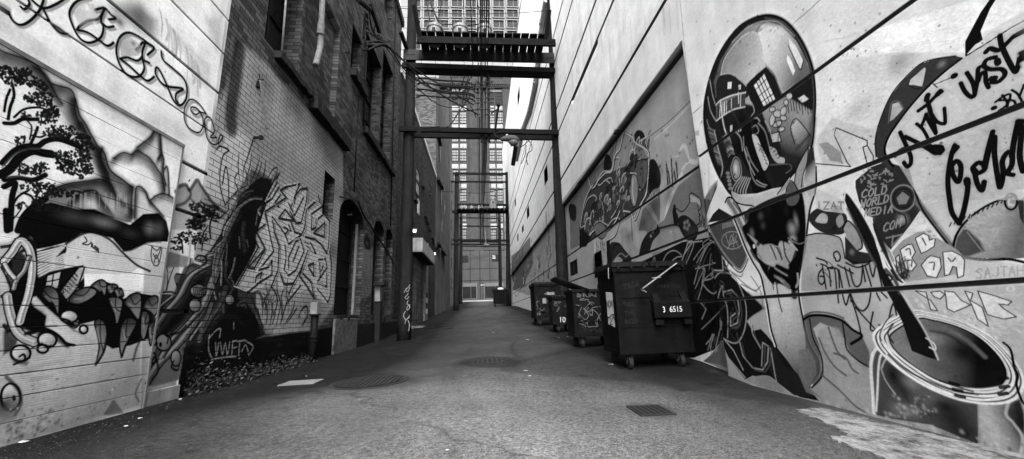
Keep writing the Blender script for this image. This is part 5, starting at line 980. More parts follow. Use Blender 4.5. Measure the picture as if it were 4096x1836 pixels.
    WS = [[(195,940),(385,610),(335,500),(450,410),(440,310),(620,190),(570,130),(620,100)], [(195,940),(300,985),(400,900),(500,840),(500,720),(470,750)], [(370,480),(440,620),(300,780),(350,785),(400,700),(440,625)], [(450,330),(490,540),(515,640),(390,800),(480,770),(500,720)], [(500,350),(520,480),(560,600),(550,800),(490,950)], [(500,350),(610,500),(640,580),(740,510)], [(555,365),(610,290),(640,330),(685,385),(555,365)], [(610,100),(735,75),(700,150),(690,240)], [(740,120),(795,110),(790,220),(745,400),(700,405),(650,300),(690,180),(740,120)], [(640,240),(690,340),(765,190)], [(660,400),(690,480),(750,500),(775,440),(790,300)],
      [(770,560),(830,580),(870,660),(820,630),(790,600)], [(850,490),(945,400),(940,520),(850,490)], [(800,285),(870,220),(930,260),(830,330)], [(835,350),(830,460),(870,440),(870,370)], [(885,370),(935,330)], [(940,330),(985,390),(975,600),(960,660),(910,580),(860,540),(780,520)], [(610,590),(620,700),(600,800),(640,845),(700,800),(770,640),(740,540),(700,560),(640,690),(640,780)], [(570,830),(600,920),(680,910),(740,800),(780,700),(800,640)], [(680,720),(725,600)], [(760,760),(730,850),(790,930),(855,1040),(830,900),(760,830)], [(890,710),(950,705),(962,780),(880,900),(960,940),(960,830)], [(805,760),(850,740),(850,850),(810,780)], [(880,960),(970,1070),(992,1000),(1000,740),(985,640)], [(360,900),(370,850),(415,820),(395,905)], [(545,60),(460,230),(500,200),(560,100)], [(480,100),(450,190),(420,260)], [(620,1080),(740,930)], [(640,1000),(690,890)], [(900,740),(905,850)], [(930,760),(900,850)], [(570,170),(520,240),(560,270)], [(600,440),(640,460),(610,500)], [(660,470),(640,420)], [(890,180),(910,250)]]
    for p in WS: L(p, 17, 26, .97, 3, sm=False)
    for p in WS[::2]: L([(x+14, y+10) for x, y in p], 10, 60, .7, 5, sm=False)
    for p in WS[1::2]: L([(x-17, y-10) for x, y in p], 5, 225, .6, 3, sm=False)
    m.view(700, 700, 1.234)
    # grasses, small figures below the piece
    for p in [[(500,740),(520,640),(500,560)], [(520,740),(545,650),(560,600)], [(540,740),(580,670),(590,620)], [(470,740),(480,640),(450,560)], [(450,740),(455,660),(425,590)], [(555,730),(600,660),(575,700)], [(530,700),(525,600),(540,560)], [(430,700),(440,620),(470,570)], [(490,700),(505,610),(470,540)], [(510,620),(480,700)], [(440,760),(400,660),(380,600)]]: L(p, 9, 30, .9, 3, taper=.6)
    for i in range(30): x = rr.uniform(430, 560); y = rr.uniform(560, 740); L([(x, y), (x+rr.uniform(-8,14), y-rr.uniform(20,60)), (x+rr.uniform(-14,14), y-rr.uniform(40,90))], 4, rr.choice([35, 60, 150]), .8, 1.5)
    for p in [[(440,760),(470,780),(500,740),(540,760)], [(480,760),(520,740),(560,750)]]: L(p, 9, 140, .7, 5)
    L([(610,700),(630,660),(650,650),(655,690),(630,740)], 9, 25, .95, 3); B(630,690,14,190,.8,18); B(640,720,8,30,.9); B(618,700,5,20,.9); B(640,680,4,20,.9)
    Fl([(40,850),(250,845),(450,800),(560,782),(690,768),(690,1000),(40,1100)], 20, .9, 8)
    for i in range(70):
        x = rr.uniform(30, 690); y = 860-(x-40)*.13+abs(rr.gauss(0, 60)); B(x, y, rr.uniform(8, 22), rr.choice([38, 50, 10, 12, 62]), .5, rr.uniform(5, 14))
    # pale scratched tag low on the dark wall
    for p in [[(170,790),(165,860),(180,900)], [(165,810),(200,770),(225,760),(220,800)], [(200,830),(205,890),(215,830)], [(225,825),(235,885),(248,830),(258,885),(270,825)], [(285,820),(280,890)], [(285,855),(305,850)], [(285,822),(305,818)], [(320,820),(315,890)], [(310,822),(345,815)], [(330,870),(350,840),(365,890)], [(350,820),(385,845),(370,880)], [(180,910),(230,900),(300,895)], [(290,730),(290,760)]]: 
        for k in range(2): L([(x+rr.uniform(-1,1), y+rr.uniform(-1,1)) for x, y in p], 1.2, 170, .38, .8, halo=False)
    # second stencil figure further along the wall
    m.view(1250, 1000, 2.566)
    Fl([(480,60),(520,0),(590,-40),(620,10),(620,250),(600,430),(560,490),(480,500),(470,300)], 150, .45, 14)
    for p in [[(500,60),(520,200),(540,330),(530,480)], [(540,40),(560,140),(540,200)], [(560,240),(550,330),(570,420)], [(600,60),(590,160),(600,260),(590,340)], [(480,120),(500,260),(500,420)]]: L(p, 10, 50, .7, 5)
    m.view(1250, 650, 2.566)
    Fl([(530,780),(560,750),(590,790),(600,860),(590,900),(550,890),(530,840)], 35, .9, 5, sm=True); B(560,830,12,110,.7,20); L([(500,860),(530,740),(560,710),(610,760)], 8, 130, .7, 4)
    for p in [[(510,900),(500,1000),(520,1100)], [(540,920),(560,1000),(550,1120)], [(600,900),(590,1000),(600,1100)]]: L(p, 12, 60, .6, 6)
    Fl([(520,900),(610,890),(615,1100),(510,1120)], 150, .35, 12)
ml.view(0, 0, 1)
# whitewash of the lower brickwork goes on first
ml.fill([(700,560),(780,500),(860,420),(905,360),(962,180),(985,190),(1060,250),(1100,300),(1240,450),(1372,610),(1372,900),(1352,1200),(1250,1340),(1100,1360),(960,1200),(800,1100),(690,1000)], 178, .84, 30)
for _x, _y, _r, _v, _a in [(1300,560,60,60,.5),(1180,430,50,70,.5),(1330,1000,40,40,.5),(1250,1250,60,50,.5),(1100,620,80,120,.35),(960,460,60,110,.35),(1340,760,50,80,.4),(1200,700,70,130,.3),(1060,330,50,70,.5),(1330,640,40,60,.4)]: ml.blob(_x, _y, _r, _v, _a)
ml.fill([(700,620),(820,560),(950,520),(1000,560),(1000,760),(900,800),(690,800)], 215, .6, 40)
ml.line([(960,190),(940,330),(925,430),(925,510)], 62, 26, .85, 26); ml.line([(900,100),(880,250)], 30, 50, .35, 30)
ml.view(700, 700, 1.234)
ml.fill([(-10,860),(60,852),(250,845),(450,800),(560,780),(690,770),(800,740),(900,700),(900,1100),(-10,1200)], 24, 1, 10)
paint_left(ml)
YB = onX(706, 1590, XL)[1]       # where concrete meets brick
YA1 = onX(1592, 600, XL)[1]      # far corner of the brick building
def gl(x, y): return float(onX(x, y, XL)[2])
zl = [gl(600, 139+0), gl(800, 138), gl(870, 28), gl(500, 279), gl(770, 668), gl(740, 843), gl(690, 1244)]
# the main joint under the lettering and the ledges near the corner
GLv = [(gl(433, 0), .025, .05), (gl(684, 0), .02, .05), (gl(843, 0), .02, .05), (gl(262, 131), .014, .03)]
GLe = [(gl(711, 636), .03, .06, onX(700, 636, XL)[1]), (gl(684, 827), .03, .06, onX(672, 827, XL)[1]), (gl(628, 1244), .03, .06, onX(620, 1244, XL)[1])]
ys_c = axis([(-6, 2.4, .8)], extra=[Yx(x, XL) for x in np.arange(-200, 980, 2.1)]); ys_c = np.append(ys_c[ys_c < YB-.002], YB)
ex = []
for z, h, d in GLv: ex += [z-h, z-h+.004, z+h-.004, z+h]
for z, h, d, y in GLe: ex += [z-h, z-h+.004, z+h-.004, z+h]
zs_c = axis([(-.3, 4.2, .006), (4.2, 7, .011), (7, 12, .2)], extra=ex)
def relief_c(U, W):
    r = np.zeros(U.shape)
    for z, h, d in GLv: r = np.where(np.abs(W-z) < h-.002, d, r)
    for z, h, d, y in GLe: r = np.where((np.abs(W-z) < h-.002) & (U > y), d, r)
    return r
cw = empty('concrete_wall', (XL, 3, 0), label='white painted concrete wall behind the timber hoarding, carrying black looping letters along its joint', cat='wall')
fix(grid_wall('wall_face', XL, ys_c, zs_c, M_['conc_l'], cw, ml, None, relief_c, lambda U, W: relief_c(U, W) > .01), cw)
b = MB(); b.box(XL-.5, -6, -.3, XL-.08, YB-.01, 12); fix(b.build('wall_core', M_['grey'], cw), cw)
b = MB(); b.box(XL-.06, onX(556, 1600, XL)[1]+.02, -.2, XL+.03, YB, gl(640, 1555)); fix(b.build('plinth', M_['grey'], cw, bevel=.006), cw)
# hoarding
YP = onX(551, 1634, XL)[1]; XP = XL+.05
y0s = [272, 370, 465, 557, 655, 750, 854, 945, 1029, 1130, 1220, 1310, 1405, 1504, 1598, 1697]
pz = [float(onX(0, y, XP)[2]) for y in y0s]
ztop = float(onX(0, 176, XP)[2]); zt2 = float(onX(716, 580, XP)[2]); ztop = (ztop+zt2)/2
ex = [ztop]
for z in pz: ex += [z-.0045, z-.0025, z+.0025, z+.0045]
zs_p = axis([(-.2, ztop, .0055)], extra=ex); zs_p = zs_p[zs_p <= ztop+1e-6]
ys_p = np.append(ys_c[(ys_c < YP-.002)], YP)
def relief_p(U, W):
    r = np.zeros(U.shape)
    for i, z in enumerate(pz): r = np.where(np.abs(W-z) < .003, .03 if i % 2 == 0 or i > 9 else .006, r)
    return r
hd = empty('timber_hoarding', (XP, 3, 0), label='white plank hoarding with the painted tree, mountains and ogre, nearest on the left', cat='hoarding')
fix(grid_wall('plank_face', XP, ys_p, zs_p, M_['plank'], hd, ml, None, relief_p, lambda U, W: relief_p(U, W) > .01), hd)
b = MB(); b.box(XL+.002, YP+.0005, -.2, XP+.004, YP+.03, ztop+.02); b.box(XL+.002, -6, ztop+.001, XP+.012, YP+.03, ztop+.045); fix(b.build('edge_trim', M_['pale'], hd), hd)

# brick building
ba = empty('brick_building', (XL, 12, 0), label='old dark brick building on the left with deep windows, stone sills and graffiti', cat='building')
OPN = []   # y0,y1,z0,z1,depth,kind
def op(xn, xf, yt, yb, depth, kind='win', xt=None):
    r = rect_px(xn, xf, yt, yb, XL)
    OPN.append([*r, depth, kind])
op(1104, 1218, -250, 212, .42, 'win')
op(1240, 1360, -120, 395, .16, 'blind')
op(1412, 1446, 95, 282, .35, 'win')
op(1466, 1524, 120, 522, .40, 'win')
op(1534, 1568, 195, 615, .40, 'win')
op(1300, 1337, 680, 862, .30, 'win')
op(1364, 1452, 762, 1262, .45, 'arch')
op(1499, 1532, 868, 1290, .40, 'arch2')
op(1546, 1566, 905, 1330, .40, 'arch2')
op(1545, 1572, -150, 60, .4, 'win')
for o_ in OPN:
    if o_[5] == 'arch2': o_[2] = max(o_[2], 1.15)
ys_a = axis([(YB, YB+.01, .01)], extra=[YB]+[Yx(x, XL) for x in np.arange(700, 1600, 1.9)]+[o_[0] for o_ in OPN]+[o_[1] for o_ in OPN]); ys_a = ys_a[(ys_a >= YB-1e-5) & (ys_a < YA1)]; ys_a = np.append(ys_a, YA1)
zs_a = axis([(-.3, 5.0, .0095), (5.0, 17, .06)], extra=[o_[2] for o_ in OPN]+[o_[3] for o_ in OPN])
def arch_ok(U, W, y0, y1, z0, z1):
    yc, hw = (y0+y1)/2, (y1-y0)/2; rise = hw*.55; zsp = z1-rise
    t = np.clip(1-((U-yc)/hw)**2, 0, 1)
    return (W < zsp+rise*np.sqrt(t))
def hole_a(U, W):
    h = np.zeros(U.shape, bool)
    for y0, y1, z0, z1, d, k in OPN:
        if k == 'blind': continue
        r = (U > y0) & (U < y1) & (W > z0) & (W < z1)
        if k.startswith('arch'): r &= arch_ok(U, W, y0, y1, z0, z1)
        h |= r
    return h
def relief_a(U, W):
    r = np.zeros(U.shape)
    for y0, y1, z0, z1, d, k in OPN:
        if k == 'blind': r = np.where((U > y0) & (U < y1) & (W > z0) & (W < z1), d, r)
    return r
fix(grid_wall('wall', XL, ys_a, zs_a, M_['brick'], ba, ml, hole_a, relief_a), ba)
b = MB(); b.box(XL-14, YB+.02, -.3, XL-.7, YA1-.02, 17); fix(b.build('wall_core', M_['black'], ba), ba)
b = MB(); b.box(XL-.9, YA1-.001, -.3, XL-.0, YA1+.02, 17); b.box(XL-14, YA1, -.3, XL-.9, YA1+.02, 17); fix(b.build('end_wall', M_['brick_y'], ba), ba)
b = MB(); b.box(XL-14, YB-.3, 17, XL+.12, YA1+.1, 17.4); fix(b.build('parapet_cap', M_['stone'], ba), ba)
for y0, y1, z0, z1, d, k in OPN:
    if k == 'blind': continue
    x0 = XL-d
    for pts_, nm, m_ in [([(x0,y1,z0),(XL,y1,z0),(XL,y1,z1),(x0,y1,z1)], 'jamb', M_['brick_y']), ([(x0,y0,z1),(XL,y0,z1),(XL,y0,z0),(x0,y0,z0)], 'jamb', M_['brick_y']), ([(x0,y0,z0),(XL,y0,z0),(XL,y1,z0),(x0,y1,z0)], 'threshold', M_['stone'])]:
        r = MB(); r.add(pts_, [(0,1,2,3)]); fix(r.build(nm, m_, ba), ba)
    r = MB()
    if k == 'win': r.add([(x0,y0,z1),(XL,y0,z1),(XL,y1,z1),(x0,y1,z1)], [(3,2,1,0)])
    else:
        yc, hw = (y0+y1)/2, (y1-y0)/2; pts = [(yc+hw*math.cos(t), z1-hw*.55+hw*.55*math.sin(t)) for t in np.linspace(0, math.pi, 14)]
        r.add([(x, a, za) for a, za in pts for x in (x0, XL)], [(2*i, 2*i+1, 2*i+3, 2*i+2) for i in range(13)])
    fix(r.build('lintel', M_['stone'], ba), ba)
    g = MB(); g.box(x0-.03, y0, z0, x0, y1, z1); wo = fix(g.build('door' if k.startswith('arch') else 'window', M_['glass'] if k == 'win' else M_['dark'], ba), ba)
    g = MB(); t = .05; n = 2
    for i in range(n+1): y = y0+t/2+(y1-y0-t)*i/n; g.box(x0+.001, y-t/2, z0, x0+.05, y+t/2, z1)
    nz_ = max(2, int((z1-z0)/.9))
    for i in range(nz_+1): z = z0+t/2+(z1-z0-t)*i/nz_; g.box(x0+.001, y0, z-t/2, x0+.046, y1, z+t/2)
    fix(g.build('frame', M_['dark'] if k == 'win' else M_['black'], wo), ba)
def sill(p0, p1, th, out=.16, drop=0):
    a, c = onX(*p0, XL), onX(*p1, XL); z = (a[2]+c[2])/2
    b = MB(); n = 9; top = []; 
    for i in range(n):      # weathered, slightly uneven stone
        t0, t1 = i/n, (i+1)/n; y0 = a[1]+(c[1]-a[1])*t0; y1 = a[1]+(c[1]-a[1])*t1
        dx, dz = random.uniform(-.015, .015), random.uniform(-.02, .02)
        b.box(XL-.1, y0, z-th+dz, XL+out+dx, y1-.0005, z+dz*.3)
    return fix(b.build('sill', M_['stone'], ba, bevel=.01), ba)
sill((1098, 200), (1232, 372), .16); sill((1236, 390), (1380, 556), .34, .22); sill((1400, 282), (1452, 352), .28, .2); sill((1452, 508), (1522, 612), .26, .18); sill((1520, 612), (1570, 688), .24, .18)
sill((1340, 1262), (1428, 1262), .14, .05)
# concrete block under the big doorway, rough rendered base course
def relief_box(xn, xf, yt, name, m, out, zb=-.3):
    a, c = onX(xn, yt, XL), onX(xf, yt, XL); b = MB(); n = 1
    for i in range(n):
        y0 = a[1]+(c[1]-a[1])*i/n; y1 = a[1]+(c[1]-a[1])*(i+1)/n; b.box(XL-.05, y0, zb, XL+out+random.uniform(-.008, .008), y1-.0004, a[2]+random.uniform(-.03, .02))
    return fix(b.build(name, m, ba, bevel=.008), ba)
relief_box(1334, 1424, 1275, 'door_base', M_['grey'] if 0 else mat('stained_concrete', .07, .9, 0, .8, 6, .9, 22, fine=.4), .06)
relief_box(1426, 1590, 1298, 'plinth', M_['plaster'], .03)
# pale timber post in the doorway
b = MB(); a = onX(1436, 900, XL-.2); c = onX(1422, 1258, XL-.2); b.box(XL-.28, a[1]-.13, c[2], XL-.2, a[1]+.13, a[2]); fix(b.build('door_post', M_['pale'], ba), ba)
# pipes, conduits
def pipe_px(name, pts, r, m, off=.08, root=ba, n=8, sm=True, X=XL):
    pts = Mural.cr(pts, False, 5) if sm and len(pts) > 2 else pts
    b = MB(); b.tube([onX(x, y, X+off) for x, y in pts], r, n); o = b.build(name, m, root, smooth=True); return fix(o, root) if root is not None else o
pipe_px('rain_pipe', [(1292, -60), (1287, 60), (1283, 130), (1280, 190), (1262, 262)], .075, M_['galv'], .14)
b = MB(); p = onX(1283, 118, XL+.14); b.disc(p+np.array([0,0,-.16]), .09, .32, 14); fix(b.build('pipe_collar', M_['rust'], ba), ba)
pipe_px('conduit', [(1147, -40), (1127, 212)], .022, M_['galv'], .05, sm=False)
pipe_px('conduit', [(1468, 170), (1452, 505)], .035, M_['dark'], .08, sm=False)
pipe_px('conduit', [(1436, 380), (1416, 765)], .022, M_['dark'], .06, sm=False)
pipe_px('conduit', [(1584, 0), (1562, 905)], .03, M_['dark'], .06, sm=False)
pipe_px('cable', [(1433, 800), (1450, 850), (1500, 930), (1560, 1025), (1575, 1055)], .035, M_['black'], .1)
pipe_px('cable', [(1360, 787), (1400, 795), (1425, 808), (1440, 800)], .02, M_['dark'], .05)
pipe_px('hanging_rod', [(1040, 320), (1052, 400), (1060, 450), (1068, 518)], .016, M_['galv'], .12)
b = MB(); p = onX(1042, 338, XL+.06); 
for k in range(3): b.disc(p+np.array([-.05,0,-.06+.05*k]), .045-.01*k, .03, 10)
b.bar(p+np.array([-.07,0,.1]), p+np.array([.05,0,.1]), .02, .02); b.bar(p+np.array([0.02,-.1,.16]), p+np.array([0,.0,-.1]), .015, .015)
fix(b.build('insulator', M_['black'], ba), ba)
for (x, y) in [(1018, 550), (1380, 210), (1452, 200), (1445, 318), (1575, 310), (1532, 372), (1518, 365), (1572, 478), (1510, 640), (1390, 860)]:
    p = onX(x, y, XL); b = MB(); b.disc(p, .03, .13, 8, 'x'); b.disc(p+np.array([.1,0,0]), .05, .04, 8, 'x'); fix(b.build('wall_anchor', M_['black'], ba), ba)
# standpipe beside the plinth, electrical box above it
sp = onX(1247, 1450, XL+.17)
b = MB(); zt = onX(1247, 1262, XL+.17)[2]; zm = onX(1247, 1352, XL+.17)[2]
b.tube([(sp[0],sp[1],-.1), (sp[0],sp[1],zm), (sp[0],sp[1],zt)], .085, 14); standp = b.build('standpipe', M_['bin2'], None, smooth=True, label='dark flanged standpipe against the base of the brick wall under the white meter box', cat='pipe')
b = MB(); b.disc((sp[0],sp[1],zt), .13, .035, 16); b.disc((sp[0],sp[1],zm), .12, .035, 16); b.disc((sp[0],sp[1],zm-.08), .11, .03, 16); b.build('flange', M_['bin2'], standp)
b = MB(); p = onX(1247, 1230, XL); z0 = onX(1247, 1258, XL)[2]; z1 = onX(1247, 1210, XL)[2]; b.box(XL, p[1]-.1, z0, XL+.17, p[1]+.12, z1)
b.build('meter_box', M_['pale'], None, bevel=.006, label='small white meter box on the brick wall just above the standpipe', cat='box')
# bracket with leaning stub box on the far lower wall
b = MB(); p = onX(1505, 1130, XL); b.box(XL, p[1]-.35, p[2]-.14, XL+.4, p[1]+.35, p[2]); fix(b.build('ledge', M_['stone'], ba), ba)
b = MB(); b.box(XL, p[1]-.15, p[2]-.75, XL+.2, p[1]+.12, p[2]-.15); fix(b.build('junction_box', M_['grey'], ba), ba)
b = MB(); b.box(XL, p[1]-.1, .1, XL+.22, p[1]+.25, p[2]-.76); fix(b.build('downpipe', M_['black'], ba), ba)
# ------------------------------------------------------------------ LEFT 3: garage building, 4: tall rendered building, 5: far brick block
YG0, YG1 = YA1+.12, onX(1743, 715, XL)[1]; zG = onX(1743, 712, XL)[2]
def plain_block(name, y0, y1, z1, m, depth=16, holes=(), X=XL, **k):
    root = empty(name, (X, y0, 0), **k); b = MB()
    s = -1 if X < 0 else 1
    xs = X+s*depth; b.box(min(X-.0*s, xs), y0, -1, max(X, xs), y1, z1); o = fix(b.build('wall', m, root), root); return root
gb = plain_block('garage_building', YG0, YG1, zG, M_['brick_g'], label='lower brick building with a rolling garage door behind the nearest left pole', cat='building')
b = MB(); b.box(XL-16.1, YG0-.05, zG, XL+.1, YG1, zG+.28); fix(b.build('parapet_cap', M_['white'], gb), gb)
def inset(root, xn, xf, yt, yb, name='window', m=None, X=XL, out=.03, fr=.08, bars=1, fm=None):
    y0, y1, z0, z1 = rect_px(xn, xf, yt, yb, X); s = 1 if X < 0 else -1
    b = MB(); b.box(min(X-.1*s, X+out*.3*s), y0, z0, max(X-.1*s, X+out*.3*s), y1, z1); o = fix(b.build(name, m or M_['glass'], root), root)
    b = MB(); xa, xb = sorted((X, X+out*s*1.6))
    for yy in (y0, y1): b.box(xa, yy-fr/2, z0, xb, yy+fr/2, z1)
    for zz in [z0+(z1-z0)*i/(bars+1) for i in range(bars+2)]: b.box(xa, y0+fr/2, zz-fr/2, xb, y1-fr/2, zz+fr/2)
    fix(b.build('frame', fm or M_['dark'], o), root); return o
inset(gb, 1663, 1678, 662, 770, 'window'); inset(gb, 1716, 1722, 735, 775, 'window')
# little overhang stones running down the far upper wall
for x, y in [(1660, 795), (1690, 740), (1700, 860), (1708, 885), (1716, 912), (1727, 945), (1732, 965), (1742, 985)]:
    p = onX(x, y, XL); b = MB(); b.box(XL, p[1]-.5, p[2]-.22, XL+.14, p[1]+.5, p[2]); fix(b.build('sill', M_['stone'], gb), gb)
p = onX(1672, 828, XL); b = MB(); b.box(XL, p[1]-.35, p[2]-.5, XL+.05, p[1]+.35, p[2]+.5); fix(b.build('notice_board', M_['white'], gb), gb)
# garage door and canopy
y0, y1, z0, z1 = rect_px(1644, 1692, 1012, 1320, XL); z0 = float(ground_z(XL, y0))
b = MB(); n = 11
for i in range(n):
    a = z0+(z1-z0)*i/n; c = z0+(z1-z0)*(i+1)/n-.03; b.box(XL-.05, y0, a, XL+.02, y1, c)
gd = fix(b.build('garage_door', wall_mat('shutter_paint', 'conc', .11, bvar=.8, use_paint=False, pits=False), gb), gb)
a, c = onX(1646, 985, XL), onX(1690, 985, XL)
ca, cc = onX(1648, 975, XL), onX(1698, 1040, XL)
b = MB(); zc = z1+.02; b.box(XL, y0-.3, zc, XL+.75, y1+.6, zc+.85); fix(b.build('canopy', mat('canopy_metal', .22, .7, 0, .35, 3, .2, streak=.3), gb, bevel=.02), gb)
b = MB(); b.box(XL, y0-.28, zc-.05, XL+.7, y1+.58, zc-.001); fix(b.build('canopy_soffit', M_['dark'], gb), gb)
b = MB(); b.box(XL, y1+.15, z0-.3, XL+.16, y1+1.6, z1); fix(b.build('pier', M_['pale'], gb), gb)
for k in range(4):
    b = MB(); zz = z0+2.0-k*.4; b.box(XL+.16, y1+.5, zz, XL+.18, y1+1.3, zz+.33); fix(b.build('poster', M_['white'] if k % 2 else M_['dark'], gb), gb)
b = MB(); b.box(XL-.1, y0-.8, z0-.2, XL+.9, y1+1.5, z0+.05); b.build('apron', M_['pale'], None, label='pale concrete apron in front of the garage door', cat='paving')
for x, y, lab in [(1660, 925, 'lit floodlight nearest the left pole above the garage canopy'), (1706, 982, 'lit floodlight over the middle of the garage canopy'), (1738, 1016, 'lit floodlight beyond the far end of the garage canopy')]:
    p = onX(x, y, XL+.55); fl = empty('floodlight', tuple(p), label=lab, cat='floodlight', group='floodlights on the garage building')
    b = MB(); b.bar(p-np.array([.55,0,0])+np.array([0,.1,0]), p, .05, .05); b.hexa([p+np.array(v) for v in [(-.1,-.16,-.12),(.1,-.16,-.12),(.1,.12,-.08),(-.1,.12,-.08)]], [p+np.array(v) for v in [(-.14,-.12,.12),(.14,-.12,.12),(.08,.1,.1),(-.08,.1,.1)]]); fix(b.build('housing', M_['galv'], fl), fl)
    b = MB(); b.box(p[0]-.07, p[1]-.185, p[2]-.085, p[0]+.07, p[1]-.165, p[2]+.06); fix(b.build('lens', M_['lit'], fl), fl)
# tall building behind the garage: brick end wall facing the camera, ribbed side to the lane
YT1 = onX(1800, 900, XL)[1]; zT = onX(1745, 297, XL)[2]
tb = empty('ribbed_building', (XL, YG1, 0), label='tall building beyond the garage with pale brick end wall and ribbed side', cat='building')
b = MB(); b.box(XL-16, YG1+.01, -1, XL, YT1, zT); fix(b.build('wall', M_['ribs'], tb), tb)
b = MB(); b.box(XL-15.9, YG1-.05, -1, XL-.02, YG1+.008, zT-.1); fix(b.build('end_wall', M_['brick_f'], tb), tb)
b = MB(); n = 22
for i in range(n):
    y = YG1+.3+(YT1-YG1-.5)*i/n; b.box(XL, y, .5, XL+.07, y+.25, zT)
fix(b.build('rib', M_['ribs'], tb, kind='stuff' if False else None), tb)
for x, y in [(1757, 620), (1762, 790), (1775, 830), (1764, 900)]:
    p = onX(x, y, XL); b = MB(); b.box(XL+.07, p[1]-.5, p[2]-.9, XL+.1, p[1]+.5, p[2]+.9); fix(b.build('window', M_['glass'], tb), tb)
for x, y in [(1752, 560), (1750, 722), (1760, 740), (1772, 1010), (1750, 975), (1764, 1000)]:
    p = onX(x, y, XL); b = MB(); b.box(XL, p[1]-1, p[2]-.25, XL+.35, p[1]+1, p[2]); fix(b.build('ledge', M_['dark'], tb), tb)
fb = empty('far_brick_block', (XL, YT1, 0), label='distant dark block on the left between the ribbed building and the side street', cat='building')
z = onX(1802, 620, XL)[2]; b = MB(); b.box(XL-16, YT1+.02, -1, XL-.15, 88, z); fix(b.build('wall', wall_mat('far_block_render', 'conc', .07, bvar=.3, use_paint=False, pits=False), fb), fb)
b = MB()
for i in range(12):
    z_ = 5+i*3.0
    if z_ < z-2: b.box(XL-.17, YT1+4, z_, XL-.1, YT1+6, z_+1.6); b.box(XL-.17, YT1+12, z_, XL-.1, YT1+14, z_+1.6)
fix(b.build('window', M_['glass'], fb), fb)

# ------------------------------------------------------------------ END: low modern facade, old stone tower, grid tower
def facY(x, y, Y): return onY(x, y, Y)
Y_M = 104.; Y_O = 128.; Y_T = 270.
mf = empty('modern_facade', (-4, Y_M, 0), label='low panelled modern building closing the far end of the lane', cat='building')
a = onY(1700, 1000, Y_M); c = onY(2200, 1215, Y_M)
zt = onY(1925, 1003, Y_M)[2]
b = MB(); b.box(a[0], Y_M, 0, c[0], Y_M+14, zt); fix(b.build('wall', M_['modern'], mf), mf)
b = MB()
for x in (1881, 1920, 1960): p = onY(x, 1100, Y_M); b.box(p[0]-.08, Y_M-.02, onY(x, 1205, Y_M)[2], p[0]+.08, Y_M-.001, zt)
for y in (1075, 1122): p = onY(1925, y, Y_M); b.box(a[0], Y_M-.024, p[2]-.08, c[0], Y_M-.003, p[2]+.08)
fix(b.build('panel_joint', M_['dark'], mf), mf)
for xa, xb, ya, yb, dk in [(1848, 1873, 1022, 1051, 0), (1967, 2000, 1018, 1047, 0), (1851, 1905, 1146, 1195, 1), (1940, 2010, 1144, 1193, 1)]:
    p, q = onY(xa, yb, Y_M), onY(xb, ya, Y_M); b = MB(); b.box(p[0], Y_M-.05, p[2], q[0], Y_M-.026, q[2]); wo = fix(b.build('window', M_['glass'], mf), mf)
    if dk:
        b = MB(); t = .22; b.box(p[0]-t, Y_M-.12, q[2], q[0]+t, Y_M-.055, q[2]+.9); b.box(p[0]-t, Y_M-.12, p[2]-.2, q[0]+t, Y_M-.055, p[2]); b.box(p[0]-t, Y_M-.12, p[2], p[0], Y_M-.055, q[2]); b.box(q[0], Y_M-.12, p[2], q[0]+t, Y_M-.055, q[2]); b.box((p[0]*.4+q[0]*.6)-.05, Y_M-.1, p[2], (p[0]*.4+q[0]*.6)+.05, Y_M-.055, q[2])
        fix(b.build('frame', mat('facade_frame', .06), wo), mf)
    elif xa > 1900:
        b = MB()
        for k in range(3): b.box(p[0]+.2, Y_M-.07, q[2]-.35-k*.35, p[0]+1.0, Y_M-.052, q[2]-.2-k*.35)
        fix(b.build('lit_strip', mat('lit_strip', .25, emit=.02), wo), mf)
ow_ = empty('one_way_sign', tuple(onY(1931, 1140, Y_M-2.5)), label='black one way sign with a white left arrow at the end of the lane', cat='sign')
p = onY(1931, 1140, Y_M-2.5); hw, hh = .66, .24
b = MB(); b.box(p[0]-hw, p[1], p[2]-hh, p[0]+hw, p[1]+.04, p[2]+hh); fix(b.build('plate', M_['black'], ow_), ow_)
b = MB(); y = p[1]-.004; xx = p[0]; zz = p[2]
b.add([(xx-.56,y,zz),(xx-.34,y,zz+.17),(xx-.34,y,zz+.06),(xx+.52,y,zz+.06),(xx+.52,y,zz-.06),(xx-.34,y,zz-.06),(xx-.34,y,zz-.17)], [(0,1,2,3,4,5,6)]); fix(b.build('arrow', M_['white'], ow_), ow_)
b = MB(); b.tube([(p[0],p[1]+.08,float(ground_z(0,100))-.2), (p[0],p[1]+.08,p[2]+.3)], .05, 8); fix(b.build('post', M_['steel'], ow_), ow_)
# pale pavement strip in front of the facade
b = MB(); z = float(ground_z(0, 96)); b.box(-14, 92, z-.5, 10, 103.9, z+.30); b.build('pavement', mat('pale_pavement', .2, .9), None, kind='structure')

def facade(root, Y, x0, x1, ztop, pitchx, cols, wall_m):
    pass
ot = empty('stone_tower', (-3, Y_O, 0), label='old stone office tower with paired lattice windows seen through the pole frames', cat='building')
xa, xb = onY(1752, 700, Y_O)[0], onY(2100, 700, Y_O)[0]; zt = onY(1900, 292, Y_O)[2]
b = MB(); b.box(xa, Y_O, 0, xb, Y_O+18, zt); fix(b.build('wall', M_['tower_stone'], ot), ot)
def V(x, y): return onY(x, y, Y_O)
b = MB()
for x, wd in [(1790, 16), (1895, 34), (1925, 10), (1953, 10), (2032, 30)]:
    p = V(x, 700); hw = wd/F*Y_O/2; b.box(p[0]-hw, Y_O-.9, 4, p[0]+hw, Y_O-.001, V(x, 345)[2])
for x in (1837, 1985):
    p = V(x, 700); b.box(p[0]-.22, Y_O-.5, 4, p[0]+.22, Y_O-.001, V(x, 375)[2])
fix(b.build('pier', M_['tower_stone'], ot), ot)
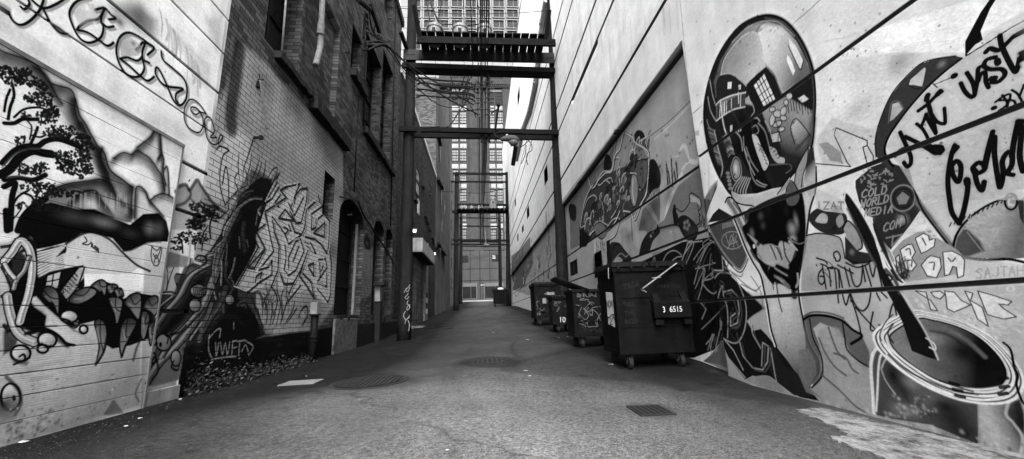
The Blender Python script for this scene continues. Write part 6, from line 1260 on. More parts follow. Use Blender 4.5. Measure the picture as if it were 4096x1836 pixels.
b = MB(); p0, p1 = V(1925, 345), V(1925, 325); b.box(xa-.4, Y_O-1.6, p0[2], xb+.4, Y_O-.002, p1[2]); b.box(xa-.2, Y_O-1.1, p0[2]-1.2, xb+.2, Y_O-.003, p0[2]-.002)
for i in range(40):
    x = xa+(xb-xa)*i/40; b.box(x, Y_O-1.5, p0[2]-.9, x+.35, Y_O-1.1, p0[2]-.003)
fix(b.build('cornice', M_['tower_stone'], ot), ot)
b = MB(); q = V(1925, 985); b.box(xa-.3, Y_O-1.8, q[2]-1.6, xb+.3, Y_O-.004, q[2]); b.box(V(1899,970)[0], Y_O-2.2, q[2]-2, V(1936,970)[0], Y_O-1.8, q[2]+1.2); fix(b.build('lower_cornice', M_['tower_stone'], ot), ot)
M_['sky_glass'] = mat('bright_pane', .07, .6, 0, .35, .8, spec=.6)
rows = [(318-8, 1), (397, 1), (471, 2), (545, 2), (622, 2), (703, 2), (782, 2), (865, 2), (941, 2)]
for ri, (yc, kind_) in enumerate(rows):
    for xc in (1821, 1853, 1971, 1999):
        wpx, hpx = (24, 44); p = V(xc-wpx/2, yc+hpx/2); q = V(xc+wpx/2, yc-hpx/2)
        b = MB(); b.box(p[0], Y_O-.03, p[2], q[0], Y_O-.001, q[2]); bright = kind_ == 2
        wo = fix(b.build('window', M_['far_glass'] if not bright else M_['sky_glass'], ot), ot)
        b = MB(); t = .13
        for i in range(5): x = p[0]+(q[0]-p[0])*i/4; b.box(x-t/2, Y_O-.1, p[2], x+t/2, Y_O-.032, q[2])
        for i in range(5): z = p[2]+(q[2]-p[2])*i/4; tt = t*(2.2 if i == 2 else 1); b.box(p[0], Y_O-.097, z-tt/2, q[0], Y_O-.033, z+tt/2)
        fix(b.build('lattice', M_['dark'], wo), ot)
        if ri: 
            s0, s1 = V(xc, yc-hpx/2-6), V(xc, yc-hpx/2-24); b = MB(); b.box(p[0]-.1, Y_O-.25, s0[2], q[0]+.1, Y_O-.002, s1[2]); b.box(p[0]+.35, Y_O-.32, s0[2]+.3, q[0]-.35, Y_O-.252, s1[2]-.3)
            fix(b.build('spandrel_panel', M_['grey'], ot), ot)
gt = empty('grid_tower', (-10, Y_T, 0), label='pale high-rise with a square window grid rising far behind the transformers', cat='building')
T = lambda x, y: onY(x, y, Y_T)
M_['grid'] = mat('precast_white', .14, .8, 0, .1, .1); 
xl_, xr_ = T(1600, 100)[0], T(2081, 100)[0]; ztt = T(1900, -420)[2]
b = MB(); b.box(xl_, Y_T, 0, xr_, Y_T+30, ztt); fix(b.build('wall', M_['grid'], gt), gt)
pxw = 55.4; pyh = 42.3; WB = MB(); LN = MB()
wproto = None
cnt = 0
for r in range(-1, 5):
    for cidx in range(-1, 7):
        xc, yc = 1717+cidx*pxw, 14+r*pyh
        p, q = T(xc-20.5, yc+14.5), T(xc+20.5, yc-14.5)
        b = MB(); b.box(p[0], Y_T-.05, p[2], q[0], Y_T-.001, q[2]); wo = fix(b.build('window', M_['far_glass'], gt), gt)
        b = MB(); u = .55
        for (A, B, Cx, D) in [(p[0]-u, p[2]-u, q[0]+u, p[2]), (p[0]-u, q[2], q[0]+u, q[2]+u), (p[0]-u, p[2], p[0], q[2]), (q[0], p[2], q[0]+u, q[2])]: b.box(A, Y_T-.9, B, Cx, Y_T-.002, D)
        m_ = (p[0]*.42+q[0]*.58); b.box(m_-.12, Y_T-.2, p[2], m_+.12, Y_T-.052, q[2])
        fix(b.build('frame', M_['grid'], wo), gt)
b = MB()
for cidx in range(-2, 8): p = T(1717+(cidx+.5)*pxw, 50); b.box(p[0]-.16, Y_T-.02, 80, p[0]+.16, Y_T-.003, ztt)
for r in range(-3, 9): p = T(1900, 14+(r+.5)*pyh); b.box(xl_, Y_T-.026, p[2]-.16, xr_, Y_T-.004, p[2]+.16)
fix(b.build('panel_joint', M_['dark'], gt), gt)
# ------------------------------------------------------------------ utility pole frames
def cyl_pole(root, x0, y0, x1, y1, Y, r0=.2, r1=.17, name='pole', foot=True):
    a, c = onY(x0, y0, Y), onY(x1, y1, Y)
    gz_ = float(ground_z(c[0], Y)); 
    d = (a-c)/(a[2]-c[2]); bot = c+d*(gz_-.3-c[2])
    pts = []; rs = []; n = 14
    for i in range(n+1):
        t = i/n; p = bot+(a-bot)*t; pts.append(p+np.array([random.uniform(-.006,.006), random.uniform(-.006,.006), 0])); rs.append(r0+(r1-r0)*t)
    b = MB(); b.tube(pts, rs, 14); return fix(b.build(name, M_['timber'], root, smooth=True), root)
def beam(root, xa, xb, yc_a, yc_b, Y, h, d=.12, name='crossarm', m=None):
    a, c = onY(xa, yc_a, Y), onY(xb, yc_b, Y); b = MB(); n = 8
    for i in range(1): b.bar(a, c, d, h)
    for t in (.04, .96): 
        p = a+(c-a)*t; b.disc(p+np.array([0,-d/2-.03,0]), .03, d+.06, 8, 'y')
    return fix(b.build(name, m or M_['timber2'], root, bevel=.008), root)
# frame 1
Y1 = 16.0
fr = empty('pole_frame', (0, Y1, 0), label='nearest timber pole frame spanning the lane with the transformer platform and street light', cat='utility frame', group='pole frames across the lane')
cyl_pole(fr, 1652, -80, 1617, 1320, Y1+.15, .27, .21); cyl_pole(fr, 2201, -80, 2256, 1250, Y1+.15, .25, .2)
# platform: far edge at the poles, near edge 1.2 m forward
zp = onY(1925, 232, Y1)[2]; Yn = 14.85
steel_beam = beam(fr, 1614, 2239, 219, 233, Y1-.15, .5, .1, 'channel_beam', M_['dark']); 
beam(fr, 1608, 2246, 262, 284, Y1-.2, .24, .14); beam(fr, 1662, 2239, 286, 304, Y1+.45, .26, .14)
for xa, xb, y in [(1614, 1676, 219), (2168, 2240, 233)]:
    a, c = onY(xa, y, Y1-.23), onY(xb, y, Y1-.23); b = MB(); b.box(a[0], a[1]-.04, a[2]-.26, c[0], a[1], a[2]+.26)
    for k in (.3, .5, .7): b.disc((a[0]+(c[0]-a[0])*k, a[1]-.04, a[2]+.02), .03, -.03, 8, 'y')
    fix(b.build('end_plate', M_['steel'], fr), fr)
beam(fr, 1668, 2222, 160, 172, Yn, .32, .12, 'edge_beam'); 
a0, c0 = onY(1672, 150, Yn), onY(2186, 165, Yn)
n = 15
for i in range(n):
    t0, t1 = i/n, (i+1)/n; x0 = a0[0]+(c0[0]-a0[0])*t0+.012; x1 = a0[0]+(c0[0]-a0[0])*t1-.022
    b = MB(); zz = zp+.30+random.uniform(-.01,.01); b.box(x0, Yn-.1, zz, x1, Y1+.3, zz+.06); fix(b.build('deck_plank', M_['timber2'], fr), fr)
# stays to the platform
for (xa, ya, Ya, xb, yb, Yb) in [(1656, 20, 14.40, 1680, 150, 14.85), (2197, 40, 14.40, 2183, 160, 14.85), (1603, 128, 15.11, 1629, 200, 15.82)]:
    b = MB(); b.bar(onY(xa, ya, Ya), onY(xb, yb, Yb), .16, .12); fix(b.build('brace', M_['timber2'], fr), fr)
# lower double crossarm
beam(fr, 1595, 2243, 516, 531, Y1-.2, .22, .13); beam(fr, 1612, 2250, 540, 553, Y1+.5, .22, .13)
# hanging steel uprights
for x, ya, yb in [(1926, 285, 570), (1954, 285, 568)]:
    a, c = onY(x, ya, Y1), onY(x+2, yb, Y1); b = MB(); b.bar(a, c, .12, .1); fix(b.build('hanger', M_['dark'], fr), fr)
# bolts on poles
for y in range(320, 1240, 60):
    for x, s in ((1640-(y-300)*.022, 0), (2226+(y-300)*.03, 0)):
        b = MB(); p = onY(x+random.uniform(-7, 7), y, Y1-.08); b.disc(p, .022, -.05, 6, 'y'); fix(b.build('bolt', M_['black'], fr), fr)
# white scrawl on the left pole is paint: thin strokes hugging the bark
b = MB()
scr = [[(1640,1138),(1632,1150),(1622,1160),(1616,1172)],[(1625,1152),(1624,1162),(1632,1166),(1640,1148)],[(1634,1172),(1627,1182),(1620,1190),(1628,1196),(1636,1186)],[(1634,1200),(1628,1215),(1640,1220)],[(1640,1222),(1630,1225),(1628,1240),(1636,1236),(1640,1224)],[(1622,1245),(1614,1262),(1622,1278),(1632,1272),(1638,1262)],[(1638,1270),(1624,1280),(1620,1296)],[(1632,1282),(1638,1300),(1634,1325)]]
for s_ in scr:
    pts = [onY(x, y, Y1-.13) for x, y in Mural.cr(s_, False, 5)]; b.tube(pts, .018, 6)
fix(b.build('scrawl', mat('chalk_paint', .16), fr), fr)
# insulators on the hangers and left pole
def insul(p, r=.05, ax='z', n=3, h=.05):
    b = MB()
    for k in range(n): 
        o = {'z': (0,0,k*h), 'x': (k*h,0,0), 'y': (0,k*h,0)}[ax]; b.disc(np.array(p)+np.array(o), r*(1-.12*k), h*.55, 10, ax)
    return b
b = MB()
INS = []
for y in (330, 350, 372, 392, 412, 436, 456):
    for x in (1906, 1914, 1942, 1965): INS.append((x+random.uniform(-3,3), y+random.uniform(-4,4)))
for y in (312, 322, 336, 356, 380, 388): INS.append((1668+random.uniform(-2,4), y))
for x, y in INS:
    b = MB(); p = onY(x, y, Y1-.1)
    for k in range(3): b.disc(p+np.array([.05*k-.05, 0, 0]), .055-.008*k, .03, 8, 'x')
    b.bar(p-np.array([.12,0,0]), p+np.array([.14,0,0]), .02, .02)
    fix(b.build('insulator', M_['porcelain'], fr), fr)
# transformers
def transformer(x, ybot, ytop, Y, rpx, lab, grp='transformers on the near platform'):
    a = onY(x, ybot, Y); c = onY(x, ytop, Y); r = rpx/F*Y; z0, z1 = a[2], c[2]; h = z1-z0
    t = empty('transformer', (a[0], Y, z0), label=lab, cat='transformer', group=grp)
    P0 = np.array([a[0], Y, z0]); n = 20
    b = MB(); b.tube([P0, P0+(0,0,h*.62), P0+(0,0,h*.66), P0+(0,0,h*.78), P0+(0,0,h*.84)], [r, r, r*1.1, r*1.1, r*.8], n); fix(b.build('tank', M_['galv'] if 0 else mat('tank_paint', .13, .5, .2, .4, 5, .2, streak=.3), t, smooth=False), t)
    for s in (-.75, .0, .75):
        q = P0+np.array([s*r, -r*.2, h*.8]); b = MB()
        for k in range(4): b.disc(q+np.array([0,0,k*h*.06]), r*.17-.012*k, h*.035, 10)
        b.tube([q, q+np.array([0,0,h*.36])], r*.06, 6); fix(b.build('bushing', M_['porcelain'], t), t)
    b = MB(); b.box(a[0]-.07, Y-r-.05, z0+h*.3, a[0]+.07, Y-r+.02, z0+h*.5); b.box(a[0]-.04, Y-r-.04, z0, a[0]+.04, Y-r+.02, z0+h*.3); fix(b.build('bracket', M_['dark'], t), t)
    return t
zt_b = 154
transformer(1738, 172, 92, 15.38, 33, 'left of the three grey pole transformers on the platform')
transformer(1841, 174, 94, 15.38, 33, 'middle grey pole transformer on the platform')
transformer(1939, 176, 96, 15.38, 32, 'right-hand grey pole transformer, behind the hanging cables')
# street light
p = onY(2038, 560, 14.76)
st = empty('street_light', tuple(p), label='cobra head street light hanging from the crossarm of the nearest pole frame', cat='street light')
q = lambda dx, dz, dy=0: p+np.array([dx, dy, dz])
b = MB(); b.tube([q(-.36,.02), q(-.28,.04), q(-.1,.07), q(.2,.05), q(.38,-.02)], [.05,.09,.13,.15,.08], 12); fix(b.build('housing', mat('lamp_grey', .05), st, smooth=True), st)
b = MB(); b.tube([q(-.06,-.02), q(.1,-.12), q(.26,-.1), q(.33,-.02)], [.04,.15,.14,.04], 12); fix(b.build('lens', mat('lamp_glass', .06, .3), st, smooth=True), st)
b = MB(); b.tube([onY(1978, 530, 15.65), onY(1982, 545, 15.29), q(-.34,.03)], .035, 8); fix(b.build('arm', M_['dark'], st), st)
b = MB(); b.disc(q(-.1,.15), .05, .08, 10); fix(b.build('photocell', M_['white'], st), st)
b = MB(); b.tube([onY(1981, 518, 15.47), onY(1994, 425, 15.29)], .045, 8); b.disc(onY(1994, 424, 15.29), .09, .08, 10); b.bar(onY(1990, 437, 15.29), onY(1964, 454, 15.56), .03, .03); fix(b.build('cut_out_fuse', M_['dark'], fr), fr)
b = MB(); b.tube([onY(2063, 585, 14.76), onY(2052, 660, 15.29)], .09, 8); fix(b.build('hanging_fuse', M_['dark'], fr), fr)

# frame 2 and 3
def far_frame(Y, xl, xr, ytop, arms, plat, lab, extra_pole=None):
    f = empty('pole_frame', (0, Y, 0), label=lab, cat='utility frame', group='pole frames across the lane')
    cyl_pole(f, xl+3, ytop, xl, 1228, Y, .32, .24); cyl_pole(f, xr-3, ytop, xr+3, 1228, Y, .3, .24)
    for (xa, xb, y, h) in arms: beam(f, xa, xb, y, y+2, Y-.25, h/F*Y, .2); 
    if plat:
        xa, xb, y = plat; a, c = onY(xa, y, Y-1.2), onY(xb, y, Y-1.2); n = 12
        for i in range(n):
            x0 = a[0]+(c[0]-a[0])*i/n+.02; x1 = a[0]+(c[0]-a[0])*(i+1)/n-.04; b = MB(); b.box(x0, Y-1.3, a[2], x1, Y+.6, a[2]+.12); fix(b.build('deck_plank', M_['timber2'], f), f)
    return f
f2 = far_frame(46.0, 1824, 2032, 690, [(1812, 2034, 694, 9), (1802, 2026, 726, 6), (1810, 2045, 847, 12), (1830, 2032, 818, 8), (1810, 2046, 960, 8), (1806, 2046, 977, 6)], (1828, 2035, 838), 'second timber pole frame across the lane, in front of the far dumpster')
f3 = far_frame(66, 1842, 2000, 850, [(1836, 1998, 871, 4), (1836, 2002, 904, 5), (1840, 2000, 966, 5), (1842, 2000, 985, 4)], None, 'farthest and lowest of the timber pole frames')
transformer(1972, 835, 782, 45.8, 15, 'tall round transformer on the second pole frame', 'equipment on the far pole frames')
for x in (1846, 1858, 1886, 1916, 1928):
    p = onY(x, 832, 45.7); b = MB(); b.disc(p-np.array([0,0,.25]), .2, .4, 10); b.disc(p+np.array([0,0,.1]), .1, .25, 8); fix(b.build('insulator', M_['galv'], f2), f2)
for x in (1843, 1886, 1905, 1924, 1962):
    b = MB(); p = onY(x, 722, 45.8); b.tube([p, p-np.array([0,0,1.4])], .06, 6); fix(b.build('drop_insulator', M_['porcelain'], f2), f2)
for x, ya, yb in [(1923, 855, 975), (1932, 855, 975)]:
    b = MB(); b.bar(onY(x, ya, 45.9), onY(x, yb, 45.9), .16, .12); fix(b.build('hanger', M_['dark'], f2), f2)
b = MB(); p = onY(1944, 980, 45.5); b.tube([p-np.array([.3,0,0]), p, p+np.array([.35,0,0])], [.06,.16,.1], 8); b.tube([p, onY(1941, 925, 45.5)], .06, 6); fix(b.build('lamp_head', M_['rust'], f2), f2)

# ------------------------------------------------------------------ wires
def sag(a, b, s, n=14):
    a, b = np.array(a), np.array(b); return [a+(b-a)*t-np.array([0,0,4*s*t*(1-t)]) for t in np.linspace(0, 1, n)]
def wire(a, b, s=.3, r=.012, lab='', name='overhead_wire', grp='overhead wires along the lane', cat='wire', pts=None):
    r *= 1.35; m = MB(); m.tube(pts if pts is not None else sag(a, b, s), r, 5, cap=False); return m.build(name, M_['black'], None, label=lab, cat=cat, group=grp)
LW = 'black overhead line running along the middle of the lane between the pole frames'
for x, y, yy, r in [(1912, 0, 335, .012), (1921, 0, 330, .014), (1926, 0, 300, .018), (1934, 0, 310, .013), (1940, 0, 300, .018), (1946, 0, 345, .014), (1891, 0, 290, .014)]:
    b_ = onY(x+1.5, yy, Y1-.2); a_ = b_.copy(); a_[1] = -8; a_[2] = b_[2]+.1; a_[0] = b_[0]*(1) 
    wire(a_, b_, .12, r, lab=LW)
for x, ya, x2, yb, r in [(1930, 545, 1924, 860, .018), (1936, 545, 1927, 858, .018), (1942, 550, 1930, 862, .018), (1948, 550, 1932, 862, .02), (1944, 300, 1934, 700, .018), (1918, 470, 1918, 870, .014)]:
    wire(onY(x, ya, Y1), onY(x2, yb, 45.9), .25, r, lab=LW)
for x, ya, x2, yb in [(1920, 975, 1915, 960), (1926, 975, 1922, 960), (1930, 870, 1925, 905)]:
    wire(onY(x, ya, 45.9), onY(x2, yb, 66), .2, .025, lab=LW)
# wires rising from transformers out of the frame
for pts in [[(1722, 92), (1712, 40), (1697, -40)], [(1752, 92), (1764, 20), (1782, -60)], [(1857, 94), (1855, 50), (1851, -40)], [(1926, 96), (1912, 20), (1900, -50)], [(1790, 170), (1740, 60), (1700, -40)], [(1800, 175), (1752, 80), (1705, -45)], [(1897, 60), (1894, 0), (1896, -40)]]:
    wire(None, None, r=.014, pts=[onY(x, y, 15.2) for x, y in Mural.cr(pts, False, 5)], lab='thin lead rising from a transformer bushing to the lines above', name='transformer_lead', grp='transformer leads')
wire(None, None, r=.01, pts=[onY(x, y, 15.45) for x, y in Mural.cr([(1560, 30), (1690, 40), (1780, 52), (1900, 56), (2050, 52), (2100, 50), (2195, 42)], False, 5)], lab='thin horizontal guy wire strung above the transformers between the two near poles', name='guy_wire', grp=None)
wire(None, None, r=.018, pts=[onY(x, y, 15.45) for x, y in Mural.cr([(1735, 105), (1790, 97), (1830, 100), (1870, 102), (1925, 95)], False, 5)], lab='slack jumper cable linking the three transformers', name='jumper_cable', grp=None)
# side runs from the left pole to the hangers
for y0, ym, y2 in [(313, 322, 330), (332, 340, 345), (358, 366, 372), (382, 388, 392), (330, 345, 352), (357, 372, 378)]:
    wire(None, None, r=.028, pts=[onY(x, y, Y1-.25) for x, y in Mural.cr([(1670, y0+6), (1690, y0), (1750, (y0+ym)/2+3), (1800, ym+2), (1850, ym+4), (1885, y2+4), (1900, y2+14)], False, 5)], lab='thick black service cable looping from the left pole to the centre hangers', name='service_cable', grp='service cables at the near frame')
# cables from the brick building's bracket to the frame
for pts, r in [([(1462, 170), (1520, 165), (1560, 190), (1640, 262), (1760, 340), (1895, 420)], .02), ([(1462, 178), (1540, 185), (1600, 230), (1700, 330), (1800, 400), (1908, 455)], .022), ([(1470, 200), (1545, 180), (1620, 280), (1720, 350), (1830, 370), (1900, 352)], .02), ([(1545, 190), (1650, 330), (1740, 410), (1800, 430), (1850, 425), (1895, 402)], .012)]:
    P_ = Mural.cr(pts, False, 6); n_ = len(P_); Ys = np.linspace(11.0, Y1-.4, n_)
    wire(None, None, r=r, pts=[onY(x, y, Y_) if x > 1500 else onY(x, y, Y_) for (x, y), Y_ in zip(P_, Ys)], lab='black cable strung from the brick wall bracket across to the centre hangers', name='service_cable', grp='cables from the wall bracket')
for pts in [[(1880, 385), (1840, 440), (1800, 500), (1768, 512)], [(1860, 300), (1820, 400), (1775, 330)], [(1875, 300), (1850, 430), (1900, 440)], [(1893, 300), (1860, 360), (1905, 470)], [(1800, 300), (1830, 370), (1880, 345)]]:
    wire(None, None, r=.018, pts=[onY(x, y, Y1-.15) for x, y in Mural.cr(pts, False, 6)], lab='crossing slack cable between the platform and the lower crossarm', name='slack_cable', grp='slack cables at the near frame')
for pts in [[(1985, 535), (2005, 528), (2060, 520), (2100, 530), (2117, 555), (2098, 578), (2078, 590)], [(2110, 560), (2125, 575), (2127, 600), (2110, 615), (2106, 640), (2112, 660)], [(2105, 580), (2100, 620), (2085, 655)], [(1664, 540), (1690, 520), (1725, 508), (1765, 510)], [(1668, 530), (1700, 512), (1760, 506)]]:
    wire(None, None, r=.014, pts=[onY(x, y, Y1-.4) for x, y in Mural.cr(pts, False, 6)], lab='loose cable curl by the street light crossarm', name='loose_cable', grp='loose cable curls at the crossarm')
wire(None, None, r=.03, pts=[onY(x, y, 40) for x, y in Mural.cr([(1697, 748), (1760, 763), (1850, 770), (1925, 772), (1990, 762), (2032, 752)], False, 5)], lab='single sagging cable crossing the lane above the second pole frame platform', name='span_wire', grp=None)
for y0 in (1030, 1035, 1040): wire(None, None, r=.02, pts=[onY(x, y, 80) for x, y in Mural.cr([(1848, y0+8), (1900, y0-2), (1960, y0-14), (2000, y0-22)], False, 5)], lab='thin black line crossing in front of the far modern facade', name='span_wire', grp='lines before the far facade')
wire(None, None, r=.02, pts=[onY(x, y, 80) for x, y in Mural.cr([(1880, 1010), (1905, 1032), (1935, 1041), (1970, 1037), (1998, 1035)], False, 5)], lab='sagging black loop of wire before the far modern facade', name='span_wire', grp=None)
# wall bracket with cable bundle on the brick building
br = empty('cable_bracket', tuple(onX(1490, 60, XL)), label='black steel bracket with insulators and bunched cables high on the brick wall', cat='bracket')
b = MB(); b.tube([onX(1432, 0, XL+.3), onX(1440, 5, XL+.3), onX(1480, 38, XL+.5)], .09, 8); b.bar(onX(1479, 8, XL+.5), onX(1518, 125, XL+.5), .12, .2); b.bar(onX(1460, 45, XL+.3), onX(1455, 150, XL+.3), .06, .1); b.bar(onX(1463, 165, XL+.1), onX(1535, 168, XL+.8), .05, .05); b.bar(onX(1463, 200, XL+.1), onX(1535, 178, XL+.8), .05, .05); fix(b.build('arm', M_['black'], br), br)
b = MB()
for (x, y) in [(1462, 60), (1464, 85), (1465, 110), (1466, 130), (1510, 140), (1520, 150), (1556, 163), (1495, 55), (1475, 50)]:
    p = onX(x, y, XL+.35)
    for k in range(3): b.disc(p+np.array([.04*k, 0, 0]), .075-.01*k, .025, 10, 'x')
fix(b.build('insulators', M_['porcelain'], br), br)
b = MB()
for pts in [[(1478, 50), (1484, 100), (1500, 140), (1530, 172)], [(1490, 50), (1502, 90), (1496, 130), (1520, 165)], [(1470, 60), (1475, 120), (1505, 150), (1550, 168)]]:
    b.tube([onX(x, y, XL+.4) for x, y in Mural.cr(pts, False, 5)], .03, 6)
fix(b.build('cable_bunch', M_['black'], br), br)
# ------------------------------------------------------------------ dumpsters
def text_mesh(name, s, size, mat_, parent, loc, rot, align='CENTER', ext=.001, sx=1):
    cu = bpy.data.curves.new(name, 'FONT'); cu.body = s; cu.size = size; cu.align_x = align; cu.align_y = 'CENTER'; cu.extrude = ext; cu.resolution_u = 3
    t = bpy.data.objects.new(name, cu); C.objects.link(t); dg = bpy.context.evaluated_depsgraph_get(); me = bpy.data.meshes.new_from_object(t.evaluated_get(dg))
    bpy.data.objects.remove(t); me.materials.clear(); me.materials.append(mat_)
    o = bpy.data.objects.new(name, me); C.objects.link(o); o.location = loc; o.rotation_euler = rot; o.scale = (sx, 1, 1)
    if parent is not None: o.parent = parent
    return o
def scribble(n, x0, x1, z0, z1, y, r, seed, parent, m, face='y', name='tag_scrawl'):
    rr = random.Random(seed); b = MB()
    for i in range(n):
        cx, cz = rr.uniform(x0, x1), rr.uniform(z0, z1); pts = []
        for k in range(rr.randint(3, 6)):
            cx = min(max(cx+rr.uniform(-.14, .14), x0), x1); cz = min(max(cz+rr.uniform(-.16, .16), z0), z1); pts.append((cx, cz))
        pts = Mural.cr(pts, False, 6)
        P3 = [(p[0], y, p[1]) if face == 'y' else (y, p[0], p[1]) for p in pts]
        off = (0, -.003, 0) if face == 'y' else (-.003, 0, 0)
        # flat brush ribbon
        for a_, c_ in zip(P3[:-1], P3[1:]):
            a_, c_ = np.array(a_), np.array(c_); d = c_-a_; L_ = np.linalg.norm(d)
            if L_ < 1e-5: continue
            nrm = np.array([-d[2], 0, d[0]])/L_*r if face == 'y' else np.array([0, -d[2], d[1]])/L_*r
            o = np.array(off); b.add([a_-nrm+o, c_-nrm+o, c_+nrm+o, a_+nrm+o], [(0,1,2,3)])
    return b.build(name, m, parent)
def caster(parent, x, y, r=.09, gz=0):
    b = MB(); b.disc((x-.03, y, r+gz), r, .06, 16, 'x'); o = b.build('caster', M_['rubber'], parent)
    b = MB(); b.box(x-.05, y-.04, r+gz, x-.035, y+.04, r*2.3+gz); b.box(x+.035, y-.04, r+gz, x+.05, y+.04, r*2.3+gz); b.box(x-.05, y-.05, r*2.3+gz, x+.05, y+.05, r*2.55+gz); b.disc((x-.06, y, r+gz), .025, .12, 8, 'x'); b.build('fork', M_['steel'], o)
    return o
def dumpster(name, X, Y, w, d, h, rz=0, lab='', taper=.0, lid='closed', pocket=True, m=None, group='dumpsters along the right wall', wheels=.1, hb=None):
    """local frame: x across the lane 0..w, y along the lane 0..d (front face at y=0), z from the ground"""
    z = float(ground_z(X+w/2, Y)); t = empty(name, (X, Y, z), rz, label=lab, cat='dumpster', group=group); m = m or M_['bin']
    zb = wheels*2.6; e = .012
    b = MB(); b.hexa([(0,0,zb),(w,0,zb),(w,d-taper,zb),(0,d-taper,zb)], [(0,0,h),(w,0,h),(w,d,h),(0,d,h)]); body = b.build('body', m, t, bevel=.012)
    # pressed side channels, rim, skid rails
    b = MB(); 
    b.box(-.035, -.035, h-.02, w+.035, .03, h+.05); b.box(-.035, d-.03, h-.02, w+.035, d+.035, h+.05); b.box(-.035, .03, h-.02, .03, d-.03, h+.05); b.box(w-.03, .03, h-.02, w+.035, d-.03, h+.05)
    b.build('rim', m, t, bevel=.006)
    b = MB(); zc = zb+(h-zb)*.30; b.box(-.012, -.012, zc, w+.012, -.001, zc+.018); zc = zb+(h-zb)*.66; b.box(-.012, -.014, zc, w+.012, -.001, zc+.014); b.box(-.02, -.02, zb-.02, w+.02, .02, zb+.03); b.box(-.02, .02, zb-.02, .02, d-taper, zb+.03)
    for yy in (0, ): b.box(-.014, -.016, zb, .04, -.001, h); b.box(w-.04, -.016, zb, w+.014, -.001, h)
    b.build('stiffener', m, t)
    if lid in ('closed', 'low'):
        b = MB(); hh = .05 if lid == 'low' else .09
        for k in range(2):
            x0 = -.05+k*(w+.1)/2; x1 = x0+(w+.1)/2-.01
            b.hexa([(x0,-.06,h+.052),(x1,-.06,h+.052),(x1,d+.05,h+.052),(x0,d+.05,h+.052)], [(x0+.02,-.04,h+.052+hh),(x1-.02,-.04,h+.052+hh),(x1-.02,d+.03,h+.06+hh),(x0+.02,d+.03,h+.06+hh)])
        b.build('lid', M_['lid'], t, bevel=.01)
        b = MB()
        for k in range(6): x = .05+(w-.1)*k/5; b.box(x-.02, -.075, h+.03, x+.02, -.06, h+.11)
        b.build('hinge', M_['dark'], t)
    if pocket:
        b = MB(); x0, x1, z0, z1, o = w*.47, w*.985, zb+(h-zb)*.40, zb+(h-zb)*.62, .13
        b.hexa([(x0,-o,z0),(x1,-o,z0),(x1,-.002,z0-.02),(x0,-.002,z0-.02)], [(x0,-o,z1-.03),(x1,-o,z1-.03),(x1,-.002,z1+.05),(x0,-.002,z1+.05)]); pk = b.build('fork_pocket', m, t, bevel=.008)
        for xx in (x0+.02, x1-.12):
            b = MB(); b.hexa([(xx,-o-.004,z1-.04),(xx+.1,-o-.004,z1-.04),(xx+.1,-.004,z1+.02),(xx,-.004,z1+.02)], [(xx,-o+.03,z1+.0),(xx+.1,-o+.03,z1+.0),(xx+.1,-.004,z1+.14),(xx,-.004,z1+.14)]); b.build('gusset', M_['bin2'], pk)
            b = MB(); b.box(xx, -.1, z0-.1, xx+.12, -.003, z0-.021); b.build('foot_bracket', M_['bin2'], pk)
    for x, y in ((.16, .1), (w-.18, .1), (.14, d-taper-.12), (w-.16, d-taper-.12)):
        gzl = float(ground_z(X+x, Y+y))-z; caster(t, x, y, wheels, gzl)
    return t
# the big one in front: left front foot at px (2485,1427), right (2776,1415)
pA = onG(2520, 1482); YD = pA[1]-.02; 
zb_ = 0
A_ = onY(2485, 1427, YD); B_ = onY(2776, 1415, YD); Tp = onY(2455, 1084, YD)
gzD = float(ground_z((A_[0]+B_[0])/2, YD)); D_w = B_[0]-A_[0]; D_h = Tp[2]-gzD
d1 = dumpster('dumpster', A_[0], YD, D_w, .95, D_h, lab='large dark dumpster numbered 3 6515, nearest of the row on the right', taper=.12)
zb1 = .26; hb = D_h
k_ = D_w/291.
def fpx(x, y): p = onY(x, y, YD-.0); return p[0]-A_[0], p[2]-gzD
cx_, cz_ = fpx(2660, 1237); zn = zb1+(hb-zb1)*.50
text_mesh('stencil_number', '3', .125, M_['mark'], d1, (D_w*.60, -.134, zn), (math.pi/2, 0, 0), sx=.8)
text_mesh('stencil_number', '6515', .125, M_['mark'], d1, (D_w*.765, -.134, zn), (math.pi/2, 0, 0), sx=.85)
M_['dk_tag'] = mat('dark_tag_paint', .012, .7); M_['lt_tag'] = mat('light_tag_paint', .09, .7, 0, .3, 20); M_['md_tag'] = mat('faint_tag_paint', .075, .7)
def flat_text(s, size, x, z, parent, m, y=-.004, rot=0, sx=1): return text_mesh('tag_writing', s, size, m, parent, (x, y, z), (math.pi/2, rot, 0), sx=sx, ext=.0008)
flat_text('TEGI', .13, D_w*.22, zb1+(hb-zb1)*.81, d1, M_['dk_tag'], rot=-.25); flat_text('THE', .1, D_w*.17, zb1+(hb-zb1)*.47, d1, M_['dk_tag'], rot=-.1); flat_text('ROB', .11, D_w*.18, zb1+(hb-zb1)*.37, d1, M_['dk_tag'], rot=-.1); flat_text('ASIA', .1, D_w*.16, zb1+(hb-zb1)*.58, d1, M_['dk_tag'], rot=.2)
flat_text('ARKRTNS', .09, D_w*.75, zb1+(hb-zb1)*.79, d1, M_['dk_tag'])
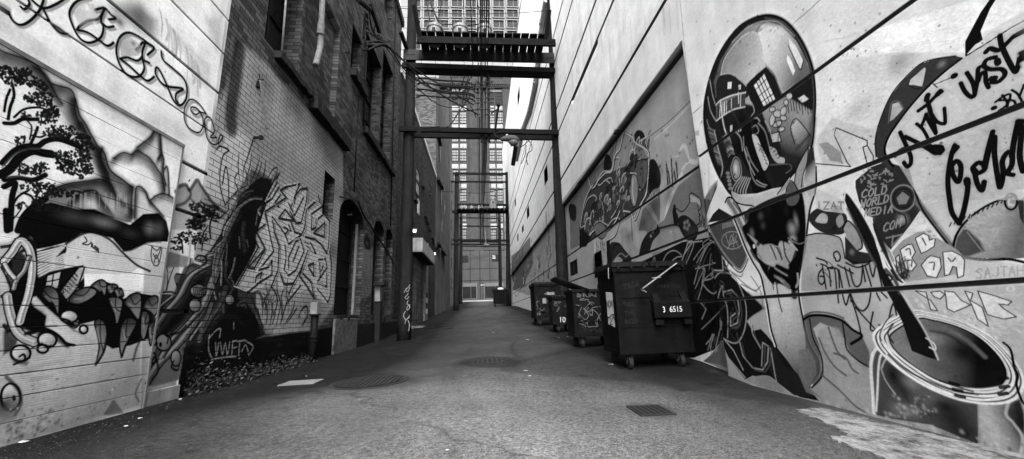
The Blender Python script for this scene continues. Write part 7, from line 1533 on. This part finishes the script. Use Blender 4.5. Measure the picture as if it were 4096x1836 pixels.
# poster on the side facing the lane
b = MB(); b.add([(-.004,.16,hb*.42),(-.004,.5,hb*.45),(-.004,.5,hb*.80),(-.004,.16,hb*.78)], [(0,3,2,1)]); b.build('poster', M_['mark'], d1)
t_ = text_mesh('poster_word', 'NOW', .17, M_['dk_tag'], d1, (-.007, .33, hb*.66), (math.pi/2, 0, -math.pi/2), sx=.8)
for k in range(3): text_mesh('poster_word', 'the street paper', .035, M_['dk_tag'], d1, (-.007, .33, hb*(.55-.035*k)), (math.pi/2, 0, -math.pi/2)) if k < 0 else None
scribble(4, .14, .5, hb*.45, hb*.55, -.007, .008, 3, d1, M_['dk_tag'], face='x'); 
# stick propped across the front
a_, c_ = fpx(2548, 1160), fpx(2692, 1058)
b = MB(); b.hexa([(a_[0]-.02,-.16,a_[1]-.02),(a_[0]+.02,-.16,a_[1]-.04),(c_[0]+.02,-.06,c_[1]-.02),(c_[0]-.02,-.06,c_[1]+.0)], [(a_[0]-.02,-.13,a_[1]+.01),(a_[0]+.02,-.13,a_[1]-.01),(c_[0]+.02,-.03,c_[1]+.01),(c_[0]-.02,-.03,c_[1]+.03)])
for o in (0,):
    stk = MB(); A3 = Vector((A_[0]+a_[0], YD-.19, gzD+a_[1])); B3 = Vector((A_[0]+c_[0], YD-.1, gzD+c_[1])); stk.bar(A3, B3, .02, .08, (0,-1,.2)); 
    mid = A3+(B3-A3)*.38; stk.bar(mid+Vector((-.05,-.01,.02)), mid+Vector((.09,-.01,.03)), .02, .03, (0,-1,0)); stk.bar(A3+Vector((-.0,0,-.015)), A3+Vector((.07,0,-.05)), .015, .06, (0,-1,0))
    stk.build('broken_slat', M_['pale'], None, bevel=.003, label='broken pale wooden slat propped slantwise on the front of the big dumpster', cat='stick')
# hanging strap on the side
b = MB(); b.tube([(-.07,.05,hb+.06), (-.085,.03,hb-.02), (-.09,.02,hb-.12)], .008, 6); b.build('chain', M_['galv'], d1)
# second: open lid, narrow "10" cart, far one
def place(xl, yb, xr): 
    p = onG(xl, yb); return p
p2 = onG(2312, 1395); w2 = .95; T2 = onY(2310, 1165, p2[1])
h2 = onY(2308, 1168, p2[1])[2]-float(ground_z(p2[0], p2[1]))
d2 = dumpster('dumpster', onY(2303, 1350, p2[1])[0], p2[1], w2, .8, h2, lab='graffiti covered dumpster with its lid propped open, second in the row', lid='none', pocket=False, m=M_['bin2'], taper=.08)
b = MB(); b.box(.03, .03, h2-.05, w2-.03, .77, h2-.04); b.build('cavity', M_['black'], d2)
lA = onY(2212, 1110, p2[1]+.9); lB = onY(2352, 1160, p2[1]-.05)
o2 = d2.location
lv = [Vector(lA)-o2, Vector(lB)-o2]
b = MB(); u = lv[1]-lv[0]; 
b.hexa([lv[0]+Vector((0,-.25,-.05)), lv[1]+Vector((0,-.1,-.05)), lv[1]+Vector((.1,.8,-.05)), lv[0]+Vector((0,.45,-.05))], [lv[0]+Vector((0,-.25,.0)), lv[1]+Vector((0,-.1,.02)), lv[1]+Vector((.1,.8,.02)), lv[0]+Vector((0,.45,.0))])
b.build('lid', M_['lid'], d2, bevel=.008)
scribble(16, .05, w2-.05, .45, h2-.15, -.001, .007, 11, d2, M_['lt_tag']); scribble(7, .1, w2-.1, .3, .7, -.004, .012, 12, d2, M_['dk_tag']); scribble(6, .08, .6, h2-.12, h2-.03, -.006, .007, 14, d2, M_['lt_tag'])
p3 = onG(2245, 1330); X3 = onY(2212, 1250, p3[1])[0]; w3 = onY(2296, 1250, p3[1])[0]-X3; h3 = onY(2240, 1195, p3[1])[2]-float(ground_z(X3, p3[1]))
d3 = dumpster('dumpster', X3, p3[1], w3, .8, h3, lab='narrow bin cart marked 10, between the open dumpster and the pole', pocket=False, m=M_['bin2'], taper=.1, lid='low')
text_mesh('stencil_number', '10', .24, M_['mark'], d3, (w3*.42, -.004, h3*.36), (math.pi/2, .05, 0), sx=.9)
scribble(9, .05, w3-.05, .45, h3-.1, -.002, .007, 21, d3, M_['lt_tag']); scribble(6, .1, .7, .3, h3-.1, -.002, .01, 22, d3, M_['lt_tag'], face='x')
p4 = onG(2163, 1305); X4 = onY(2142, 1230, p4[1])[0]; w4 = onY(2240, 1230, p4[1])[0]-X4; h4 = onY(2140, 1146, p4[1])[2]-float(ground_z(X4, p4[1]))
d4 = dumpster('dumpster', X4, p4[1], w4, 1.5, h4, lab='heavily tagged steel dumpster beyond the pole, fourth from the camera', pocket=False, m=M_['bin2'], taper=.15, wheels=.12)
scribble(9, .05, w4-.1, .5, h4-.2, -.002, .03, 31, d4, M_['dk_tag']); scribble(8, .05, w4-.2, .4, h4-.1, -.004, .012, 32, d4, M_['lt_tag'])
b = MB(); b.box(w4*.3, -.012, h4*.55, w4*.45, -.006, h4*.68); b.build('sticker', M_['pale'], d4); b = MB(); b.box(w4*.5, -.012, h4*.76, w4*.8, -.006, h4*.83); b.build('sticker', M_['pale'], d4)
# far dumpster with piled bags
Y5 = 44.5; a_ = onY(1975, 1205, Y5); c_ = onY(2027, 1205, Y5); h5 = onY(1990, 1163, Y5)[2]-float(ground_z(a_[0], Y5))
d5 = dumpster('dumpster', a_[0], Y5, c_[0]-a_[0], 1.6, h5, lab='overfilled dumpster at the far end of the lane by the second right pole', pocket=False, lid='none', wheels=.12, group=None)
for k in range(5):
    rr = random.Random(k); bm = bmesh.new(); bmesh.ops.create_icosphere(bm, subdivisions=3, radius=.36+.05*rr.random())
    for v in bm.verts: v.co *= 1+.12*math.sin(v.co.x*17+k)*math.cos(v.co.y*15+v.co.z*13); v.co.z *= .7
    me = bpy.data.meshes.new('rubbish_bag'); bm.to_mesh(me); bm.free(); me.materials.append(M_['black'] if k != 2 else M_['white']); o = bpy.data.objects.new('rubbish_bag', me); C.objects.link(o)
    o.location = (a_[0]+.2+.3*k, Y5+.45+.2*(k % 2), float(ground_z(a_[0], Y5))+h5+.1)
    tag(o, ['black rubbish bag at the left end of the far dumpster', 'black rubbish bag next to the left end of the far dumpster', 'pale rubbish bag in the middle of the far dumpster', 'black rubbish bag right of the pale one on the far dumpster', 'black rubbish bag at the right end of the far dumpster'][k], 'bag', 'bags piled on the far dumpster')
# ------------------------------------------------------------------ iron covers in the lane
def cover(name, px, py, rx_px, kind, lab, depth_m=None):
    c = onG(px, py); rx = rx_px/F*c[1]; z = float(ground_z(c[0], c[1]))+.006; 
    sl_ = (float(ground_z(c[0], c[1]+.3))-float(ground_z(c[0], c[1]-.3)))/.6; sx_ = (float(ground_z(c[0]+.3, c[1]))-float(ground_z(c[0]-.3, c[1])))/.6
    o = empty(name, (c[0], c[1], z), label=lab, cat='cover'); o.rotation_euler = (math.atan(sl_), -math.atan(sx_), 0)
    b = MB()
    if kind == 'round':
        b.disc((0,0,-.02), rx, .024, 40); b.build('frame', M_['steel'], o); b = MB(); b.disc((0,0,.0045), rx*.9, .006, 40); b.build('plate', M_['dark'], o)
        b = MB(); n = 15
        for i in range(n):
            for j in range(n):
                x, y = (i-(n-1)/2)*rx*.12, (j-(n-1)/2)*rx*.12
                if x*x+y*y < (rx*.85)**2: b.box(x-rx*.035, y-rx*.035, .011, x+rx*.035, y+rx*.035, .018)
        b.build('tread', M_['steel'], o)
    else:
        ry = depth_m/2; b.box(-rx, -ry, -.02, rx, ry, .006); b.build('frame', M_['steel'] if kind == 'grate' else mat('pale_plate', .11, .7, 0, .3, 8, .3), o)
        if kind == 'grate':
            b = MB()
            for i in range(6): 
                x = -rx*.8+rx*1.6*i/5; b.box(x-rx*.1, -ry*.8, .0065, x+rx*.1, ry*.8, .008)
            b.build('slot', M_['black'], o)
    return o
cover('manhole_cover', 1478, 1528, 137, 'round', 'large round iron manhole cover with a studded plate, left of the lane centre')
cover('drain_grate', 1950, 1447, 58, 'grate', 'rectangular iron drain grate in the middle of the lane', .55)
cover('drain_grate', 2600, 1643, 66, 'grate', 'square iron grate in the foreground to the right', .42)
cover('access_plate', 1206, 1531, 62, 'plate', 'pale rectangular plate set in the asphalt by the left wall', .42)
cover('manhole_cover', 1765, 1318, 48, 'round', 'distant round manhole cover near the nearest left pole')
# litter
LIT = [(2120, 1505, .05, 'torn pale paper scrap lying left of the drain grate'), (2445, 1460, .09, 'crumpled clear wrapper by the front wheel of the big dumpster'), (2103, 1485, .07, 'long pale wooden chip in the lane near the grate'), (2110, 1360, .1, 'white strip of litter beyond the drain grate'), (2235, 1352, .07, 'white litter under the narrow bin cart'), (2270, 1348, .07, 'white cup lid beside the open dumpster'), (1972, 1331, .10, 'white paper flat in the middle of the lane far off'), (100, 1772, .09, 'white plastic strip at the foot of the hoarding'), (560, 1676, .05, 'small white scrap near the end of the hoarding'), (720, 1598, .05, 'small white scrap at the foot of the brick corner'), (1225, 1506, .04, 'small bright scrap above the pale plate'), (1790, 1803, .03, 'small white pebble of gum at the bottom of the picture'), (505, 1707, .04, 'pale scrap on the asphalt left of the hoarding end')]
for x, y, s, lab in LIT:
    s *= .62
    p = onG(x, y); rr = random.Random(x); b = MB(); n = 7; top = []; 
    vs_ = [(0, 0, s*.25)]+[(math.cos(t)*s*rr.uniform(.5, 1.1), math.sin(t)*s*.5*rr.uniform(.5, 1.1), rr.uniform(.001, s*.25)) for t in np.linspace(0, 2*math.pi, n, endpoint=False)]
    b.add(vs_, [(0, 1+i, 1+(i+1) % n) for i in range(n)]); b.add([(v[0], v[1], v[2]-.003) for v in vs_], [(0, 1+(i+1) % n, 1+i) for i in range(n)])
    o = b.build('litter_scrap', M_['white'], None, label=lab, cat='litter', group='litter scraps on the lane'); o.location = (p[0], p[1], float(ground_z(p[0], p[1]))+.006)
# fine gravel and leaves along both wall feet
def scatter(name, n, fn, lab, m, smin, smax, cat='grit'):
    b = MB(); rr = random.Random(5)
    for i in range(n):
        X_, Y_ = fn(rr); s = rr.uniform(smin, smax); z = float(ground_z(X_, Y_)); a = rr.uniform(0, 6.3); c, q_ = math.cos(a)*s, math.sin(a)*s
        b.add([(X_+c, Y_+q_, z+.002), (X_-q_*.6, Y_+c*.6, z+.002+s*.3), (X_-c, Y_-q_, z+.002), (X_+q_*.6, Y_-c*.6, z+s*.4), (X_, Y_, z+s*.8)], [(0,1,4),(1,2,4),(2,3,4),(3,0,4)])
    return b.build(name, m, None, label=lab, cat=cat, kind='stuff')
scatter('gravel', 600, lambda r: (XL+.06+abs(r.gauss(0, .42)), r.uniform(2.6, 7.5)), 'pale grit and gravel gathered at the foot of the left wall', mat('grit', .035, noise=.8, scale=40), .004, .013)
scatter('gravel', 500, lambda r: (r.uniform(XL, XR-.1), 2.3+abs(r.gauss(0, 7))), 'scattered tiny pale stones across the asphalt', mat('grit_pale', .12), .003, .008)
# weeds along the brick plinth
b = MB(); rr = random.Random(9)
y_a, y_b = YB+.05, onX(1230, 1450, XL)[1]
for i in range(2600):
    t = rr.random(); Y_ = y_a+(y_b-y_a)*t**1.3; X_ = XL+.04+abs(rr.gauss(0, .11)); z = float(ground_z(X_, Y_))+abs(rr.gauss(0, .15))*(1.2-.7*t); s = rr.uniform(.012, .032)
    d = Vector((rr.gauss(0,1), rr.gauss(0,1), rr.gauss(0,1))).normalized(); u = d.orthogonal().normalized(); v = d.cross(u); p = Vector((X_, Y_, z))
    b.add([p-u*s, p+v*s*.5, p+u*s, p-v*s*.5], [(0,1,2,3)])
b.build('weeds', mat('weed_leaf', .009, .6, 0, .8, 30, spec=.4), None, label='low dark weeds and ivy leaves along the foot of the brick wall', cat='weeds', kind='stuff')
def worn_concrete():
    m = bpy.data.materials.new('worn_concrete'); m.use_nodes = True; nt = m.node_tree; N = nt.nodes; L = nt.links; b = N['Principled BSDF']; b.inputs['Roughness'].default_value = .9; b.inputs['Specular IOR Level'].default_value = .1
    tc = N.new('ShaderNodeTexCoord'); mp = N.new('ShaderNodeMapping'); mp.inputs['Scale'].default_value = (1.3, .8, 1); L.new(tc.outputs['Object'], mp.inputs[0])
    n1 = N.new('ShaderNodeTexNoise'); n1.inputs['Scale'].default_value = 4.5; n1.inputs['Detail'].default_value = 10; n1.inputs['Roughness'].default_value = .75; L.new(mp.outputs[0], n1.inputs['Vector'])
    n2 = N.new('ShaderNodeTexNoise'); n2.inputs['Scale'].default_value = 60; n2.inputs['Detail'].default_value = 5; n2.inputs['Roughness'].default_value = .8; L.new(tc.outputs['Object'], n2.inputs['Vector'])
    cr = N.new('ShaderNodeValToRGB'); cr.color_ramp.elements[0].position = .40; cr.color_ramp.elements[0].color = (.03,.03,.03,1); cr.color_ramp.elements[1].position = .56; cr.color_ramp.elements[1].color = (.17,.17,.17,1); L.new(n1.outputs[0], cr.inputs[0])
    mr = N.new('ShaderNodeMapRange'); mr.inputs[1].default_value = .3; mr.inputs[2].default_value = .7; mr.inputs[3].default_value = .5; mr.inputs[4].default_value = 1.5; L.new(n2.outputs[0], mr.inputs[0])
    q = N.new('ShaderNodeMath'); q.operation = 'MULTIPLY'; L.new(cr.outputs[0], q.inputs[0]); L.new(mr.outputs[0], q.inputs[1]); L.new(q.outputs[0], b.inputs['Base Color'])
    bp = N.new('ShaderNodeBump'); bp.inputs['Strength'].default_value = .9; bp.inputs['Distance'].default_value = .012; L.new(n1.outputs[0], bp.inputs['Height']); L.new(bp.outputs[0], b.inputs['Normal'])
    return m
# pale concrete edge strip at the foot of the right wall, foreground
b = MB(); pts = [onG(x, y) for x, y in [(3190, 1642), (3290, 1632), (3700, 1736), (4096, 1822), (4200, 1850), (4200, 2100), (3640, 1880), (3520, 1836), (3330, 1752), (3390, 1740), (3300, 1690)]]
q_ = []
rr = random.Random(3)
for i in range(len(pts)):
    a_, c_ = np.array(pts[i]), np.array(pts[(i+1) % len(pts)]); L_ = np.linalg.norm(c_-a_); k_ = max(1, int(L_/.035)); onw = a_[0] > XR-.06 and c_[0] > XR-.06
    for j in range(k_): 
        p_ = a_+(c_-a_)*j/k_; q_.append(p_ if onw else p_+np.array([rr.gauss(0, .018), rr.gauss(0, .022), 0]))
pts = q_
n = len(pts); vs_ = [(min(p[0], XR-.001), p[1], float(ground_z(p[0], p[1]))+.009) for p in pts]; b.add(vs_, [tuple(range(n))]); b.add([(v[0], v[1], v[2]-.05) for v in vs_], [tuple(range(n))[::-1]])
for i in range(n): j = (i+1) % n; b.add([vs_[i], vs_[j], (vs_[j][0], vs_[j][1], vs_[j][2]-.05), (vs_[i][0], vs_[i][1], vs_[i][2]-.05)], [(0,1,2,3)])
st_ = b.build('concrete_strip', worn_concrete(), None, label='worn pale concrete strip at the foot of the mural wall in the right foreground', cat='paving')
